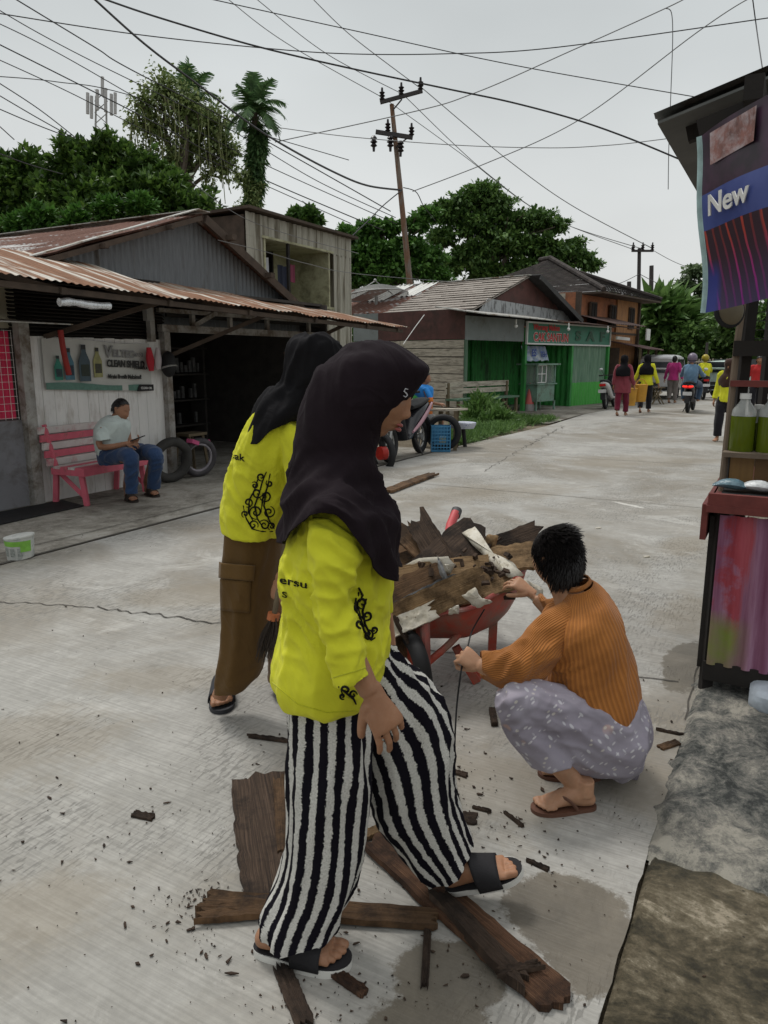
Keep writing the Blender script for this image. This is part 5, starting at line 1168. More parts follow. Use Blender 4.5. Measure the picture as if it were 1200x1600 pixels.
def hand_mb(mb, w, d, n, th=1, curl=(.5, .6, .5), s=1.0, thumb=.5, spread=.10):
    w = V(w); d = V(d).normalized(); n = V(n); n = (n-d*n.dot(d)).normalized(); t = d.cross(n)*th      # t points to the thumb side
    L = lambda k: k*s
    mb.loft(smooth_secs([(w-d*L(.02), t*L(.025), n*L(.019)), (w+d*L(.015), t*L(.027), n*L(.018)), (w+d*L(.045)+t*L(.003), t*L(.038), n*L(.0165)), (w+d*L(.075), t*L(.041), n*L(.0145)), (w+d*L(.09), t*L(.038), n*L(.011))], 4), 18, e=2.6)
    ax = t*th if True else t
    ax = d.cross(n).normalized()                                     # curling axis; fingers bend towards the palm (-n)
    def bend(v, a): return rot(v, ax, a)
    test = bend(d, .3); sgn = 1 if test.dot(-n) > 0 else -1
    tips = []
    for k, (off, ln, rr) in enumerate(((.0325, .072, .0082), (.0112, .081, .0085), (-.0105, .075, .0082), (-.031, .060, .0072))):
        p = w+(d*(.083-.006*abs(k-1))+t*off)*s; dir0 = (d+t*(spread*(1.2-k*.8))).normalized(); pts = [p-dir0*L(.02), p]; a = 0; base = dir0
        for q, fr in enumerate((.46, .30, .24)):
            a += curl[q]*(1+.08*(k-1)); p = p+bend(base, sgn*a)*L(ln*fr/1.0); pts.append(p)
        R_ = [rr*1.05, rr*1.06, rr, rr*.92, rr*.78]
        full = []; rad = []
        for q in range(len(pts)-1):
            for z in range(3): full.append(pts[q].lerp(pts[q+1], z/3)); rad.append(L(R_[q]+(R_[q+1]-R_[q])*z/3)*(1.05 if z == 0 and q > 0 else 1))
        full.append(pts[-1]); rad.append(L(R_[-1])); e_ = (pts[-1]-pts[-2]).normalized(); full.append(pts[-1]+e_*L(.005)); rad.append(L(rr*.4))
        mb.tube(full, rad, 10, hint=t); tips.append((pts[-1], e_, -bend(n, sgn*a)*-1))
    p = w+(d*.020+t*.026-n*.004)*s; dirt = (d*.72+t*(.75-thumb*.5)-n*(.25+thumb*.5)).normalized()
    q1 = p+dirt*L(.040); d2 = (dirt+d*.35-n*thumb*.25).normalized(); q2 = q1+d2*L(.030); q3 = q2+(d2+d*.2).normalized()*L(.022)
    mb.tube(spath([p-dirt*L(.012), p+dirt*L(.015), q1, q2, q3], 3), [L(x) for x in (.012, .015, .0155, .015, .0145, .0135, .0125, .012, .0115, .011, .0105, .009, .006)], 10)
    return tips
def foot_mb(mb, heel, f, up, ln=.235, inner=1, toes=True):
    f = V(f).normalized(); up = V(up); up = (up-f*up.dot(f)).normalized(); r = f.cross(up)*inner; k = ln/.235; heel = V(heel)
    P = lambda a, x, z: heel+f*a*k+r*x*k+up*z*k
    mb.loft(smooth_secs([(P(-.002, 0, .026), r*.012*k, up*.012*k), (P(.012, 0, .032), r*.026*k, up*.028*k), (P(.045, 0, .045), r*.030*k, up*.044*k), (P(.085, .002, .046), r*.031*k, up*.042*k), (P(.125, .003, .036), r*.036*k, up*.032*k), (P(.165, .004, .024), r*.043*k, up*.021*k), (P(.190, .003, .018), r*.043*k, up*.014*k)], 4), 18)
    if toes:
        for x, a0, l_, rr in ((.031, .185, .042, .0125), (.011, .188, .038, .0092), (-.006, .185, .033, .0085), (-.021, .178, .029, .0082), (-.035, .168, .026, .0080)):
            mb.tube([P(a0-.015, x*.95, .015), P(a0, x, .015), P(a0+l_*.55, x, .016), P(a0+l_*.9, x, .012), P(a0+l_, x, .010)], [rr*k*.9, rr*k, rr*k*1.05, rr*k*.95, rr*k*.45], 10)
    return P
def shoe_outline(P, z, grow=1.0, n=40):
    pts = []
    for i in range(n):
        a = 2*math.pi*i/n; u = .5-.5*math.cos(a); x = .5*(1 if a < math.pi else -1)
        wd_ = (.030+.018*math.sin(min(1, max(0, (u-.25)/.75))*math.pi*.75))*math.sqrt(max(0, 1-(abs(2*u-1))**5)); ln = -.010+.252*u
        pts.append(P(ln, (.0035 if x > 0 else .001)+(wd_ if x > 0 else -wd_)*grow, z))
    return pts
def sandal(parent, P, sole, strap, kind='slide', th=.016, insole=None, name='sandal'):
    up = (P(0, 0, 1)-P(0, 0, 0)).normalized()
    mb = MB(); mb.poly(shoe_outline(P, -th, 1.03), th, up); o = mb.build(name, sole, parent)
    if insole: mb = MB(); mb.poly(shoe_outline(P, .0005, .95), .003, up); mb.build('insole', insole, o)
    mb = MB()
    if kind == 'slide':
        n, m = 18, 8; b = len(mb.v)
        for j in range(m+1):
            a_ = .098+.074*j/m
            for i in range(n+1):
                t_ = math.pi*i/n; hw = .0455+.0007*j; hh = .098-.0062*j
                mb.P(P(a_, .003+math.cos(t_)*hw*(1+.04*math.sin(t_)), -.004+math.sin(t_)**.7*hh))
        for j in range(m):
            for i in range(n): q = b+j*(n+1)+i; mb.F([q, q+1, q+n+2, q+n+1])
        s_ = mb.build('strap', strap, o); md = s_.modifiers.new('t', 'SOLIDIFY'); md.thickness = .005; md.offset = 1
    else:
        a0 = P(.165, .020, .004)
        for sd in (-1, 1): mb = MB(); mb.tube(spath([P(.165, .020, .0), P(.155, .018, .036), P(.12, .003+sd*.034, .052), P(.085, .001+sd*.037, .020), P(.075, .001+sd*.036, .0)], 4), [(.0035, .006)]*17, 8, hint=up); mb.build('strap', strap, o)
    return o
def sec(L, R, Y, dep, dY=0):
    a, b = W(L[0], L[1], Y), W(R[0], R[1], Y); return ((a+b)/2, (b-a)/2, V((0, dep, 0)))
def bvh(o):
    me = o.data; mw = parent_world(o.parent) @ o.matrix_parent_inverse @ o.matrix_basis if o.parent else o.matrix_basis
    return BVHTree.FromPolygons([mw @ v.co for v in me.vertices], [tuple(p.vertices) for p in me.polygons])
CAMP = V((0, 0, CAM_H))
def onsurf(bv, px, py, off=.0015, Ydef=None):
    d = (W(px, py, 2)-CAMP).normalized(); h = bv.ray_cast(CAMP, d)
    if h[0] is None: return None
    n = h[1] if h[1].dot(d) < 0 else -h[1]
    return h[0]+n*off
def strokes(bv, polys, w, name, m, parent):
    # printed ornament: thin flat ribbons lying on the cloth; polys in picture units of the shirt front
    mb = MB()
    for pl_ in polys:
        P = [onsurf(bv, x, y) for x, y in pl_]; P = [p for p in P if p is not None]
        if len(P) < 3: continue
        n = len(P); mb.tube(P, [(w*(.35+.65*math.sin(math.pi*(i+.6)/(n+.2))), w*(.35+.65*math.sin(math.pi*(i+.6)/(n+.2)))) for i in range(n)], 5)
    return mb.build(name, m, parent)
def spiral(cx, cy, r, a0, turns, sgn=1, tail=None, n=26):
    pts = []
    for i in range(n+1):
        t_ = i/n; a = a0+sgn*turns*2*math.pi*t_; rr = r*(1-t_)**.8+.6; pts.append((cx+rr*math.cos(a), cy+rr*math.sin(a)))
    return ([tail]+pts) if tail else pts
def textsurf(bv, s, x0, y0, x1, y1, h, m, parent, name='lettering'):
    cu = bpy.data.curves.new(name, 'FONT'); cu.body = s; cu.size = 1; cu.offset = .02; o = bpy.data.objects.new('tmp', cu); COL.objects.link(o)
    dg = bpy.context.evaluated_depsgraph_get(); me = bpy.data.meshes.new_from_object(o.evaluated_get(dg)); bpy.data.objects.remove(o)
    bm = bmesh.new(); bm.from_mesh(me); bmesh.ops.triangulate(bm, faces=bm.faces); bmesh.ops.subdivide_edges(bm, edges=bm.edges, cuts=2); xs = max(v.co.x for v in bm.verts); bad = []
    for v in bm.verts:
        t_ = v.co.x/xs; p = onsurf(bv, x0+(x1-x0)*t_, y0+(y1-y0)*t_-v.co.y*h, .0018)
        if p is None: bad.append(v)
        else: v.co = p
    bmesh.ops.delete(bm, geom=bad, context='VERTS'); bm.to_mesh(me); bm.free(); me.materials.clear(); me.materials.append(m)
    r = bpy.data.objects.new(name, me); COL.objects.link(r); par(r, parent); return r
def uvgrid_pants(name, legs, m, parent, n=72):
    mb = MB()
    for sc_ in legs: mb.loft(smooth_secs(sc_, 8), n, cap=False)
    return mb.build(name, m, parent, ang=80)

# ---------------------------------------------------------------- the woman striding in front
w1 = thing('person', 'woman in plum black headscarf, lime yellow top and black and white striped trousers striding past', 'person', G(560, 1480))
YT = 1.76
# skin: one continuous body
mb = MB(); hc = W(581, 608, YT-.01); hf = V((.92, -.13, -.36)); hu = V((.36, 0, .93))
head_mb(mb, hc, hf, hu, .96)
mb.tube([hc+V((-.02, 0, -.05)), W(545, 715, YT), W(535, 780, YT)], [.052, .050, .07], 16)
mb.loft(smooth_secs([sec((510, 770), (575, 780), YT, .10), sec((480, 840), (590, 830), YT, .16), sec((470, 930), (590, 930), YT, .12), sec((460, 1050), (590, 1050), YT, .14), sec((465, 1110), (580, 1100), YT, .12)], 4), 20)
shR, elR, wrR = W(522, 850, 1.60), W(522, 955, 1.55), W(578, 1082, 1.515)
mb.tube(spath([W(530, 835, 1.66), shR, elR, wrR], 4), [.028]*4+[.030]*3+[.031]*2+[.031, .029, .0265, .024], 14)
dR = (W(615, 1160, 1.50)-wrR).normalized()
hand_mb(mb, wrR+dR*.004+V((.006, 0, 0)), dR, V((.40, -.88, .20)), th=1, curl=(.30, .42, .30), s=.97, thumb=.7, spread=.05)
mb.tube(spath([W(565, 830, 1.93), W(590, 950, 1.98), W(600, 1040, 1.97)], 4), [.04]*9, 10)
hipR, kR = W(512, 1080, 1.70), W(512, 1270, 1.68)
mb.tube(spath([hipR, kR, W(480, 1390, 1.65)], 4), [.055]*4+[.04]*3+[.030, .026], 14)
hipL, kL, aL = W(570, 1080, 1.82), W(640, 1200, 1.86), W(722, 1352, 1.86)
mb.tube(spath([hipL, kL, aL], 4), [.06]*4+[.05]*3+[.034, .030], 14)
def groundfoot(px0, px1, z):            # heel and direction from two picture points on the floor
    a, b = G(*px0, z), G(*px1, z); return a, (b-a).normalized(), (b-a).length
h0, f0, l0 = groundfoot((402, 1478), (556, 1502), .024)
PR = foot_mb(mb, h0+V((0, 0, 0)), f0, V((0, 0, 1)), l0*.93, inner=-1); mb.tube([PR(.042, 0, .05), PR(.060, 0, .09), W(480, 1390, 1.65)], [.030, .025, .026], 12)
h1_, t1_ = W(700, 1386, 1.86), W(818, 1352, 1.84); f1 = (t1_-h1_).normalized()
PL_ = foot_mb(mb, h1_+V((0, 0, .002)), f1, V((-.25, -.22, .95)), (t1_-h1_).length*.95, inner=1); mb.tube([PL_(.042, 0, .05), PL_(.04, 0, .10), aL], [.031, .028, .03], 12)
remesh(mb, .0031, 'body', SK1, w1, 4)
M_wsole = mat('white_rubber_sole', (.62, .61, .57), .6, .1); M_bfoam = mat('black_foam', (.016, .015, .017), .8, .2, 40, .3, 200)
sandal(w1, PR, M_wsole, M_bfoam, 'slide', .022, M_bfoam); sandal(w1, PL_, M_wsole, M_bfoam, 'slide', .018, M_bfoam)
M_lip = mat('lips', (.30, .075, .065), .45, .1)
mb = MB(); r_ = V(hf).normalized().cross(V(hu)).normalized(); f_ = V(hf).normalized(); u_ = (V(hu)-f_*V(hu).dot(f_)).normalized()
def FP(x, y, z): return hc+(r_*x+f_*y+u_*z)*.96
for z_, q in ((-.0555, .0050), (-.0668, .0058)): mb.loft(smooth_secs([(FP(-.021, .0905, z_+.0), u_*.001, f_*.001), (FP(-.010, .0965, z_+.0005), u_*q*.8, f_*.005), (FP(0, .0985, z_), u_*q*.85, f_*.0055), (FP(.010, .0965, z_+.0005), u_*q*.8, f_*.005), (FP(.021, .0905, z_), u_*.001, f_*.001)], 3), 10)
mb.build('lips', M_lip, w1)
# striped trousers, each leg a tube of cloth; the stripes follow the leg
def stripe_mat():
    t = NT('striped_rayon'); U_, V_, _ = t.sep(t.tc.outputs['UV'])
    v = t.n('ShaderNodeCombineXYZ'); t.l(t.math('MULTIPLY', U_, 60), v.inputs[0]); t.l(t.math('MULTIPLY', V_, 75), v.inputs[1])
    rag = t.noise(2.2, 7, .78, v.outputs[0]); rag2 = t.noise(.5, 3, .6, v.outputs[0])
    w = t.math('SINE', t.math('ADD', t.math('MULTIPLY', U_, 2*math.pi*16), t.math('MULTIPLY_ADD', rag2, 1.9, -.95)))
    f = t.ramp(t.math('ADD', w, t.math('MULTIPLY_ADD', rag, 2.6, -1.3)), [(.10, 0.0), (.22, 1.0)])
    sp = t.ramp(t.noise(3.2, 4, .7, v.outputs[0]), [(.60, 0.0), (.66, 1.0)]); f = t.math('MULTIPLY', f, t.math('SUBTRACT', 1, t.math('MULTIPLY', sp, .8)))
    t.col(t.mix(f, (.007, .006, .010), t.ramp(rag, [(.3, (.34, .33, .30)), (.6, (.60, .59, .55))]))).rough(.9); t.b.inputs['Specular IOR Level'].default_value = .08; t.bump(t.noise(30, 4, .6), .3, .004); return t.m
YR, YL = 1.69, 1.86
legR = [sec((452, 1080), (585, 1070), 1.72, .115), sec((452, 1130), (583, 1130), 1.71, .12), sec((449, 1200), (581, 1200), YR, .12), sec((445, 1300), (573, 1290), YR, .11), sec((432, 1370), (563, 1360), YR, .105), sec((416, 1415), (548, 1400), YR-.01, .100), sec((406, 1446), (538, 1426), YR-.02, .095), sec((406, 1462), (530, 1440), YR-.03, .088)]
legL = [sec((520, 1060), (612, 1010), 1.80, .11), sec((540, 1120), (648, 1045), 1.83, .125), sec((562, 1185), (690, 1090), YL, .125), sec((577, 1240), (707, 1140), YL, .12), sec((590, 1285), (712, 1205), YL, .11), sec((615, 1318), (720, 1252), YL, .100), sec((640, 1348), (731, 1288), YL, .09), sec((668, 1378), (742, 1318), YL, .085)]
pr_ = uvgrid_pants('trousers', [legR, legL], stripe_mat(), w1, 96)
drape(pr_, [(.010, (0, 0, 1), 13, 1.8, None), (.004, (.3, 0, 1), 32, 3, None)])
# uneven hem
for v in pr_.data.vertices:
    if v.co.z < .2: v.co.z += .010*math.sin(v.co.x*55)*(.2-v.co.z)/.2
# yellow top: torso and sleeves are one cloth
mb = MB()
mb.loft(smooth_secs([sec((500, 748), (568, 752), YT, .10), sec((478, 785), (592, 800), YT, .185), sec((452, 840), (612, 850), YT, .20), sec((436, 890), (616, 905), YT, .195), sec((441, 940), (613, 950), YT, .180), sec((434, 990), (614, 985), YT, .185), sec((427, 1020), (612, 1010), YT, .19), sec((421, 1052), (606, 1042), YT, .195), sec((432, 1076), (596, 1066), YT, .185), sec((462, 1094), (575, 1084), YT, .14)], 6), 40)
mb.loft(smooth_secs([sec((500, 790), (565, 800), 1.64, .06), sec((482, 812), (566, 850), 1.575, .062), sec((481, 870), (566, 885), 1.55, .058), sec((486, 925), (556, 930), 1.54, .053), sec((497, 970), (562, 958), 1.53, .050), sec((506, 1020), (573, 1002), 1.52, .050), sec((519, 1072), (582, 1052), 1.51, .050)], 6), 28)
mb.loft(smooth_secs([sec((540, 800), (600, 810), 1.9, .06), sec((560, 880), (612, 880), 1.95, .055), sec((580, 960), (614, 955), 1.96, .05)], 6), 20)
sh1 = remesh(mb, .006, 'shirt', M_yellow, w1, 3)
low = lambda p: 1 if p.z < 1.1 else .4
def nr(x, y, Y, r):
    c = W(x, y, Y); return lambda p: math.exp(-((p-c).length/r)**2)
drape(sh1, [(.0038, (.35, 0, .94), 15, 2.6, None), (.0045, (.1, 0, 1), 11, 1.6, low), (.010, (.8, .1, -.45), 24, 5, nr(535, 860, 1.54, .14)), (.010, (.9, 0, .3), 28, 6, nr(525, 950, 1.53, .10)), (.010, (.9, 0, -.5), 24, 6, nr(450, 950, 1.65, .13)), (.008, (.8, 0, -.7), 22, 5, nr(600, 900, 1.65, .12)), (.008, (.6, 0, .7), 20, 5, nr(600, 1030, 1.65, .12)), (.003, (1, 0, .3), 40, 8, nr(550, 1030, 1.5, .1))])
bv1 = bvh(sh1)
# hem and cuff seams
def seam(bv, pts, name, m, parent, w=.0012): P = [onsurf(bv, x, y, .0008) for x, y in pts]; P = [p for p in P if p]; mb = MB(); mb.tube(P, w, 5); return mb.build(name, m, parent)
M_seam = cloth_mat('yellow_seam', (.45, .46, .015))
def lin(a, b, n=14): return [(a[0]+(b[0]-a[0])*i/n, a[1]+(b[1]-a[1])*i/n) for i in range(n+1)]
seam(bv1, lin((426, 1066), (466, 1100))+lin((466, 1100), (510, 1113))+lin((510, 1113), (560, 1110)), 'hem_seam', M_seam, w1); seam(bv1, lin((517, 1060), (580, 1041)), 'cuff_seam', M_seam, w1)
M_print = cloth_mat('black_print', (.012, .012, .010), sheen=0)
orn = [spiral(566, 942, 9, 1.5, 1.2), spiral(573, 962, 8, 3.1, 1.3, -1), spiral(562, 975, 7, 0, 1.3), spiral(575, 992, 8, 4.5, 1.4), spiral(584, 984, 5, 2, 1.2, -1), [(560, 925), (558, 945), (562, 965), (568, 985), (580, 1000), (586, 996)], [(572, 935), (566, 955), (570, 975), (578, 990)], [(556, 935), (553, 950), (560, 962)], spiral(556, 950, 4, 0, 1.1), [(560, 918), (566, 930), (561, 940)]]
strokes(bv1, orn, .0032, 'shirt_print', M_print, w1)
orn2 = [spiral(540, 1078, 7, 2, 1.2), spiral(551, 1085, 6, 0, 1.2, -1), [(530, 1073), (540, 1082), (552, 1092), (556, 1100)], spiral(535, 1088, 4, 1, 1.1)]
strokes(bv1, orn2, .003, 'shirt_print', M_print, w1)
textsurf(bv1, 'ersu', 437, 911, 480, 919, 17, M_print, w1); textsurf(bv1, 'S', 441, 932, 449, 934, 12, M_print, w1)
# headscarf with stiff brim and long cape
rows1 = [((574, 533), (606, 533), .02, 0), ((548, 537), (636, 547), .06, 0), ((520, 551), (656, 561), .085, 0), ((495, 574), (671, 576), .100, 0), ((484, 596), (660, 598), .108, 0), ((474, 622), (643, 620), .112, 0), ((467, 645), (622, 645), .110, 0), ((461, 675), (599, 676), .108, 0), ((456, 702), (590, 708), .112, 0), ((452, 727), (596, 742), .15, 0), ((449, 748), (606, 766), .20, 0), ((445, 772), (619, 790), .235, 0), ((441, 795), (625, 815), .25, 0), ((437, 815), (628, 840), .26, 0), ((433, 835), (628, 868), .262, 0)]
secs = [sec(a, b, YT, d) for a, b, d, _ in rows1]
mb = MB(); mb.loft(smooth_secs(secs, 8), 120, cap=False); hj = mb.build('headscarf', M_plum, w1, ang=180)
# lower edge: sweep up over the arm, long point in front
def hem1(x):   # picture height of the edge for a picture x
    pts = [(428, 850), (445, 832), (462, 817), (480, 804), (505, 801), (527, 805), (545, 822), (560, 846), (578, 872), (592, 890), (608, 905), (618, 909), (630, 880)]
    for (a, b), (c, d) in zip(pts, pts[1:]):
        if a <= x <= c: return b+(d-b)*(x-a)/(c-a)
    return pts[0][1] if x < 428 else pts[-1][1]
n_ = 120; ring = len(hj.data.vertices)//n_
for i in range(n_):
    bot = hj.data.vertices[(ring-1)*n_+i].co; a = W(0, 0, 1)
    # picture position of the lowest vertex
    def pj(p): y_ = p.y*CT-(p.z-CAM_H)*ST; return 600+FPX*p.x/y_, 800-FPX*(p.y*ST+(p.z-CAM_H)*CT)/y_
    x_, y_ = pj(bot); near = bot.y < YT; hy = hem1(x_) if near else 846+(x_-430)*.2
    z0 = bot.z; z1 = W(x_, hy, bot.y).z; zs = hj.data.vertices[10*8*n_+i].co.z if 0 else W(0, 735, YT).z
    for j in range(ring):
        v = hj.data.vertices[j*n_+i]
        if v.co.z < zs: v.co.z = zs+(v.co.z-zs)*(zs-z1)/max(1e-4, zs-z0)
cap = lambda p: min(1, max(0, (W(0, 690, YT).z-p.z)/.08))
hoodm = lambda p: min(1, max(.0, (p.z-W(0, 690, YT).z)/.1))
drape(hj, [(.015, (-.62, .0, -.78), 11, 1.6, cap), (.005, (-.55, 0, -.83), 26, 3, cap), (.006, (-.75, 0, .65), 13, 2.0, hoodm), (.002, (-.4, 0, .9), 30, 4, hoodm)])
md = hj.modifiers.new('t', 'SOLIDIFY'); md.thickness = .003; md.offset = -1
bvj = bvh(hj); strokes(bvj, [[(637, 608), (633, 607), (631, 611), (634, 614), (636, 617), (633, 620), (630, 618)]], .0016, 'emblem', mat('silver_thread', (.55, .55, .58), .4), w1)

# ---------------------------------------------------------------- the woman bending behind her
w2 = thing('person', 'woman in black headscarf, lime yellow top and brown cargo trousers bending with a broom', 'person', G(360, 1125))
Y2 = 2.92; mb = MB(); hc2 = W(487, 580, 2.83)
head_mb(mb, hc2, V((.75, .6, -.35)), V((.3, .2, .93)), .86); mb.tube([hc2, W(455, 650, 2.85), W(430, 680, 2.9)], [.05, .055, .08], 12)
mb.loft(smooth_secs([sec((400, 670), (460, 670), 2.9, .14), sec((375, 740), (460, 740), 2.95, .14), sec((368, 820), (440, 820), 2.98, .13), sec((370, 870), (430, 870), 3.0, .12)], 4), 16)
mb.tube(spath([W(450, 670, 2.8), W(475, 750, 2.75), W(470, 850, 2.75), W(440, 905, 2.80)], 4), [.045]*5+[.035]*4+[.03]*4, 12)
hand_mb(mb, W(438, 908, 2.80), V((-.2, .1, -1)), V((-.6, -.7, 0)), 1, (1.1, 1.1, .8), .95, .9)
mb.tube(spath([W(390, 860, 3.0), W(385, 980, 3.0), W(342, 1090, 2.98)], 4), [.07]*4+[.05]*3+[.036, .034], 12)
mb.tube(spath([W(430, 860, 3.05), W(440, 980, 3.12), W(438, 1075, 3.2)], 4), [.07]*4+[.05]*3+[.036, .034], 12)
a_, b_ = G(353, 1068, .026), G(341, 1131, .026); PF = foot_mb(mb, a_, (b_-a_), V((0, 0, 1)), .262, inner=1); mb.tube([PF(.04, 0, .05), PF(.035, 0, .12)], [.032, .03], 10)
a2, b2 = G(440, 1060, .026), G(452, 1085, .026); PG = foot_mb(mb, a2, (b2-a2), V((0, 0, 1)), .235, inner=-1); mb.tube([PG(.04, 0, .05), PG(.035, 0, .12)], [.032, .03], 10)
remesh(mb, .006, 'body', SK1, w2, 2)
M_slide = mat('charcoal_slide', (.032, .033, .038), .6, .15, 30, .2)
for P_ in (PF, PG): sandal(w2, P_, M_slide, M_slide, 'slide', .026)
M_brown = cloth_mat('brown_twill', (.105, .058, .018), sheen=.1)
lg = [sec((352, 800), (440, 800), 3.0, .16), sec((349, 840), (440, 845), 2.99, .16), sec((343, 890), (436, 906), 2.98, .13), sec((345, 947), (430, 950), 2.97, .12), sec((342, 990), (422, 995), 2.96, .11), sec((337, 1040), (410, 1040), 2.96, .11), sec((333, 1064), (399, 1060), 2.96, .10), sec((333, 1078), (392, 1068), 2.96, .09)]
lg2 = [sec((395, 800), (462, 800), 3.1, .12), sec((400, 880), (462, 880), 3.12, .12), sec((412, 960), (462, 960), 3.15, .11), sec((418, 1030), (460, 1030), 3.2, .1), sec((420, 1062), (458, 1062), 3.22, .1)]
mb = MB(); mb.loft(smooth_secs(lg, 8), 48, cap=False); mb.loft(smooth_secs(lg2, 8), 48, cap=False); tr2 = mb.build('trousers', M_brown, w2, ang=80)
drape(tr2, [(.009, (.1, 0, 1), 9, 1.6, None), (.006, (1, 0, .5), 14, 5, lambda p: 1 if p.z < .35 else .25)])
bt2 = bvh(tr2)
def patch(bv, q, name, m, parent, off=.006, n=8):
    (x0, y0), (x1, y1), (x2, y2), (x3, y3) = q; mb = MB(); g_ = []
    for j in range(n+1):
        row = []
        for i in range(n+1):
            u, v_ = i/n, j/n; x = (x0*(1-u)+x1*u)*(1-v_)+(x3*(1-u)+x2*u)*v_; y = (y0*(1-u)+y1*u)*(1-v_)+(y3*(1-u)+y2*u)*v_; p = onsurf(bv, x, y, off); row.append(mb.P(p if p else W(x, y, 2.9)))
        g_.append(row)
    for j in range(n):
        for i in range(n): mb.F([g_[j][i], g_[j][i+1], g_[j+1][i+1], g_[j+1][i]])
    o = mb.build(name, m, parent); md = o.modifiers.new('t', 'SOLIDIFY'); md.thickness = .005; md.offset = -1; return o
M_brown2 = cloth_mat('brown_twill_flap', (.125, .07, .022), sheen=.1)
patch(bt2, [(344, 878), (398, 882), (397, 906), (343, 902)], 'pocket_flap', M_brown2, w2, .010); patch(bt2, [(346, 904), (392, 907), (391, 957), (347, 953)], 'cargo_pocket', M_brown, w2, .005)
mb = MB(); mb.loft(smooth_secs([sec((400, 640), (470, 655), 2.86, .13), sec((381, 668), (478, 680), 2.88, .17), sec((366, 705), (482, 710), 2.9, .18), sec((354, 745), (480, 750), 2.93, .18), sec((346, 785), (470, 790), 2.96, .175), sec((345, 812), (455, 820), 2.97, .17), sec((349, 829), (442, 836), 2.97, .165)], 6), 36)
mb.loft(smooth_secs([sec((430, 650), (478, 665), 2.78, .06), sec((440, 700), (500, 700), 2.74, .06), sec((448, 760), (505, 755), 2.72, .055), sec((450, 820), (498, 820), 2.72, .05)], 6), 20)
sh2 = remesh(mb, .008, 'shirt', M_yellow, w2, 3)
drape(sh2, [(.005, (.5, 0, .8), 12, 3, None), (.009, (.8, 0, -.5), 18, 5, nr(395, 790, 2.85, .18)), (.009, (.3, 0, 1), 20, 3, nr(440, 690, 2.8, .15)), (.006, (1, 0, -.3), 24, 5, nr(370, 740, 2.85, .15))])
bv2 = bvh(sh2)
o3 = [spiral(400, 800, 11, 1.2, 1.6), spiral(415, 775, 9, 3, 1.4, -1), spiral(402, 770, 8, 0, 1.3), spiral(420, 800, 9, 5, 1.5), spiral(388, 785, 7, 2, 1.3, -1), spiral(408, 745, 6, 1, 1.2), spiral(421, 755, 5, 4, 1.2, -1), spiral(413, 820, 8, 3.5, 1.5), spiral(396, 820, 7, .5, 1.3, -1), spiral(424, 822, 6, 2, 1.3), spiral(383, 803, 5, 2, 1.2), spiral(398, 758, 5, 4, 1.2),
      [(416, 737), (410, 752), (405, 770), (398, 790), (402, 810), (412, 826)], [(422, 740), (418, 760), (410, 780), (408, 800)], [(404, 745), (398, 765), (390, 780), (388, 800), (396, 815)], [(417, 760), (412, 790), (420, 812), (428, 826)], [(380, 790), (385, 810), (394, 826), (410, 830), (426, 830)]]
strokes(bv2, o3, .0036, 'shirt_print', M_print, w2); textsurf(bv2, 'sak', 361, 716, 383, 721, 15, M_print, w2)
rows2 = [((478, 520), (508, 520), .03), ((460, 527), (526, 531), .08), ((449, 541), (537, 551), .105), ((443, 565), (537, 575), .115), ((440, 585), (528, 597), .115), ((434, 597), (515, 612), .11), ((418, 605), (508, 625), .13), ((400, 630), (500, 645), .17), ((388, 655), (496, 668), .19), ((377, 680), (492, 688), .195)]
mb = MB(); mb.loft(smooth_secs([sec(a, b, 2.78+.012*i, d) for i, (a, b, d) in enumerate(rows2)], 8), 90, cap=False); hj2 = mb.build('headscarf', M_blackcl, w2, ang=180)
ring = len(hj2.data.vertices)//90
def hem2(x):
    pts = [(374, 686), (385, 693), (398, 694), (412, 682), (425, 673), (445, 664), (462, 660), (500, 665)]
    for (a, b), (c, d) in zip(pts, pts[1:]):
        if a <= x <= c: return b+(d-b)*(x-a)/(c-a)
    return 686
for i in range(90):
    bot = hj2.data.vertices[(ring-1)*90+i].co.copy(); x_, y_ = pj(bot); z1 = W(x_, hem2(x_), bot.y).z; zs = W(0, 610, 2.85).z
    for j in range(ring):
        v = hj2.data.vertices[j*90+i]
        if v.co.z < zs: v.co.z = zs+(v.co.z-zs)*(zs-z1)/max(1e-4, zs-bot.z)
drape(hj2, [(.009, (-.5, 0, -.8), 12, 2, None), (.004, (-.2, 0, -1), 26, 4, None)]); md = hj2.modifiers.new('t', 'SOLIDIFY'); md.thickness = .003; md.offset = -1
# broom she holds
bm_ = thing('broom', 'palm fibre broom with wooden handle held by the woman in brown trousers', 'broom', W(425, 960, 2.78))
mb = MB(); mb.tube([W(428, 965, 2.78), W(438, 905, 2.80), W(455, 780, 2.82)], .011, 8); mb.build('handle', M_oldwood, bm_)
mb = MB(); mb.tube([W(428, 958, 2.78), W(426, 968, 2.78)], .024, 12); mb.build('binding', mat('orange_band', (.45, .14, .05), .6), bm_)
mb = MB()
for k in range(140):
    a = random.uniform(-1, 1); s0 = W(427+a*5, 966, 2.78+random.uniform(-.02, .02)); e_ = W(413+a*13+random.uniform(-3, 3), random.uniform(1008, 1036), 2.76+random.uniform(-.05, .05)); mb.tube([s0, s0.lerp(e_, .5)+V((a*.01, 0, 0)), e_], [.0016, .0014, .0008], 4, cap=False)
br_ = mb.build('bristles', mat('dark_bristle', (.035, .025, .018), .8), bm_)

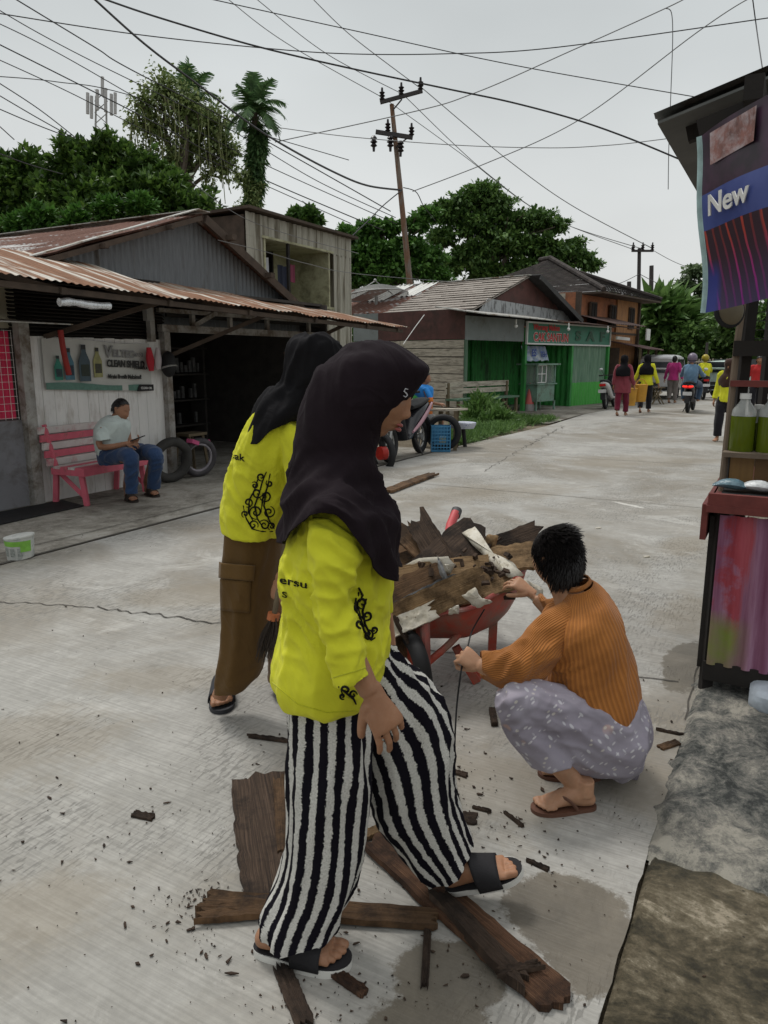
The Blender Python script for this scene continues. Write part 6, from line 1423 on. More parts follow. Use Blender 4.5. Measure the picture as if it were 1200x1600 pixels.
# ---------------------------------------------------------------- the squatting woman
w3 = thing('person', 'short-haired woman in orange ribbed top and grey floral trousers squatting by the wheelbarrow', 'person', G(900, 1262))
mb = MB(); hc3 = W(868, 872, 2.58); hf3 = V((-.62, .76, -.12)); hu3 = V((-.05, -.05, 1))
head_mb(mb, hc3, hf3, hu3, .93)
mb.tube([hc3+V((.0, -.01, -.04)), W(885, 925, 2.56), W(905, 965, 2.55)], [.050, .052, .08], 16)
mb.loft(smooth_secs([sec((870, 950), (945, 940), 2.55, .14), sec((865, 1020), (965, 1010), 2.52, .14), sec((885, 1090), (985, 1080), 2.5, .13), sec((900, 1150), (1000, 1140), 2.48, .14)], 4), 20)
sh3, el3, wr3 = W(868, 990, 2.47), W(806, 1052, 2.34), W(752, 1040, 2.40)
mb.tube(spath([W(890, 975, 2.56), sh3, el3, wr3], 4), [.025]*5+[.03]*4+[.031, .031, .029, .027], 14)
hand_mb(mb, wr3, W(716, 1018, 2.43)-wr3, V((-.35, -.65, .72)), th=-1, curl=(.95, 1.1, .8), s=.86, thumb=.9)
wq = W(838, 934, 2.86); mb.tube(spath([W(880, 960, 2.68), W(868, 962, 2.80), wq], 4), [.045]*3+[.036]*3+[.03, .028, .026], 12)
hand_mb(mb, W(830, 926, 2.87), W(796, 902, 2.90)-W(830, 926, 2.87), V((.1, -.5, .85)), th=-1, curl=(.55, .7, .5), s=.86, thumb=.7)
kn = W(796, 1102, 2.30); hp3 = W(975, 1150, 2.42); an = W(897, 1222, 2.31)
mb.tube(spath([hp3, kn], 4), [.07, .068, .065, .06, .055], 14); mb.tube([kn, W(850, 1165, 2.30), an, W(903, 1240, 2.31)], [.05, .048, .034, .034], 14)
kn2 = W(835, 1075, 2.62); mb.tube([hp3+V((0, .2, 0)), kn2, W(905, 1190, 2.62), W(920, 1215, 2.62)], [.07, .055, .035, .034], 12)
h3, t3 = G(928, 1258, .016), G(822, 1263, .016); PH = foot_mb(mb, h3, t3-h3, V((0, 0, 1)), .215, inner=1); mb.tube([PH(.042, 0, .05), PH(.04, 0, .11)], [.034, .032], 12)
h4, t4 = G(935, 1212, .016), G(850, 1205, .016); PJ = foot_mb(mb, h4, t4-h4, V((0, 0, 1)), .215, inner=-1)
remesh(mb, .0046, 'body', SK2, w3, 2)
M_flip = mat('brown_flip_flop', (.12, .055, .035), .6, .2)
for P_ in (PH, PJ): sandal(w3, P_, M_flip, M_flip, 'thong', .015)
# hair: many short strands over a cap
def hair(parent, c, f, u, s, m, n=2600, ln=.055, front=.35, low=-.35, seed=1, top=1.0, name='hair'):
    rnd = random.Random(seed); f = V(f).normalized(); u = V(u); u = (u-f*u.dot(f)).normalized(); r = f.cross(u); mb = MB()
    def inside(d): return d.z > low+(front-low)*max(0, d.y)**.6*1.2 if d.y > -.1 else d.z > low-.35
    for j in range(24):
        for i in range(36):
            q = []
            for jj, ii in ((j, i), (j, i+1), (j+1, i+1), (j+1, i)):
                ph = -1.2+(math.pi/2+1.2)*jj/24; th = 2*math.pi*ii/36; q.append(V((math.cos(ph)*math.cos(th), math.cos(ph)*math.sin(th), math.sin(ph))))
            if all(inside(d) for d in q): mb.face([c+(r*d.x*.083+f*(d.y*.106-.004)+u*d.z*.124)*s for d in q])
    cap_ = mb.build(name, m, parent); mb = MB()
    for _ in range(n):
        d = V((rnd.gauss(0, 1), rnd.gauss(0, 1), rnd.gauss(.25, 1))).normalized()
        if not inside(d): continue
        p = c+(r*d.x*.083+f*(d.y*.106-.004)+u*d.z*.124)*s; fl = V((d.x*.5+rnd.gauss(0, .15), -.55*d.z+rnd.gauss(0, .12)-.1, -.9*(1-d.z)+.0)); nrm_ = V((d.x, d.y, d.z))
        dd = (r*fl.x+f*fl.y+u*fl.z).normalized(); nw = (r*nrm_.x+f*nrm_.y+u*nrm_.z); l_ = ln*s*rnd.uniform(.6, 1.2)*(top if d.z > .75 else 1)
        e1 = p+(dd*.7+nw*(.08 if d.z < .85 else .22))*l_*.5; e2 = e1+(dd+nw*(.05 if d.z < .8 else .25))*l_*.5; mb.tube([p-nw*.004, e1, e2], [.0022*s, .002*s, .0005], 3, cap=False)
    mb.build('hair_strands', m, cap_); return cap_
M_hair = NT('black_hair'); M_hair.col((.012, .010, .010)).rough(.42)
hair(w3, hc3, hf3, hu3, .93, M_hair.m, 8000, .036, .4, -.42, 3, 1.5)
def rib_mat():
    t = NT('orange_rib_knit'); U_, V_, _ = t.sep(t.tc.outputs['UV']); w = t.math('SINE', t.math('MULTIPLY', U_, 2*math.pi*58)); n = t.noise(7, 5, .6)
    c = t.ramp(n, [(.3, (.33, .120, .024)), (.7, (.46, .175, .038))]); t.col(t.mix(t.ramp(w, [(-.8, .32), (.3, 0.0)]), c, (.15, .05, .012))).rough(.9); t.b.inputs['Sheen Weight'].default_value = .1
    t.bump(t.math('ADD', t.math('MULTIPLY', w, .5), t.noise(40, 3, .5)), .7, .003); return t.m
M_rib3 = rib_mat()
mb = MB(); torso = [sec((886, 925), (926, 908), 2.53, .062), sec((872, 945), (938, 916), 2.53, .09), sec((852, 965), (952, 932), 2.52, .165), sec((843, 1000), (968, 960), 2.51, .185), sec((845, 1035), (982, 1003), 2.50, .180), sec((850, 1065), (992, 1042), 2.49, .175), sec((868, 1092), (997, 1085), 2.48, .18), sec((905, 1112), (985, 1105), 2.48, .17)]
# tilt the body ring planes with the back's lean
mb.loft(smooth_secs(torso, 8), 110, cap=False)
slv = [sec((893, 938), (945, 990), 2.52, .05), sec((872, 946), (915, 1006), 2.46, .06), sec((838, 968), (880, 1028), 2.42, .060), sec((818, 992), (848, 1058), 2.37, .056), sec((795, 1012), (810, 1075), 2.34, .052), sec((772, 1020), (778, 1072), 2.36, .044), sec((752, 1018), (752, 1062), 2.40, .038)]
mb.loft(smooth_secs(slv, 8), 60, cap=False)
mb.loft(smooth_secs([sec((895, 930), (930, 985), 2.60, .05), sec((870, 935), (900, 985), 2.66, .055), sec((850, 938), (872, 985), 2.76, .048), sec((845, 930), (858, 970), 2.84, .038)], 8), 40, cap=False)
sw3 = mb.build('ribbed_top', M_rib3, w3, ang=80)
drape(sw3, [(.007, (.3, 0, 1), 11, 3, None), (.010, (.3, .2, .95), 26, 6, nr(800, 1040, 2.3, .12)), (.012, (.8, 0, .5), 18, 4, nr(870, 1050, 2.35, .12)), (.008, (.2, 0, 1), 20, 5, nr(850, 1000, 2.35, .1))])
md = sw3.modifiers.new('t', 'SOLIDIFY'); md.thickness = .004; md.offset = -1
mb = MB(); mb.loft([sec((884, 922), (924, 905), 2.53, .062), sec((888, 914), (920, 900), 2.535, .056)], 40, cap=False); cl3 = mb.build('collar', M_rib3, w3); md = cl3.modifiers.new('t', 'SOLIDIFY'); md.thickness = .006
def floral():
    t = NT('grey_floral_cotton'); n = t.noise(6, 5, .6); c = t.ramp(n, [(.3, (.25, .225, .27)), (.7, (.34, .315, .37))])
    for sc_, th, col_, st_ in ((26, .20, (.62, .60, .62), (1, 1, 2.6)), (19, .17, (.58, .57, .60), (2.4, 1, 1)), (11, .17, (.50, .34, .30), (1, 1, 1)), (22, .12, (.60, .56, .50), (1, 2, 1.4))):
        v = t.vec(tuple(1/x for x in st_) if 0 else st_, rot=(.4, .7, .2)); d = t.vor(sc_, 'F1', v, rnd=1); m2 = t.noise(sc_*.35, 2, .5)
        f = t.math('MULTIPLY', t.ramp(d, [(th, 1.0), (th+.06, 0.0)]), t.ramp(m2, [(.45, 0.0), (.5, 1.0)])); c = t.mix(t.math('MULTIPLY', f, .75), c, col_)
    t.col(c).rough(.85); t.bump(t.noise(25, 4, .6), .3, .004); return t.m
M_flo = floral()
mb = MB()
th3 = [sec((1008, 1112), (962, 1206), 2.42, .14), sec((978, 1096), (915, 1206), 2.40, .13), sec((925, 1090), (868, 1190), 2.36, .115), sec((870, 1070), (826, 1145), 2.33, .10), sec((815, 1062), (786, 1120), 2.31, .085), sec((790, 1072), (776, 1102), 2.30, .055)]
mb.loft(smooth_secs(th3, 6), 32); 
shn = [sec((776, 1086), (818, 1082), 2.30, .07), sec((775, 1110), (842, 1112), 2.30, .085), sec((790, 1148), (868, 1148), 2.30, .085), sec((808, 1172), (888, 1170), 2.30, .082), sec((826, 1192), (898, 1186), 2.30, .08)]
mb.loft(smooth_secs(shn, 6), 32)
mb.loft(smooth_secs([sec((995, 1085), (985, 1225), 2.56, .13), sec((900, 1065), (890, 1180), 2.60, .11), sec((842, 1056), (835, 1125), 2.62, .08), sec((820, 1066), (815, 1100), 2.62, .05)], 6), 24)
mb.loft(smooth_secs([sec((822, 1075), (860, 1075), 2.62, .07), sec((835, 1130), (885, 1130), 2.62, .08), sec((850, 1185), (905, 1180), 2.62, .08)], 6), 24)
mb.loft(smooth_secs([sec((925, 1075), (998, 1078), 2.49, .15), sec((925, 1110), (1011, 1118), 2.49, .18), sec((925, 1150), (1011, 1145), 2.49, .17), sec((930, 1188), (1000, 1178), 2.49, .14), sec((945, 1208), (980, 1202), 2.49, .08)], 6), 32)
tr3 = remesh(mb, .007, 'trousers', M_flo, w3, 4)
drape(tr3, [(.006, (.8, 0, -.55), 14, 3.5, None), (.009, (.75, 0, .6), 20, 5, nr(965, 1120, 2.3, .12)), (.008, (.5, 0, .8), 24, 6, nr(800, 1110, 2.25, .1)), (.006, (.9, 0, -.4), 30, 6, nr(900, 1150, 2.25, .15))])
# ---------------------------------------------------------------- pink bench and the seated man
M_pink = mat('coral_pink_paint', (.60, .125, .175), .6, .15, 6, .2, 60, dirt=(.35, .12, .12), dsc=6, dth=.6); M_bwhite = mat('worn_white_paint', (.60, .56, .54), .6, .1, 6, .2, 60, dirt=(.48, .2, .22), dsc=5, dth=.58)
bA, bB = G(134, 790), G(228, 767); bd = (bB-bA).normalized(); bn = V((-bd.y, bd.x, 0)); BL = (bB-bA).length
bch = thing('slatted_bench', 'coral pink and white slatted bench against the board wall of the workshop', 'bench', bA)
def BP(a, b, z): return bA+bd*a+bn*b+V((0, 0, z))
SH = .40; BD = .36
for k in range(4): mb = MB(); mb.bar(BP(-.08, -.02+k*.10, SH), BP(BL+.06, -.02+k*.10, SH), .088, .025); mb.build('seat_slat', M_pink if k % 2 == 0 else M_bwhite, bch, smooth=False)
mb = MB(); mb.bar(BP(-.08, -.075, SH-.035), BP(BL+.06, -.075, SH-.035), .022, .085); mb.build('apron', M_pink, bch, smooth=False)
mb = MB(); mb.bar(BP(-.065, -.06, SH-.04), BP(-.065, BD, SH-.04), .022, .07); mb.build('apron', M_pink, bch, smooth=False)
for k in range(5): mb = MB(); mb.bar(BP(-.10, BD+.02+k*.022, SH+.05+k*.083), BP(BL+.04, BD+.02+k*.022, SH+.05+k*.083), .022, .072, (0, -.25, 1)); mb.build('back_slat', M_bwhite if k % 2 == 0 else M_pink, bch, smooth=False)
for a_ in (0, BL-.03):
    mb = MB(); mb.bar(BP(a_, -.02, 0), BP(a_-.03, -.0, SH-.01), .05, .05, (1, 0, 0)); mb.build('leg', M_pink, bch, smooth=False)
    mb = MB(); mb.bar(BP(a_, BD+.05, 0), BP(a_, BD, SH), .05, .05, (1, 0, 0)); mb.build('leg', M_pink, bch, smooth=False)
    mb = MB(); mb.bar(BP(a_, BD, SH), BP(a_, BD+.12, SH+.44), .04, .035, (1, 0, 0)); mb.build('back_post', M_pink, bch, smooth=False)
    mb = MB(); mb.bar(BP(a_+.01, 0, .08), BP(a_+.01, BD-.02, .34), .03, .045, (1, 0, 0)); mb.build('leg_brace', M_pink, bch, smooth=False)
sm = thing('person', 'man in pale polo shirt and jeans sitting on the pink bench', 'person', G(207, 780))
YM = 7.72; SKM = skin_mat('skin_warm_brown', (.30, .155, .095)); mb = MB(); hcm = W(189, 640, YM); hfm = V((.86, -.28, -.42)); hum = V((.42, -.1, .9))
head_mb(mb, hcm, hfm, hum, .97); mb.tube([hcm+V((-.01, 0, -.04)), W(178, 657, YM), W(174, 670, YM)], [.052, .055, .07], 12)
mb.loft(smooth_secs([sec((158, 662), (195, 664), YM, .17), sec((152, 690), (197, 690), YM, .14), sec((156, 715), (196, 712), YM, .14)], 4), 18)
mb.tube(spath([W(160, 668, 7.55), W(157, 698, 7.50), W(200, 693, 7.42)], 4), [.03]*3+[.034]*2+[.032, .030, .027, .026], 10)
hand_mb(mb, W(199, 693, 7.42), V((.8, -.1, .12)), V((-.1, -.6, .8)), 1, (.7, .8, .6), .95, .6)
mb.tube(spath([W(196, 668, 7.85), W(202, 695, 7.78), W(206, 690, 7.5)], 4), [.042]*3+[.038]*2+[.03]*4, 10); hand_mb(mb, W(205, 690, 7.50), V((.8, -.2, .15)), V((0, .5, -.8)), -1, (.6, .6, .5), .95, .6)
fa, ta = G(197, 778, .02), G(219, 785, .02); PM1 = foot_mb(mb, fa, ta-fa, V((0, 0, 1)), .25, 1); fb, tb_ = G(228, 770, .02), G(262, 778, .02); PM2 = foot_mb(mb, fb, tb_-fb, V((0, 0, 1)), .26, 1)
for P_, kx in ((PM1, W(203, 715, 7.35)), (PM2, W(240, 712, 7.50))): mb.tube(spath([P_(.04, 0, .05), P_(.035, 0, .13), kx], 4), [.034]*4+[.04]*4+[.05], 10)
mb.tube([W(165, 712, 7.6), W(203, 715, 7.38)], [.07, .06], 10); mb.tube([W(170, 710, 7.85), W(238, 708, 7.52)], [.07, .06], 10)
remesh(mb, .006, 'body', SKM, sm, 2)
hair(sm, hcm, hfm, hum, .93, M_hair.m, 2500, .014, .78, -.12, 8)
M_polo = cloth_mat('pale_mint_cotton', (.46, .52, .50), b=.25); M_jean = cloth_mat('blue_denim', (.022, .045, .105), b=.25)
mb = MB(); mb.loft(smooth_secs([sec((170, 648), (192, 652), YM, .075), sec((158, 655), (200, 658), YM, .17), sec((149, 668), (203, 668), YM, .20), sec((148, 688), (199, 688), YM, .185), sec((152, 706), (197, 706), YM, .19), sec((160, 717), (197, 714), YM, .18)], 5), 28)
mb.loft(smooth_secs([W and (W(164, 660, 7.60), V((.06, 0, 0)), V((0, .06, .02))), (W(159, 675, 7.54), V((.075, 0, 0)), V((0, .07, 0))), (W(160, 688, 7.51), V((.075, 0, 0)), V((0, .065, 0)))], 4), 16)
pm = remesh(mb, .009, 'polo_shirt', M_polo, sm, 3); drape(pm, [(.007, (.5, 0, .8), 14, 4, None)])
mb = MB(); mb.loft([(W(181, 649, YM-.0), V((.062, 0, .012)), V((0, .075, 0))), (W(182, 655, YM), V((.075, 0, .01)), V((0, .10, 0)))], 20, cap=False); mb.build('collar', M_polo, sm)
mb = MB(); mb.tube(spath([W(165, 712, 7.62), W(190, 711, 7.48), W(204, 714, 7.36), W(205, 738, 7.38), W(206, 758, 7.42), W(206, 772, 7.42)], 4), [.095]*5+[.085]*4+[.075]*4+[.068]*4+[.066]*4, 16)
mb.tube(spath([W(168, 710, 7.85), W(215, 706, 7.65), W(242, 710, 7.50), W(243, 730, 7.53), W(241, 750, 7.58), W(240, 763, 7.6)], 4), [.095]*5+[.085]*4+[.075]*4+[.07]*4+[.068]*4, 16)
mb.loft(smooth_secs([sec((152, 708), (200, 704), 7.72, .17), sec((155, 726), (205, 722), 7.70, .17)], 4), 20)
jn = remesh(mb, .010, 'jeans', M_jean, sm, 3); drape(jn, [(.007, (.8, .2, .3), 13, 5, None)])
for P_ in (PM1, PM2): sandal(sm, P_, mat('dark_sandal', (.03, .022, .018), .6), mat('dark_sandal', (.03, .022, .018), .6), 'slide', .018)
ph = thing('phone', 'dark mobile phone in the hands of the seated man', 'phone', W(214, 685, 7.4)); mb = MB(); mb.box(W(215, 685, 7.40), (.14, .075, .01), Matrix.Rotation(-.35, 3, 'Y')); mb.build('phone_body', M_black, ph, smooth=False); mb = MB(); mb.box(W(215, 685, 7.40)+V((.002, 0, .0065)), (.125, .066, .001), Matrix.Rotation(-.35, 3, 'Y')); mb.build('screen', mat('phone_screen', (.06, .07, .09), .15), ph, smooth=False)
# ---------------------------------------------------------------- people farther down the street
def figure(label, g, f, h=1.58, top=None, legs=None, head='scarf', headm=None, skin=SK1, hem=.78, stride=.18, arms=(.15, .15), armf=(.1, -.1), legw=.075, skirt=1.0, bag=None, sit=False):
    f = V((f[0], f[1], 0)).normalized(); r = V((f.y, -f.x, 0)); k = h/1.6; g = V(g); t = thing('person', label, 'person', g)
    P = lambda x, y, z: g+(r*x+f*y+V((0, 0, z)))*k
    mb = MB(); hc_ = P(0, .02, 1.485); head_mb(mb, hc_, f, V((0, 0, 1)), k*.98)
    mb.tube([hc_-V((0, 0, .05)), P(0, 0, 1.36), P(0, 0, 1.28)], [.05*k, .052*k, .08*k], 10)
    mb.loft(smooth_secs([(P(0, 0, 1.33), r*.13*k, f*.07*k), (P(0, 0, 1.15), r*.15*k, f*.09*k), (P(0, 0, .98), r*.12*k, f*.08*k), (P(0, 0, .84), r*.15*k, f*.10*k), (P(0, 0, .76), r*.12*k, f*.09*k)], 3), 14)
    mb2 = MB(); mb3 = MB()
    mb2.loft(smooth_secs([(P(0, 0, 1.375), r*.07*k, f*.06*k), (P(0, 0, 1.33), r*.155*k, f*.085*k), (P(0, 0, 1.2), r*.185*k, f*.12*k), (P(0, 0, 1.0), r*.165*k, f*.115*k), (P(0, 0, .86), r*.185*k*skirt, f*.135*k), (P(0, 0, hem), r*.20*k*skirt, f*.145*k)], 4), 24)
    for i, sd in enumerate((-1, 1)):
        a, fw = arms[i], armf[i]; s0, e0, w0 = P(.165*sd, 0, 1.30), P((.20+a*.3)*sd, fw*.4-.02, 1.04), P((.18+a)*sd, fw+.04, .80)
        mb.tube(spath([s0, e0, w0], 3), [.04*k]*3+[.034*k]*2+[.026*k]*2, 8); hand_mb(mb, w0, (w0-e0), r*sd, sd*(-1), (.4, .5, .4), k*.95, .5)
        mb2.tube(spath([P(.13*sd, 0, 1.32), s0, e0, e0.lerp(w0, .85)], 3), [.06*k]*3+[.062*k]*3+[.055*k]*2+[.05*k]*2, 12)
        st = stride*sd; hp_, kn_, an_ = P(.085*sd, 0, .84), P(.09*sd, st*.6+.03, .46), P(.09*sd, st, .09+(.05 if st < 0 else 0))
        mb.tube(spath([hp_, kn_, an_], 3), [.07*k]*3+[.045*k]*2+[.034*k]*2, 8); foot_mb(mb, P(.09*sd, st-.05, .012+(.03 if st < 0 else 0)), f+V((0, 0, -.25 if st < 0 else 0)), V((0, 0, 1)), .235*k, sd, False)
        mb3.tube(spath([hp_+V((0, 0, .03)), kn_, an_+V((0, 0, .02))], 4), [.105*k]*3+[legw*k*1.15]*3+[legw*k]*3, 14)
    mb3.loft(smooth_secs([(P(0, 0, .95), r*.14*k, f*.11*k), (P(0, 0, .78), r*.17*k, f*.12*k)], 3), 16)
    remesh(mb, .011, 'body', skin, t, 2)
    o = remesh(mb2, .012, 'top', top, t, 3); drape(o, [(.010, (0, 0, 1), 10, 2.5, None)]); o = remesh(mb3, .013, 'trousers', legs, t, 2); drape(o, [(.008, (0, 0, 1), 10, 2.5, None)])
    if head == 'scarf':
        mb = MB(); mb.loft(smooth_secs([(hc_+V((0, 0, .135*k)), r*.02*k, f*.02*k), (hc_+V((0, 0, .11*k)), r*.075*k, f*.09*k), (hc_+V((0, 0, .03*k)), r*.098*k, f*.118*k), (hc_-V((0, 0, .07*k)), r*.09*k, f*.10*k), (P(0, -.01, 1.34), r*.12*k, f*.11*k), (P(0, -.02, 1.24), r*.20*k, f*.145*k), (P(0, -.03, 1.10), r*.20*k, f*.16*k), (P(0, -.03, 1.06), r*.17*k, f*.15*k)], 4), 28, cap=True)
        o = mb.build('headscarf', headm or M_blackcl, t); drape(o, [(.010, (0, 0, 1), 11, 2.5, None)])
    elif head == 'hair': hair(t, hc_, f, V((0, 0, 1)), k*.97, M_hair.m, 500, .03, .4, -.5, 5)
    return t, P
away = (RV.x, RV.y)
M_dred = cloth_mat('dusty_rose_dress', (.22, .045, .06)); M_dred2 = cloth_mat('wine_trousers', (.13, .012, .03)); M_blk = cloth_mat('black_trousers', (.015, .014, .018)); M_mag = cloth_mat('magenta_cotton', (.38, .03, .16)); M_gry = cloth_mat('grey_trousers', (.16, .14, .13))
figure('woman in long rose red tunic and black headscarf walking away', G(970, 650), away, 1.60, M_dred, M_dred2, hem=.62, stride=.12, arms=(.06, .10), armf=(-.05, .05), skirt=1.12)
figure('woman in lime yellow top and black headscarf walking away beside the orange baskets', G(1006, 645), away, 1.62, M_yellow, M_blk, stride=.16, arms=(.22, .14), armf=(.02, .05))
figure('person in magenta shirt and grey trousers standing beside the parked van', G(1049, 630), (.6, .8), 1.62, M_mag, M_gry, 'hair', stride=.03)
ye, _ = figure('woman in lime yellow top walking beside the stall post', G(1130, 690), (-.55, -.6), 1.52, M_yellow, M_blk, headm=cloth_mat('brown_scarf', (.05, .025, .018)), stride=.10, arms=(.10, .05), armf=(.06, .0))
tg('shoulder_bag', 'black shoulder bag hanging on the yellow clad woman by the stall post', 'bag', M_black, lambda mb: mb.loft(smooth_secs([(W(1142, 570, 13.9), V((.06, 0, 0)), V((0, .05, 0))), (W(1142, 600, 13.9), V((.12, 0, 0)), V((0, .07, 0))), (W(1143, 630, 13.9), V((.10, 0, 0)), V((0, .06, 0)))], 4), 14), frame=False)
figure('person in a red jacket seen through the stall beyond the shelf', G(1178, 650), (-.3, -1), 1.6, cloth_mat('red_jacket', (.45, .03, .03)), M_blk, 'hair', stride=.05)
# orange baskets between the two women
M_ob = mat('orange_yellow_plastic', (.52, .27, .035), .5, .15, 6, .1)
for lb, px, py, Y, w in (('orange plastic basket carried on the left between the two walking women', 984, 618, 20.6, .34), ('orange yellow plastic basket held by the woman in lime yellow', 1001, 612, 20.9, .32)):
    t = thing('basket', lb, 'basket', W(px, py, Y), 'orange baskets'); c_ = W(px, py+2, Y); mb = MB()
    mb.loft([(c_+V((0, 0, h)), V((w*.5*q, 0, 0)), V((0, .16*q, 0))) for h, q in ((-.24, .80), (.20, 1.0), (.23, 1.06), (.24, 1.0), (.22, .92), (-.2, .72))], 20, e=4); mb.build('basket_tub', M_ob, t)
    mb = MB(); mb.tube(spath([c_+V((-w*.5, 0, .22)), c_+V((-w*.2, 0, .36)), c_+V((w*.2, 0, .36)), c_+V((w*.5, 0, .22))], 4), .012, 6); mb.build('handle', M_ob, t)
# ---------------------------------------------------------------- scooters
def scooter(label, g, f, body, accent=None, lean=0, group='scooters', plate=True):
    f = V((f[0], f[1], 0)).normalized(); r = V((f.y, -f.x, 0)); g = V(g); t = thing('scooter', label, 'scooter', g, group); u = V((0, 0, 1))
    u = (u+r*lean).normalized(); r = f.cross(u).normalized(); P = lambda x, y, z: g+r*x+f*y+u*z; acc = accent or body
    for y_, nm in ((.0, 'rear'), (1.26, 'front')):
        mb = MB(); mb.torus(P(0, y_, .285), .235, .05, r, 28, 10); w_ = mb.build('wheel', M_black, t, ang=60)
        mb = MB(); mb.torus(P(0, y_, .285), .185, .014, r, 24, 6); mb.cyl(P(-.04, y_, .285), P(.04, y_, .285), .05)
        for k in range(5): a = k*1.2566; mb.bar(P(0, y_, .285), P(0, y_+math.cos(a)*.18, .285+math.sin(a)*.18), .03, .022, r)
        mb.build('rim', M_steel, w_)
    def L(name, m, secs, n=16, e=2.6): mb = MB(); mb.loft(smooth_secs([(P(x, y, z), r*a, (f*b[0]+u*b[1])) for x, y, z, a, b in secs], 4), n, e=e); return mb.build(name, m, t)
    L('body', body, [(0, -.33, .80, .05, (0, .03)), (0, -.22, .76, .11, (0, .08)), (0, .05, .66, .15, (0, .14)), (0, .35, .52, .13, (0, .16)), (0, .62, .34, .13, (0, .06)), (0, .80, .32, .14, (0, .04))])
    L('seat', M_black, [(0, -.30, .86, .09, (0, .025)), (0, -.12, .86, .13, (0, .045)), (0, .20, .80, .14, (0, .045)), (0, .42, .77, .09, (0, .04))])
    L('front_shield', acc, [(0, .84, .30, .15, (.05, 0)), (0, .96, .50, .17, (.05, .01)), (0, 1.0, .74, .16, (.06, .01)), (0, .96, .93, .11, (.06, .0)), (0, .93, 1.0, .06, (.04, .0))])
    L('front_mudguard', acc, [(0, .98, .44, .07, (0, .03)), (0, 1.15, .56, .075, (0, .03)), (0, 1.35, .54, .07, (0, .03)), (0, 1.50, .40, .04, (0, .02))])
    L('rear_mudguard', M_black, [(0, -.38, .34, .07, (.015, .05)), (0, -.30, .50, .08, (.02, .06)), (0, -.12, .60, .08, (.03, .05))])
    mb = MB(); mb.tube([P(0, 1.26, .29), P(0, .98, .90)], .035, 8); mb.build('fork', M_steel, t)
    mb = MB(); mb.tube(spath([P(-.34, .84, 1.02), P(-.12, .94, 1.02), P(.12, .94, 1.02), P(.34, .84, 1.02)], 4), .014, 8); hb_ = mb.build('handlebar', M_arm, t)
    for sd in (-1, 1):
        mb = MB(); mb.tube([P(.36*sd, .82, 1.02), P(.26*sd, .88, 1.02)], .02, 8); mb.build('grip', M_black, hb_)
        mb = MB(); mb.tube([P(.22*sd, .90, 1.03), P(.30*sd, .92, 1.20)], .007, 6); mr_ = mb.build('mirror_stem', M_arm, t); mb = MB(); mb.sphere(P(.31*sd, .92, 1.22), (.06, .025, .04), 12, 8); mb.build('mirror', mat('mirror_face', (.6, .62, .63), .2), mr_)
    mb = MB(); mb.sphere(P(0, 1.05, .86), (.07, .05, .05), 12, 8); mb.build('headlight', mat('lamp_glass', (.6, .6, .58), .15), t)
    mb = MB(); mb.box(P(0, -.34, .74), (.18, .06, .07), Matrix((r, f, u)).transposed()); mb.build('tail_light', mat('red_lens', (.55, .02, .02), .2), t)
    if plate: mb = MB(); mb.box(P(0, -.40, .56), (.24, .012, .10), Matrix((r, f, u)).transposed()); mb.build('number_plate', mat('plate_white', (.62, .62, .62), .5), t, smooth=False)
    mb = MB(); mb.tube([P(.14, .25, .28), P(.15, -.05, .30), P(.17, -.35, .38)], [.03, .045, .05], 10); mb.build('exhaust', M_arm, t)
    mb = MB(); mb.tube([P(-.05, .35, .28), P(-.16, .30, .01)], .012, 6); mb.build('stand', M_arm, t)
    return t, P
M_sblack = mat('black_gloss_paint', (.02, .02, .024), .25, .1); M_swhite = mat('white_gloss_paint', (.55, .55, .55), .3, .05); M_spink = mat('pink_silver_fairing', (.42, .24, .28), .35, .15)
scooter('white scooter parked at the corner of the green shop', G(946, 639), away, M_swhite, M_sblack, -.08)
rsc, RP = scooter('black scooter ridden away down the street by the rider in denim blue', G(1074, 645), away, M_sblack)
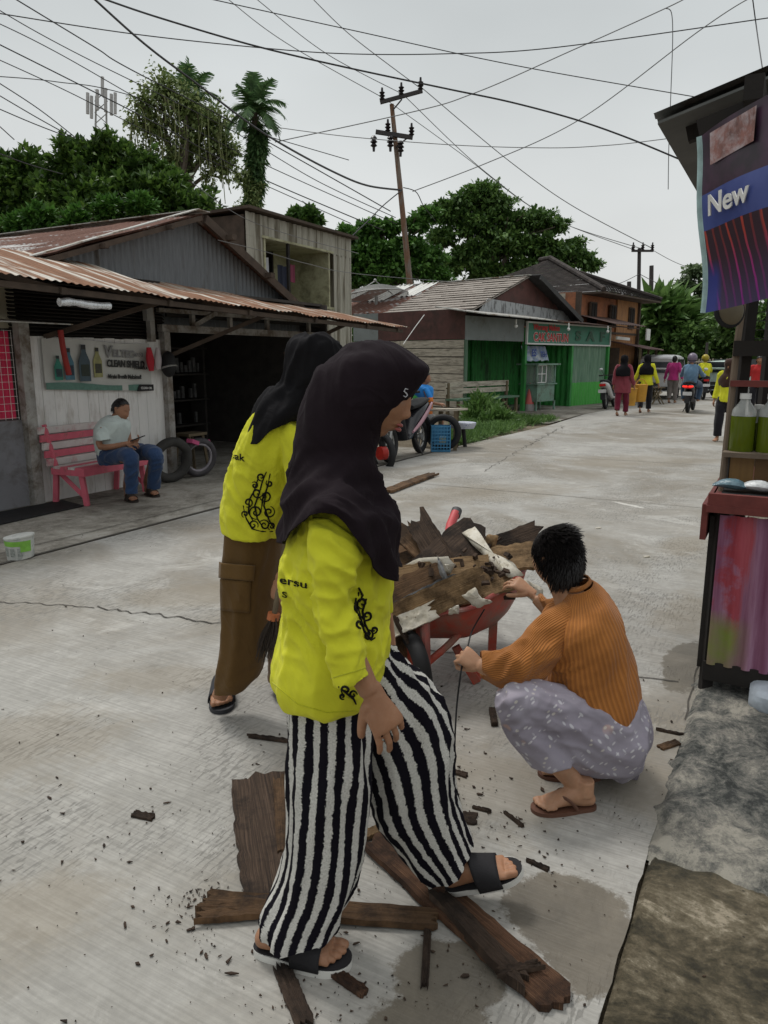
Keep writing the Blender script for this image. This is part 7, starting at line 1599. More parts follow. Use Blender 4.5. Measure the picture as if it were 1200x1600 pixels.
# lit tail lamp of the ridden scooter
tl_ = mat('lit_red_lamp', (.8, .03, .02), .3); tl_.node_tree.nodes['Principled BSDF'].inputs['Emission Color'].default_value = (1, .03, .02, 1); tl_.node_tree.nodes['Principled BSDF'].inputs['Emission Strength'].default_value = 1.2
for sd in (-1, 1): mb = MB(); mb.box(RP(.08*sd, -.385, .76), (.12, .03, .045), FS.to_3x3()@Matrix.Rotation(math.pi/2, 3, 'Z')); mb.build('tail_lamp', tl_, rsc, smooth=False)
def rider(label, P, top, legs, helm, skin=SK1, helmet=True):
    t = thing('person', label, 'person', P(0, .2, 0)); mb = MB(); u = (P(0, 0, 1)-P(0, 0, 0)).normalized(); f = (P(0, 1, 0)-P(0, 0, 0)).normalized(); r = f.cross(u)
    hc_ = P(0, .14, 1.52); head_mb(mb, hc_, f, u, 1); mb.tube([hc_, P(0, .10, 1.36), P(0, .08, 1.25)], [.05, .05, .08], 10)
    mb.loft(smooth_secs([(P(0, .1, 1.32), r*.13, f*.07), (P(0, .08, 1.1), r*.14, f*.09), (P(0, .1, .88), r*.15, f*.1)], 3), 14); m2, m3 = MB(), MB()
    m2.loft(smooth_secs([(P(0, .12, 1.38), r*.07, f*.06), (P(0, .10, 1.33), r*.17, f*.10), (P(0, .06, 1.15), r*.20, f*.14), (P(0, .06, .95), r*.18, f*.14), (P(0, .08, .84), r*.18, f*.15)], 4), 22)
    for sd in (-1, 1):
        s0, e0, w0 = P(.17*sd, .12, 1.28), P(.28*sd, .40, 1.06), P(.30*sd, .78, 1.05)
        mb.tube(spath([s0, e0, w0], 3), [.04]*3+[.032]*4, 8); hand_mb(mb, w0, f, u, sd*(-1)*-1, (.9, .9, .6), .95, .9); m2.tube(spath([P(.12*sd, .1, 1.3), s0, e0, e0.lerp(w0, .9)], 3), [.06]*4+[.06]*3+[.05]*3, 12)
        h_, k_, a_ = P(.11*sd, .12, .86), P(.22*sd, .55, .74), P(.19*sd, .52, .36); mb.tube(spath([h_, k_, a_], 3), [.07]*3+[.05]*2+[.035]*2, 8); foot_mb(mb, a_-f*.05-u*.06, f, u, .25, sd, False); m3.tube(spath([h_, k_, a_], 4), [.10]*4+[.085]*3+[.07]*2, 14)
    m3.loft([(P(0, .1, .93), r*.15, f*.13), (P(0, .12, .84), r*.17, f*.14)], 14)
    remesh(mb, .012, 'body', skin, t, 2); o = remesh(m2, .012, 'jacket', top, t, 3); drape(o, [(.010, (.2, 0, 1), 10, 3, None)]); o = remesh(m3, .012, 'trousers', legs, t, 3)
    if helmet:
        mb = MB(); mb.sphere(hc_+u*.02, (.135, .155, .145), 24, 16, Matrix((r, f, u)).transposed()); hm_ = mb.build('helmet', helm, None); 
        mb = MB(); mb.torus(hc_-u*.05, .125, .014, u, 24, 6); mb.build('helmet_edge', M_black, hm_); tag(hm_, 'rounded helmet worn by '+label.split(' ')[0]+' riding the '+('black scooter' if 'denim' in label else 'farther scooter'), 'helmet')
    return t
M_den = cloth_mat('pale_denim_jacket', (.12, .21, .31)); rider('rider in a denim blue jacket and jeans seen from behind on the black scooter', RP, M_den, cloth_mat('jeans_far', (.05, .085, .14)), mat('mauve_helmet', (.17, .14, .19), .3))
s2, RP2 = scooter('dark scooter riding ahead, half hidden by the rider in denim', G(1098, 625), (.2, 1), M_sblack)
rider('passenger sized rider in lime yellow on the scooter farther ahead', RP2, M_yellow, M_blk, mat('yellow_helmet', (.35, .28, .02), .3))
# parked scooter beside the grass, its near end towards the viewer
rA, fA = G(657, 708), G(606, 724); sc3, SP = scooter('black and pink scooter parked on the kerb beside the woman\'s face', rA, (fA-rA), M_sblack, M_sblack, .06)
mb = MB(); u_ = V((0, 0, 1))
for sd in (-1, 1):
    mb.loft(smooth_secs([(SP(.13*sd, -.28, .80), (SP(1, 0, 0)-SP(0, 0, 0))*.02, u_*.02), (SP(.16*sd, -.05, .70), (SP(1, 0, 0)-SP(0, 0, 0))*.02, u_*.05), (SP(.15*sd, .30, .52), (SP(1, 0, 0)-SP(0, 0, 0))*.02, u_*.045), (SP(.14*sd, .62, .40), (SP(1, 0, 0)-SP(0, 0, 0))*.02, u_*.02)], 4), 12)
mb.build('side_fairing', M_spink, sc3)
for px, py, Y, lb in ((597, 712, 10.75, 'black motorcycle wheel with a red hub showing behind the woman\'s headscarf'),):
    t = thing('bike_wheel', lb, 'wheel', W(px, py, Y)); c_ = W(px, 708, Y); ax_ = V((.8, .6, 0)); mb = MB(); mb.torus(c_, .25, .05, ax_, 32, 10); mb.build('tyre', M_black, t, ang=60); mb = MB(); mb.cyl(c_-ax_*.05, c_+ax_*.05, .10, n=20); mb.build('hub', mat('red_hub', (.5, .03, .02), .4), t)
# boy in sports shirt behind the scooter
by = thing('person', 'boy in a blue, green and orange sports shirt sitting behind the parked scooter', 'person', G(660, 692)); YB = 13.4; mb = MB(); hb_c = W(665, 591, YB)
head_mb(mb, hb_c, V((1, .05, -.05)), V((0, 0, 1)), .93); mb.tube([hb_c, W(662, 602, YB), W(661, 610, YB)], [.045, .048, .06], 10); mb.loft(smooth_secs([sec((650, 608), (674, 608), YB, .12), sec((650, 630), (672, 630), YB, .12), sec((648, 660), (672, 660), YB, .12)], 3), 14)
mb.tube(spath([W(664, 610, YB-.15), W(672, 627, YB-.2), W(688, 632, YB-.2)], 3), [.035]*4+[.028]*3, 8); hand_mb(mb, W(687, 631, YB-.2), V((1, 0, -.1)), V((0, -.3, 1)), 1, (.5, .5, .4), .9, .5)
mb.tube([W(660, 655, YB), W(690, 655, YB-.1), W(690, 690, YB-.1)], [.06, .055, .045], 8)
remesh(mb, .010, 'body', skin_mat('skin_boy', (.30, .15, .09)), by, 2); hair(by, hb_c, V((1, .05, 0)), V((0, 0, 1)), .92, M_hair.m, 700, .02, .5, -.2, 9)
mb = MB(); mb.loft(smooth_secs([sec((655, 600), (668, 601), YB, .06), sec((648, 605), (677, 606), YB, .14), sec((645, 620), (677, 620), YB, .15), sec((645, 640), (676, 640), YB, .14), sec((645, 658), (676, 658), YB, .14)], 4), 22); mb.tube(spath([W(664, 607, YB-.12), W(670, 618, YB-.18), W(673, 628, YB-.2)], 3), [.055, .056, .056, .056, .055, .054, .052], 12)
def sport():
    t = NT('sports_shirt'); x, y, z = t.sep(t.tc.outputs['Object']); v = t.math('ADD', z, t.math('MULTIPLY', x, .75)); n = t.noise(6, 3, .5); v = t.math('ADD', v, t.math('MULTIPLY', n, .08)); z0 = W(660, 615, YB).z+.75*W(660, 615, YB).x
    c = t.ramp(t.math('SUBTRACT', v, z0-.5), [(0, (.03, .25, .08)), (.22, (.06, .42, .10)), (.40, (.10, .5, .12)), (.43, (.02, .10, .30)), (.60, (.02, .22, .62))]); c = t.mix(t.math('LESS_THAN', z, W(660, 622, YB).z), c, t.ramp(x, [(0, (.03, .32, .08)), (1, (.03, .32, .08))]))
    xm = t.math('GREATER_THAN', x, W(668, 620, YB).x); c = t.mix(t.math('MULTIPLY', xm, t.math('LESS_THAN', z, W(660, 620, YB).z)), c, (.62, .18, .03)); t.col(c).rough(.7); return t.m
remesh(mb, .010, 'sports_shirt', sport(), by, 3)
# workbench, crate, tyre and little table at the kerb
tb1 = thing('work_table', 'rough wooden work table behind the parked scooter', 'table', G(700, 698)); YW = 12.75
mb = MB(); a_, b_ = W(684, 640, 13.0), W(714, 640, 12.6); mb.bar(a_, b_, .5, .035); mb.build('table_top', M_wood, tb1, smooth=False)
for px, Y in ((688, 12.85), (712, 12.45), (690, 13.3), (714, 12.9)): mb = MB(); p = W(px, 642, Y); mb.bar(V((p.x, p.y, p.z)), V((p.x, p.y, 0)), .06, .06); mb.build('leg', M_oldwood, tb1, smooth=False)
tyre('tyre', 'black tyre standing behind the blue crate by the kerb', V((W(692, 690, 12.5).x, 12.5, .30)), .25, .055, (.15, 1, .05), M_black, 'tyres by the kerb') if 0 else None
mb = MB(); mb.torus(V((W(692, 690, 12.45).x, 12.45, .31)), .255, .055, (.15, 1, .05), 36, 12); tag(mb.build('tyre', M_black, None, ang=60), 'black tyre standing behind the blue crate by the kerb', 'tyre')
cr_ = thing('plastic_crate', 'blue plastic lattice crate leaning on the tyre by the kerb', 'crate', G(690, 705)); c_ = V((W(689, 690, 12.2).x, 12.2, .23)); M_bcr = mat('blue_crate', (.05, .20, .36), .5, .1)
mb = MB()
for k in range(7): mb.box(c_+V((-.15+k*.05, 0, 0)), (.012, .02, .42))
for k in range(8): mb.box(c_+V((0, .002, -.2+k*.057)), (.32, .018, .014))
mb.build('front_lattice', M_bcr, cr_, smooth=False); mb = MB(); mb.box(c_+V((0, .12, -.21)), (.32, .24, .015)); mb.box(c_+V((-.155, .12, 0)), (.012, .24, .42)); mb.box(c_+V((.155, .12, 0)), (.012, .24, .42)); mb.box(c_+V((0, .24, 0)), (.32, .012, .42)); mb.build('crate_sides', M_bcr, cr_, smooth=False)
mb = MB(); mb.box(c_+V((0.03, .06, -.02)), (.10, .06, .10)); tag(mb.build('box', mat('cream_box', (.5, .48, .32), .6), None, smooth=False), 'small cream box inside the blue crate', 'box')
tb2 = thing('pedestal_table', 'small round table with pale blue and white cloth on a black post', 'table', G(728, 698)); c_ = W(723, 660, 13.0)
mb = MB(); mb.loft([(c_+V((0, 0, h)), V((r_, 0, 0)), V((0, r_, 0))) for h, r_ in ((-.10, .20), (-.03, .235), (.0, .235), (.005, .20))], 24); mb.build('table_cloth', mat('blue_white_cloth', (.50, .52, .58), .8, .2, 14, .2, dirt=(.10, .12, .3), dsc=14, dth=.55), tb2)
mb = MB(); mb.cyl(c_, V((c_.x+.05, c_.y, 0)), .035); mb.build('post', M_black, tb2)
# ---------------------------------------------------------------- vehicles and the far bend
def van(label, g, f, m, L=3.6, Wd=1.5, H=1.7, name='van', cat='van'):
    f = V((f[0], f[1], 0)).normalized(); r = V((f.y, -f.x, 0)); g = V(g); t = thing(name, label, cat, g); u = V((0, 0, 1)); P = lambda x, y, z: g+r*x+f*y+u*z
    mb = MB(); mb.loft(smooth_secs([(P(0, -L/2, .72), r*Wd*.44, u*.36), (P(0, -L/2+.06, .75), r*Wd*.49, u*.45), (P(0, 0, .72), r*Wd*.5, u*.45), (P(0, L/2-.3, .68), r*Wd*.49, u*.42), (P(0, L/2, .58), r*Wd*.43, u*.28)], 4), 28, e=5); mb.build('body', m, t)
    mb = MB(); mb.loft(smooth_secs([(P(0, -L/2+.04, H*.72), r*Wd*.42, u*.20), (P(0, -L/2+.25, H*.78), r*Wd*.44, u*.31), (P(0, L*.15, H*.78), r*Wd*.44, u*.31), (P(0, L*.32, H*.66), r*Wd*.42, u*.15)], 4), 24, e=5); mb.build('cabin', m, t)
    M_w = mat('dark_car_glass', (.02, .024, .028), .12)
    mb = MB(); mb.poly([P(-Wd*.36, -L/2-.02, 1.0), P(Wd*.36, -L/2-.02, 1.0), P(Wd*.34, -L/2+.02, 1.40), P(-Wd*.34, -L/2+.02, 1.40)], .02, -f); mb.build('rear_window', M_w, t, smooth=False)
    for sd in (-1, 1): mb = MB(); mb.poly([P(Wd*.447*sd, -L*.38, 1.05), P(Wd*.447*sd, L*.22, 1.05), P(Wd*.43*sd, L*.14, 1.5), P(Wd*.43*sd, -L*.36, 1.5)], .015, r*sd); mb.build('side_window', M_w, t, smooth=False)
    for y_ in (-L*.3, L*.3):
        for sd in (-1, 1): mb = MB(); mb.torus(P(Wd*.44*sd, y_, .29), .22, .08, r, 24, 8); w_ = mb.build('wheel', M_black, t); mb = MB(); mb.cyl(P(Wd*.42*sd, y_, .29), P(Wd*.47*sd, y_, .29), .16); mb.build('rim', M_steel, w_)
    for sd in (-1, 1): mb = MB(); mb.box(P(Wd*.42*sd, -L/2-.0, .80), (.1, .1, .26)); mb.build('tail_light', mat('red_lens', (.55, .02, .02), .2), t)
    mb = MB(); mb.box(P(0, -L/2-.03, .58), (.4, .04, .12)); mb.build('number_plate', M_ink, t, smooth=False); mb = MB(); mb.bar(P(-Wd*.45, -L/2-.03, .42), P(Wd*.45, -L/2-.03, .42), .08, .14); mb.build('bumper', M_black, t)
    return t
van('white minivan parked beyond the kiosk on the left', S(31.6, 4.5), away, M_swhite)
van('pale green car parked beyond the stall on the right', V((W(1180, 560, 30).x, 30, 0)), (.9, .4), mat('pale_green_car', (.42, .52, .48), .3), 4.0, 1.6, 1.45, 'car', 'car')
# low wall, fence and long roof at the bend
lw = thing('long_low_building', 'long low building with mauve tin roof closing the bend of the road', 'building', V((24, 47, 0))); p = W(1060, 545, 47); q = W(1260, 545, 47)
mb = MB(); mb.corr(V((p.x, 46, 2.05)), V((q.x-p.x, 0, 0)), V((0, 2.4, .9)), nrm=(0, 0, 1), per=.5, amp=.04); mb.build('roof', mat('mauve_far_roof', (.28, .20, .18), .8), lw); mb = MB(); mb.box(V(((p.x+q.x)/2, 48, 1.0)), (q.x-p.x-.5, 1.6, 2.0)); mb.build('wall', mat('pale_far_wall', (.40, .38, .35), .85), lw, smooth=False)
fc = thing('bamboo_fence', 'weathered bamboo lattice fence along the far bend', 'fence', V((19, 41, 0))); a_, b_ = V((W(1076, 560, 41).x, 41, 0)), V((W(1210, 560, 40).x, 39, 0)); k_ = 34
for i in range(k_+1): mb = MB(); p = a_.lerp(b_, i/k_); mb.tube([p, p+V((0, 0, 1.45+.1*random.random()))], .045, 6); mb.build('post', M_wood, fc)
for z_ in (.5, .95, 1.35): mb = MB(); mb.tube([a_+V((0, -.06, z_)), b_+V((0, -.06, z_))], .045, 6); mb.build('rail', M_wood, fc)
# folding stand by the roadside near the van
fs_ = thing('folding_stool', 'small wooden folding stool on the verge beside the magenta shirt', 'stool', G(1028, 632)); g_ = G(1028, 632)
for dx in (-.2, .2): mb = MB(); mb.bar(g_+V((dx, 0, 0)), g_+V((-dx*.6, .1, .55)), .04, .04); mb.build('leg', M_oldwood, fs_, smooth=False); mb = MB(); mb.bar(g_+V((dx, .3, 0)), g_+V((-dx*.6, .35, .55)), .04, .04); mb.build('leg', M_oldwood, fs_, smooth=False)
mb = MB(); mb.box(g_+V((0, .2, .56)), (.45, .36, .03)); mb.build('stool_seat', M_oldwood, fs_, smooth=False)
# ================================================================= WHEELBARROW AND ROTTEN WOOD
M_wbred = mat('chipped_red_paint', (.36, .055, .032), .55, .3, 6, .3, 60, dirt=(.22, .11, .08), dsc=5, dth=.52)
M_wbin = mat('worn_tray_inside', (.40, .20, .17), .6, .3, 6, .3, 60, dirt=(.35, .25, .22), dsc=5)
wb = thing('wheelbarrow', 'red metal wheelbarrow heaped with rotten boards between the women', 'wheelbarrow', V((.30, 3.5, 0)))
# tray: rim curve and floor curve, nose to the lower left, handles away from the viewer
RIMp = [W(620, 985, 3.20), W(690, 958, 3.16), W(735, 950, 3.18), W(770, 930, 3.30), W(808, 905, 3.48), W(826, 872, 3.75), W(800, 862, 3.95), W(700, 868, 4.0), W(640, 880, 3.8), W(612, 930, 3.45)]
cR = sum(RIMp, V())/len(RIMp)
def ringc(k, zf, sc_):
    out = []; n = len(RIMp)
    for i in range(n):
        for j in range(5):
            p = cr1(RIMp[i-1], RIMp[i], RIMp[(i+1) % n], RIMp[(i+2) % n], j/5); q = cR.lerp(p, sc_); q.z = p.z*(1-zf)+.24*zf; out.append(q)
    return out
mb = MB(); prev = None
for zf, sc_ in ((0, 1.0), (.3, .95), (.6, .87), (.88, .75), (1, .66)):
    cur = [mb.P(p) for p in ringc(0, zf, sc_)]
    if prev:
        for i in range(len(cur)): k = (i+1) % len(cur); mb.F([prev[i], prev[k], cur[k], cur[i]])
    prev = cur
mb.F(prev); tray = mb.build('tray', M_wbred, wb, ang=60); md = tray.modifiers.new('t', 'SOLIDIFY'); md.thickness = .006
mb = MB(); rp = ringc(0, 0, 1.0); mb.tube(rp+[rp[0]], .011, 8, cap=False); mb.build('tray_rim', mat('pinkish_rim', (.42, .09, .075), .5, .3, 9, .2, dirt=(.42, .25, .22), dsc=7), wb)
mb = MB(); pth = [W(668, 1000, 3.08), W(672, 1058, 3.05)]
mb.tube([W(664, 968, 3.12), W(666, 1045, 3.08)], .022, 10); mb.build('wheel_bracket', mat('dusty_red_tube', (.30, .085, .07), .6, .3, 8, .3, dirt=(.2, .13, .11), dsc=5), wb)
mb = MB(); mb.tube(spath([W(640, 1058, 3.12), W(700, 1008, 3.2), W(735, 968, 3.4), W(760, 930, 3.9), W(712, 850, 4.35), W(706, 835, 4.42)], 5), .017, 10); mb.build('frame_tube', M_wbred, wb)
mb = MB(); mb.tube(spath([W(600, 1050, 3.25), W(640, 1000, 3.35), W(660, 950, 3.6), W(640, 880, 4.2)], 5), .017, 10); mb.build('frame_tube', M_wbred, wb)
mb = MB(); mb.tube([W(698, 852, 4.3), W(704, 820, 4.42), W(712, 801, 4.5)], [.026, .028, .028], 12); h_ = mb.build('handle_grip', mat('pink_grip', (.52, .08, .085), .5, .1), wb)
mb = MB(); mb.tube([W(711, 806, 4.49), W(714, 797, 4.53)], .033, 12); mb.build('grip_end', mat('dark_grip', (.07, .07, .07), .6), h_)
for a, b, c, nm in (((771, 968), (768, 1030), 3.5, 'leg'), ((712, 1010), (745, 1066), 3.3, 'leg')):
    mb = MB(); mb.bar(W(*a, c), W(*b, c), .04, .022, (0, 1, 0)); mb.build(nm, M_wbred if nm == 'leg' else M_wbred, wb, smooth=False)
mb = MB(); mb.bar(W(742, 1062, 3.3), W(770, 1026, 3.5), .035, .02); mb.build('leg_brace', M_wbred, wb, smooth=False)
mb = MB(); c_ = V((W(655, 1030, 3.1).x-.02, 3.12, .17)); mb.torus(c_, .13, .038, (.85, .25, .1), 32, 12); w_ = mb.build('wheel', M_black, wb, ang=60)
mb = MB(); mb.cyl(c_-V((.03, .01, 0)), c_+V((.03, .01, 0)), .095, n=20); mb.build('rim', M_wbred, w_)
# rotten planks: each a thing of its own
def rot_mat(name, a, b, c_, st=(1, 1, 1)):
    t = NT(name); U_, V_, _ = t.sep(t.tc.outputs['UV']); v = t.n('ShaderNodeCombineXYZ'); t.l(t.math('MULTIPLY', U_, 60), v.inputs[0]); t.l(t.math('MULTIPLY', V_, 4), v.inputs[1])
    oi = t.n('ShaderNodeObjectInfo'); t.l(t.math('MULTIPLY', oi.outputs['Random'], 30), v.inputs[2])
    g = t.noise(1, 5, .65, v.outputs[0], .6); n = t.noise(6, 8, .7); c = t.ramp(g, [(.3, a), (.5, b), (.72, c_)]); c = t.mix(t.ramp(n, [(.45, 0.0), (.6, .85)]), c, tuple(V(a)*.5))
    t.col(c).rough(.9); t.bump(t.math('ADD', g, t.math('MULTIPLY', n, .5)), .8, .012); return t.m
M_rotd = rot_mat('rotten_dark_wood', (.022, .014, .010), (.060, .038, .025), (.13, .085, .058))
M_rotb = rot_mat('rotten_brown_wood', (.05, .028, .014), (.13, .072, .035), (.24, .145, .075))
M_roto = rot_mat('orange_rotten_wood', (.035, .017, .010), (.105, .050, .026), (.19, .105, .058))
M_rott = rot_mat('tan_split_wood', (.12, .07, .03), (.30, .19, .095), (.42, .29, .16))
M_rotg = rot_mat('grey_peeling_wood', (.06, .06, .06), (.22, .23, .24), (.50, .51, .52))
def peel():
    t = NT('peeling_cream_paint'); n = t.noise(14, 7, .7); m = t.noise(40, 5, .6); c = t.ramp(n, [(.3, (.34, .30, .22)), (.5, (.56, .52, .43)), (.7, (.66, .63, .56))]); c = t.mix(t.ramp(m, [(.62, 0.0), (.68, .8)]), c, (.12, .08, .05)); t.col(c).rough(.7); t.bump(n, .6, .006); return t.m
M_peel = peel()
def plank(label, a, b, w, th, m, rag=(.03, .03), n=22, seed=0, bend=.0, up=(0, 0, 1), name='rotten_board', group='rotten boards', parent=None, flat=True, cat='board', roll=0):
    rnd = random.Random(seed); a = V(a); b = V(b); d = b-a; L = d.length; d.normalize(); up = V(up); y = up.cross(d).normalized(); z = d.cross(y)
    if roll: Rm = Matrix.Rotation(roll, 3, d); y = Rm @ y; z = Rm @ z
    k = 7; mb = MB(); top, bot = [], []
    for i in range(n+1):
        t_ = i/n; p = a+d*L*t_+z*bend*math.sin(math.pi*t_); rt, rb_ = [], []
        for j in range(k+1):
            u = j/k-.5; e_ = 0
            if t_ == 0: e_ = -rag[0]*rnd.random()
            if t_ == 1: e_ = rag[1]*rnd.random()
            wob = 1+.06*noise.noise(V((t_*6, seed, 3)))+(.10*noise.noise(V((t_*17, seed+9, u))) if j in (0, k) else 0); h = .006*noise.noise(V((t_*9+seed, u*7, 1)))
            q = p+d*e_+y*(u*w*wob); rt.append((mb.P(q+z*(th/2+h)), (u+.5, t_*L))); rb_.append((mb.P(q-z*(th/2)), (u+.5, t_*L)))
        top.append(rt); bot.append(rb_)
    def Q(*q): mb.F([x[0] for x in q], [x[1] for x in q])
    for i in range(n):
        for j in range(k): Q(top[i][j], top[i][j+1], top[i+1][j+1], top[i+1][j]); Q(bot[i][j], bot[i+1][j], bot[i+1][j+1], bot[i][j+1])
        Q(top[i][0], top[i+1][0], bot[i+1][0], bot[i][0]); Q(top[i][k], bot[i][k], bot[i+1][k], top[i+1][k])
    for j in range(k): Q(top[0][j], bot[0][j], bot[0][j+1], top[0][j+1]); Q(top[n][j], top[n][j+1], bot[n][j+1], bot[n][j])
    o = mb.build(name, m, parent, ang=50)
    return tag(o, label, cat, group) if parent is None else o
def PW(pxa, Ya, pxb, Yb, *r, **k): return (W(*pxa, Ya), W(*pxb, Yb))
spec = [  # label, (px, Y) ends, width, thickness, material, roll
    ('dark ridged board lying across the middle of the heap, sloping down to the left', (745, 832), 3.75, (640, 925), 3.35, .17, .022, M_rotd, .2),
    ('upright dark splintered board leaning up at the left of the heap', (655, 818), 3.75, (705, 900), 3.5, .10, .02, M_rotd, .3),
    ('dark split board standing behind the leaning splintered one', (630, 832), 3.8, (680, 880), 3.6, .09, .02, M_rotb, .2),
    ('long tan split board across the heap under the cream strip', (620, 905), 3.3, (775, 882), 3.5, .09, .022, M_rott, .4),
    ('dark brown board sloping from the heap top towards the woman in orange', (840, 838), 3.9, (700, 890), 3.7, .13, .02, M_rotd, .5),
    ('tan rotten board end sticking out beside the squatting woman', (835, 868), 3.6, (745, 882), 3.6, .13, .022, M_rott, .2),
    ('brown board at the lower left of the heap below the grey one', (610, 940), 3.2, (690, 905), 3.3, .13, .022, M_rotb, .5),
    ('grey peeling board sloping down at the lower left of the heap', (612, 962), 3.15, (705, 916), 3.25, .075, .02, M_rotg, .6),
    ('wide tan board below the grey peeling one', (625, 962), 3.14, (745, 908), 3.22, .10, .02, M_rott, .8),
    ('board with cream paint poking out lowest on the left of the heap', (608, 985), 3.08, (668, 958), 3.12, .06, .02, M_peel, .6),
    ('tan board filling the near side of the tray', (700, 938), 3.26, (795, 905), 3.4, .09, .02, M_rott, .3),
    ('short brown board end at the back left of the heap', (615, 872), 3.9, (665, 862), 3.9, .12, .02, M_rotb, .1),
    ('dark board deep in the tray under the cream flake', (665, 925), 3.45, (785, 918), 3.45, .11, .02, M_rotd, .2),
    ('reddish brown board behind the cream scraps on the left', (618, 890), 3.7, (730, 862), 3.85, .14, .02, M_rotb, .2),
    ('thin dark lath hanging down beside the wheel bracket', (628, 985), 3.08, (662, 1050), 3.10, .045, .012, M_rotd, .0),
    ('broken brown board leaning low against the wheel', (630, 1000), 3.14, (640, 1075), 3.12, .10, .02, M_rotb, .0),
]
for i, (lb, pa, Ya, pb, Yb, w, th, m, rl) in enumerate(spec):
    plank(lb, W(*pa, Ya), W(*pb, Yb), w*1.3, th, m, (.09, .06), seed=i+3, roll=(rl+.35)*(1 if pb[0] > pa[0] else -1), bend=.01, group='rotten boards heaped in the wheelbarrow')
# ragged cream painted scraps
def scrap(label, pts, Y, m=M_peel, th=.003, name='paint_scrap', curl=.008, grp='cream paint scraps on the heap'):
    P = [W(x, y, Y+(dy if len(q) else 0)) for (x, y, *q) in pts for dy in ([q[0]] if q else [0])]; c = sum(P, V())/len(P); mb = MB(); ci = mb.P(c+V((0, -curl, curl))); idx = []
    R_ = []
    for i in range(len(P)):
        for j in range(4): p = P[i].lerp(P[(i+1) % len(P)], j/4); nv_ = noise.noise_vector(p*60); R_.append(p+V(nv_)*.007)
    mid = [mb.P(c.lerp(p, .55)+V(noise.noise_vector(p*25))*.008+V((0, -curl*.6, curl*.6))) for p in R_]; out = [mb.P(p) for p in R_]; n = len(R_)
    for i in range(n): k = (i+1) % n; mb.F([ci, mid[i], mid[k]]); mb.F([mid[i], out[i], out[k], mid[k]])
    o = mb.build(name, m, None, ang=18); md = o.modifiers.new('t', 'SOLIDIFY'); md.thickness = th; return tag(o, label, 'scrap', grp)
scrap('long cream painted strip held by the squatting woman, running down across the heap', [(722, 833, .25), (742, 822, .25), (772, 868, .08), (800, 878, .02), (818, 900, -.1), (795, 903, -.1), (772, 885, 0), (745, 858, .15)], 3.45, curl=.01)
scrap('curled cream scrap hanging below the woman\'s far hand', [(800, 905), (818, 925), (838, 945), (850, 940), (848, 920), (828, 908)], 3.0)
scrap('jagged cream flake lying left of centre on the heap', [(622, 888), (655, 872), (700, 870), (712, 884), (700, 895), (690, 905), (655, 898)], 3.40)
scrap('pointed white flake on the upper left of the heap', [(683, 868), (690, 885), (712, 882), (702, 898), (690, 893)], 3.30)
scrap('square cream flake low at the front of the tray', [(722, 930), (742, 918), (752, 935), (770, 940), (745, 950), (738, 945)], 3.12)
scrap('small cream flake by the tray rim at the front', [(700, 952), (716, 945), (718, 958), (702, 960)], 3.10)
scrap('grey pointed splinter across the cream flakes', [(684, 870), (705, 915), (698, 925), (688, 895)], 3.22, M_rotg, .008, 'splinter', grp=None)
scrap('orange wood chip showing behind the cream strip', [(760, 835), (778, 838), (770, 860), (758, 855)], 3.7, M_rott, .008, 'splinter', grp=None)
rub = MB()
for k in range(110):
    p = W(random.uniform(655, 800), random.uniform(905, 945), random.uniform(3.28, 3.6)); p.z = random.uniform(.47, .60) if p.z > .35 else p.z
    r_ = random.uniform(.006, .022); rub.box(p, (r_*2, r_, r_*.7), Matrix.Rotation(random.random()*6, 3, V((random.random(), random.random(), random.random())).normalized()))
ru = rub.build('wood_rubble', M_rotd, None, smooth=False); ru['kind'] = 'stuff'
# cable hanging from the near hand of the squatting woman, across the tray
tg('electric_flex', 'thin black flex running from the tray past the squatting woman\'s near hand to the ground', 'cord', M_black, lambda mb: mb.tube(spath([W(757, 952, 3.16), W(738, 985, 3.14), W(731, 1010, 2.8), W(722, 1040, 2.42), W(714, 1100, 2.4), W(711, 1150, 2.36), W(709, 1205, 2.36), G(707, 1212, .004)], 5), .0032, 6), frame=False)
# boards lying on the street
def GP(x, y, z=.02): return G(x, y, z)
plank('broad dark board with broken end lying behind the striped trousers', GP(408, 1220, .02), GP(440, 1400, .02), .215, .022, M_rotd, (.05, .02), seed=41, group='boards lying on the street')
plank('narrow dark board lying beside the broad one behind the striped trousers', GP(440, 1222, .035), GP(448, 1330, .03), .06, .02, M_rotb, (.05, .02), seed=42, group='boards lying on the street')
plank('long reddish board running from behind the lifted foot to the lower right', GP(592, 1318, .024), GP(866, 1556, .016), .108, .020, M_roto, (.05, .04), seed=43, group='boards lying on the street')
plank('dark crumbling lath along the left edge of the long reddish board', GP(690, 1405, .035), GP(800, 1520, .03), .05, .03, M_rotd, (.06, .06), seed=44, group='boards lying on the street')
plank('tan split board under the striped trousers ending at the long reddish board', GP(328, 1408, .022), GP(672, 1436, .020), .066, .020, M_rotb, (.06, .03), seed=45, group='boards lying on the street')
plank('brown lower half of the split board left of the trousers', GP(330, 1428, .022), GP(450, 1418, .022), .05, .02, M_rotb, (.05, .03), seed=46, group='boards lying on the street')
plank('short tan stick beside the lifted trouser leg', GP(565, 1308, .02), GP(590, 1296, .02), .035, .014, M_rott, (.02, .02), seed=47, group='boards lying on the street')
plank('short dark lath below the planted sandal', GP(444, 1520, .015), GP(474, 1592, .012), .045, .012, M_rotd, (.05, .03), seed=48, group='boards lying on the street')
plank('small brown lath right of the planted sandal', GP(522, 1518, .014), GP(568, 1550, .012), .030, .012, M_roto, (.01, .01), seed=49, group='boards lying on the street')
plank('thin dark stick left of the planted leg near the brown trousers', GP(395, 1150, .012), GP(455, 1158, .012), .022, .01, M_rotd, (.03, .02), seed=50, group='boards lying on the street')
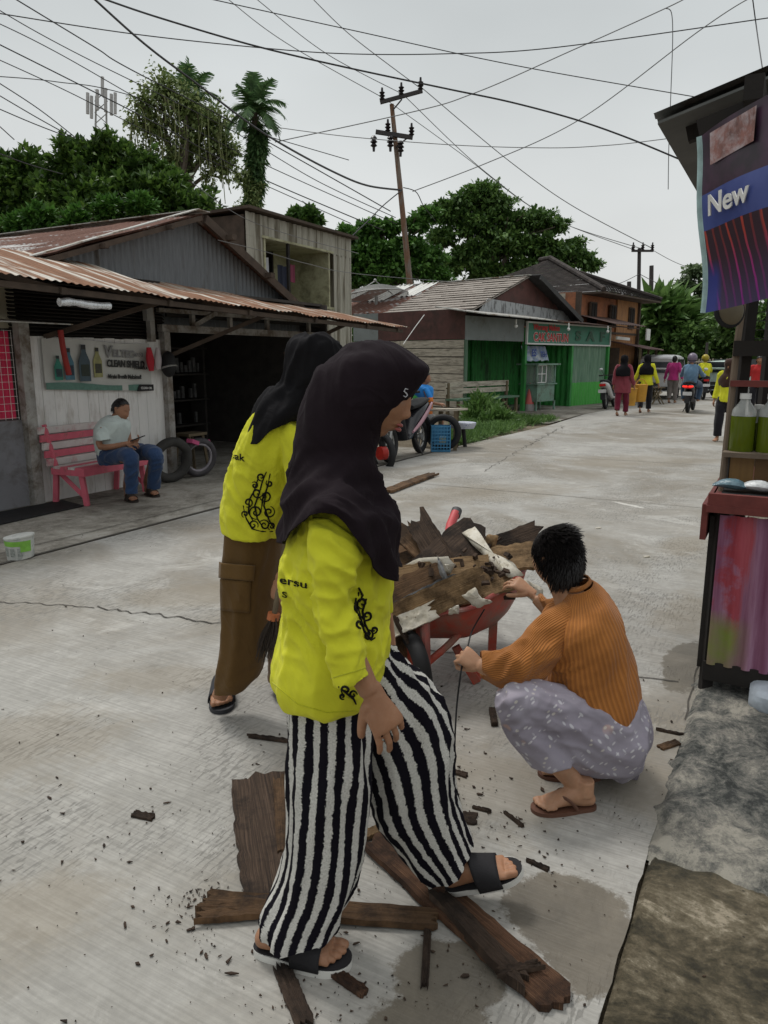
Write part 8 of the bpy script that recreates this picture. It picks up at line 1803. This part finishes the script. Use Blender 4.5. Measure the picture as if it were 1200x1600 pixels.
plank('thin upright looking splinter beside the long reddish board', GP(668, 1460, .012), GP(664, 1530, .012), .02, .01, M_rotd, (.05, .03), seed=51, group='boards lying on the street')
plank('small dark lath across the lower end of the long reddish board', GP(786, 1518, .04), GP(838, 1508, .04), .022, .014, M_rotd, (.02, .02), seed=52, group='boards lying on the street')
plank('flat pale brown plank lying on the street behind the women', GP(608, 766, .03), GP(672, 742, .03), .15, .03, M_rotb, (.1, .15), seed=53, group='boards lying on the street')
plank('small dark block of wood on the street below the cord', GP(769, 1108, .015), GP(773, 1132, .015), .028, .02, M_rotd, (.0, .0), seed=54, group='boards lying on the street')
for k, (lb, a, b, w) in enumerate((('black twig lying right of the squatting woman', (1028, 1140), (1066, 1148), .014), ('brown bark piece right of the squatting woman', (1032, 1168), (1058, 1160), .035), ('small bark lump under the lifted foot', (708, 1275), (742, 1280), .06), ('dark twig below the flip-flop', (790, 1270), (815, 1290), .012),
        ('dark sliver in front of the lifted sandal', (826, 1345), (854, 1358), .014), ('brown bark chip left of the broad dark board', (210, 1272), (238, 1278), .03), ('bark curl on the street near the cord foot', (708, 1205), (728, 1212), .025), ('dark twig near the broom on the left', (742, 1262), (766, 1268), .012))):
    plank(lb, GP(*a, .008), GP(*b, .008), w, .01, M_rotd if k != 1 else M_rotb, (.01, .01), n=8, seed=60+k, name='bark_piece', group='bark pieces on the street', cat='bark')
# crumbs: nobody could count them
cm = MB(); rnd = random.Random(4)
def crumbs(px, py, sx, sy, n, r0=.0010, r1=.0055):
    n = max(1, int(n*.5))
    for _ in range(n):
        x, y = rnd.gauss(px, sx), rnd.gauss(py, sy); p = G(x, y, .007)
        if p.y > 9 or p.y < 1.2: continue
        r_ = rnd.uniform(r0, r1)*rnd.uniform(.4, 1); sq_ = rnd.random()**2.2; r_ *= .5+1.1*sq_; a_ = rnd.random()*6.28; k_ = rnd.choice((3, 4, 5)); el_ = 1+2.5*rnd.random()**2; cm.poly([p+V((math.cos(a_)*x_*el_-math.sin(a_)*y_, math.sin(a_)*x_*el_+math.cos(a_)*y_, 0)) for x_, y_ in [(r_*math.cos(6.283*i/k_)*rnd.uniform(.5, 1.2), r_*math.sin(6.283*i/k_)*rnd.uniform(.5, 1.2)) for i in range(k_)]], r_*.7, (0, 0, 1))
for a in ((310, 1410, 35, 14, 260), (300, 1470, 60, 40, 160), (240, 1300, 90, 70, 130), (720, 1250, 45, 60, 260), (780, 1310, 80, 50, 140), (690, 1180, 30, 60, 160), (560, 1420, 100, 60, 220), (480, 1570, 60, 25, 140), (490, 1330, 90, 60, 160), (860, 1330, 80, 40, 60), (760, 1480, 60, 50, 120), (950, 1250, 60, 70, 50), (600, 1180, 200, 120, 160), (200, 1150, 160, 120, 120), (650, 1560, 160, 40, 90), (1000, 1150, 60, 100, 60)): crumbs(*a)
for _ in range(260):
    x, y = rnd.uniform(-40, 1000), rnd.uniform(830, 1590); crumbs(x, y, 4, 4, 1)
oc = cm.build('wood_crumbs', M_rotd, None, smooth=False); oc['kind'] = 'stuff'
# white crumpled paper scraps
for lb, x, y in (('tiny white scrap on the street behind the squatting woman', 935, 825), ('small pale pebble right of the squatting woman', 1010, 870)):
    mb = MB(); p = G(x, y, .01); mb.box(p, (.05, .02, .012), Matrix.Rotation(.3, 3, 'Z')); tag(mb.build('litter', M_peel, None), lb, 'litter')
# paint tin on the left kerb
pt_ = thing('paint_tin', 'dented white paint tin with green label at the far left of the street edge', 'paint tin', G(33, 870))
c_ = G(33, 872); s_ = .98
mb = MB(); mb.loft([(c_+V((0, 0, h)), V((r_, 0, .012)), V((0, r_, 0))) for h, r_ in ((0, .092), (.004, .096), (.02, .098), (.165, .106), (.17, .112), (.182, .112), (.184, .104))], 28); mb.build('tin_body', mat('tin_white', (.52, .53, .50), .4, .12, 9, .2, dirt=(.32, .34, .33), dsc=12, dth=.55), pt_)
def arcpatch(a0, a1, h0, h1, r0, r1, n=12):
    mb = MB(); pr_ = None
    for i in range(n+1):
        a = a0+(a1-a0)*i/n; q = (mb.P(c_+V((math.cos(a)*r0, math.sin(a)*r0, h0))), mb.P(c_+V((math.cos(a)*r1, math.sin(a)*r1, h1))))
        if pr_: mb.F([pr_[0], q[0], q[1], pr_[1]])
        pr_ = q
    return mb
arcpatch(-2.9, -.3, .115, .155, .106, .1085).build('green_label', mat('tin_green', (.20, .45, .07), .4, .2, 20), pt_); arcpatch(-1.1, -.3, .07, .15, .1045, .1085).build('green_label', mat('tin_green', (.2, .45, .07), .4), pt_)
for k in range(3): arcpatch(-2.4+k*.55, -2.05+k*.55, .035, .10, .1015, .1055).build('printed_block', mat('tin_print', (.28, .30, .28), .5, .4, 60), pt_)
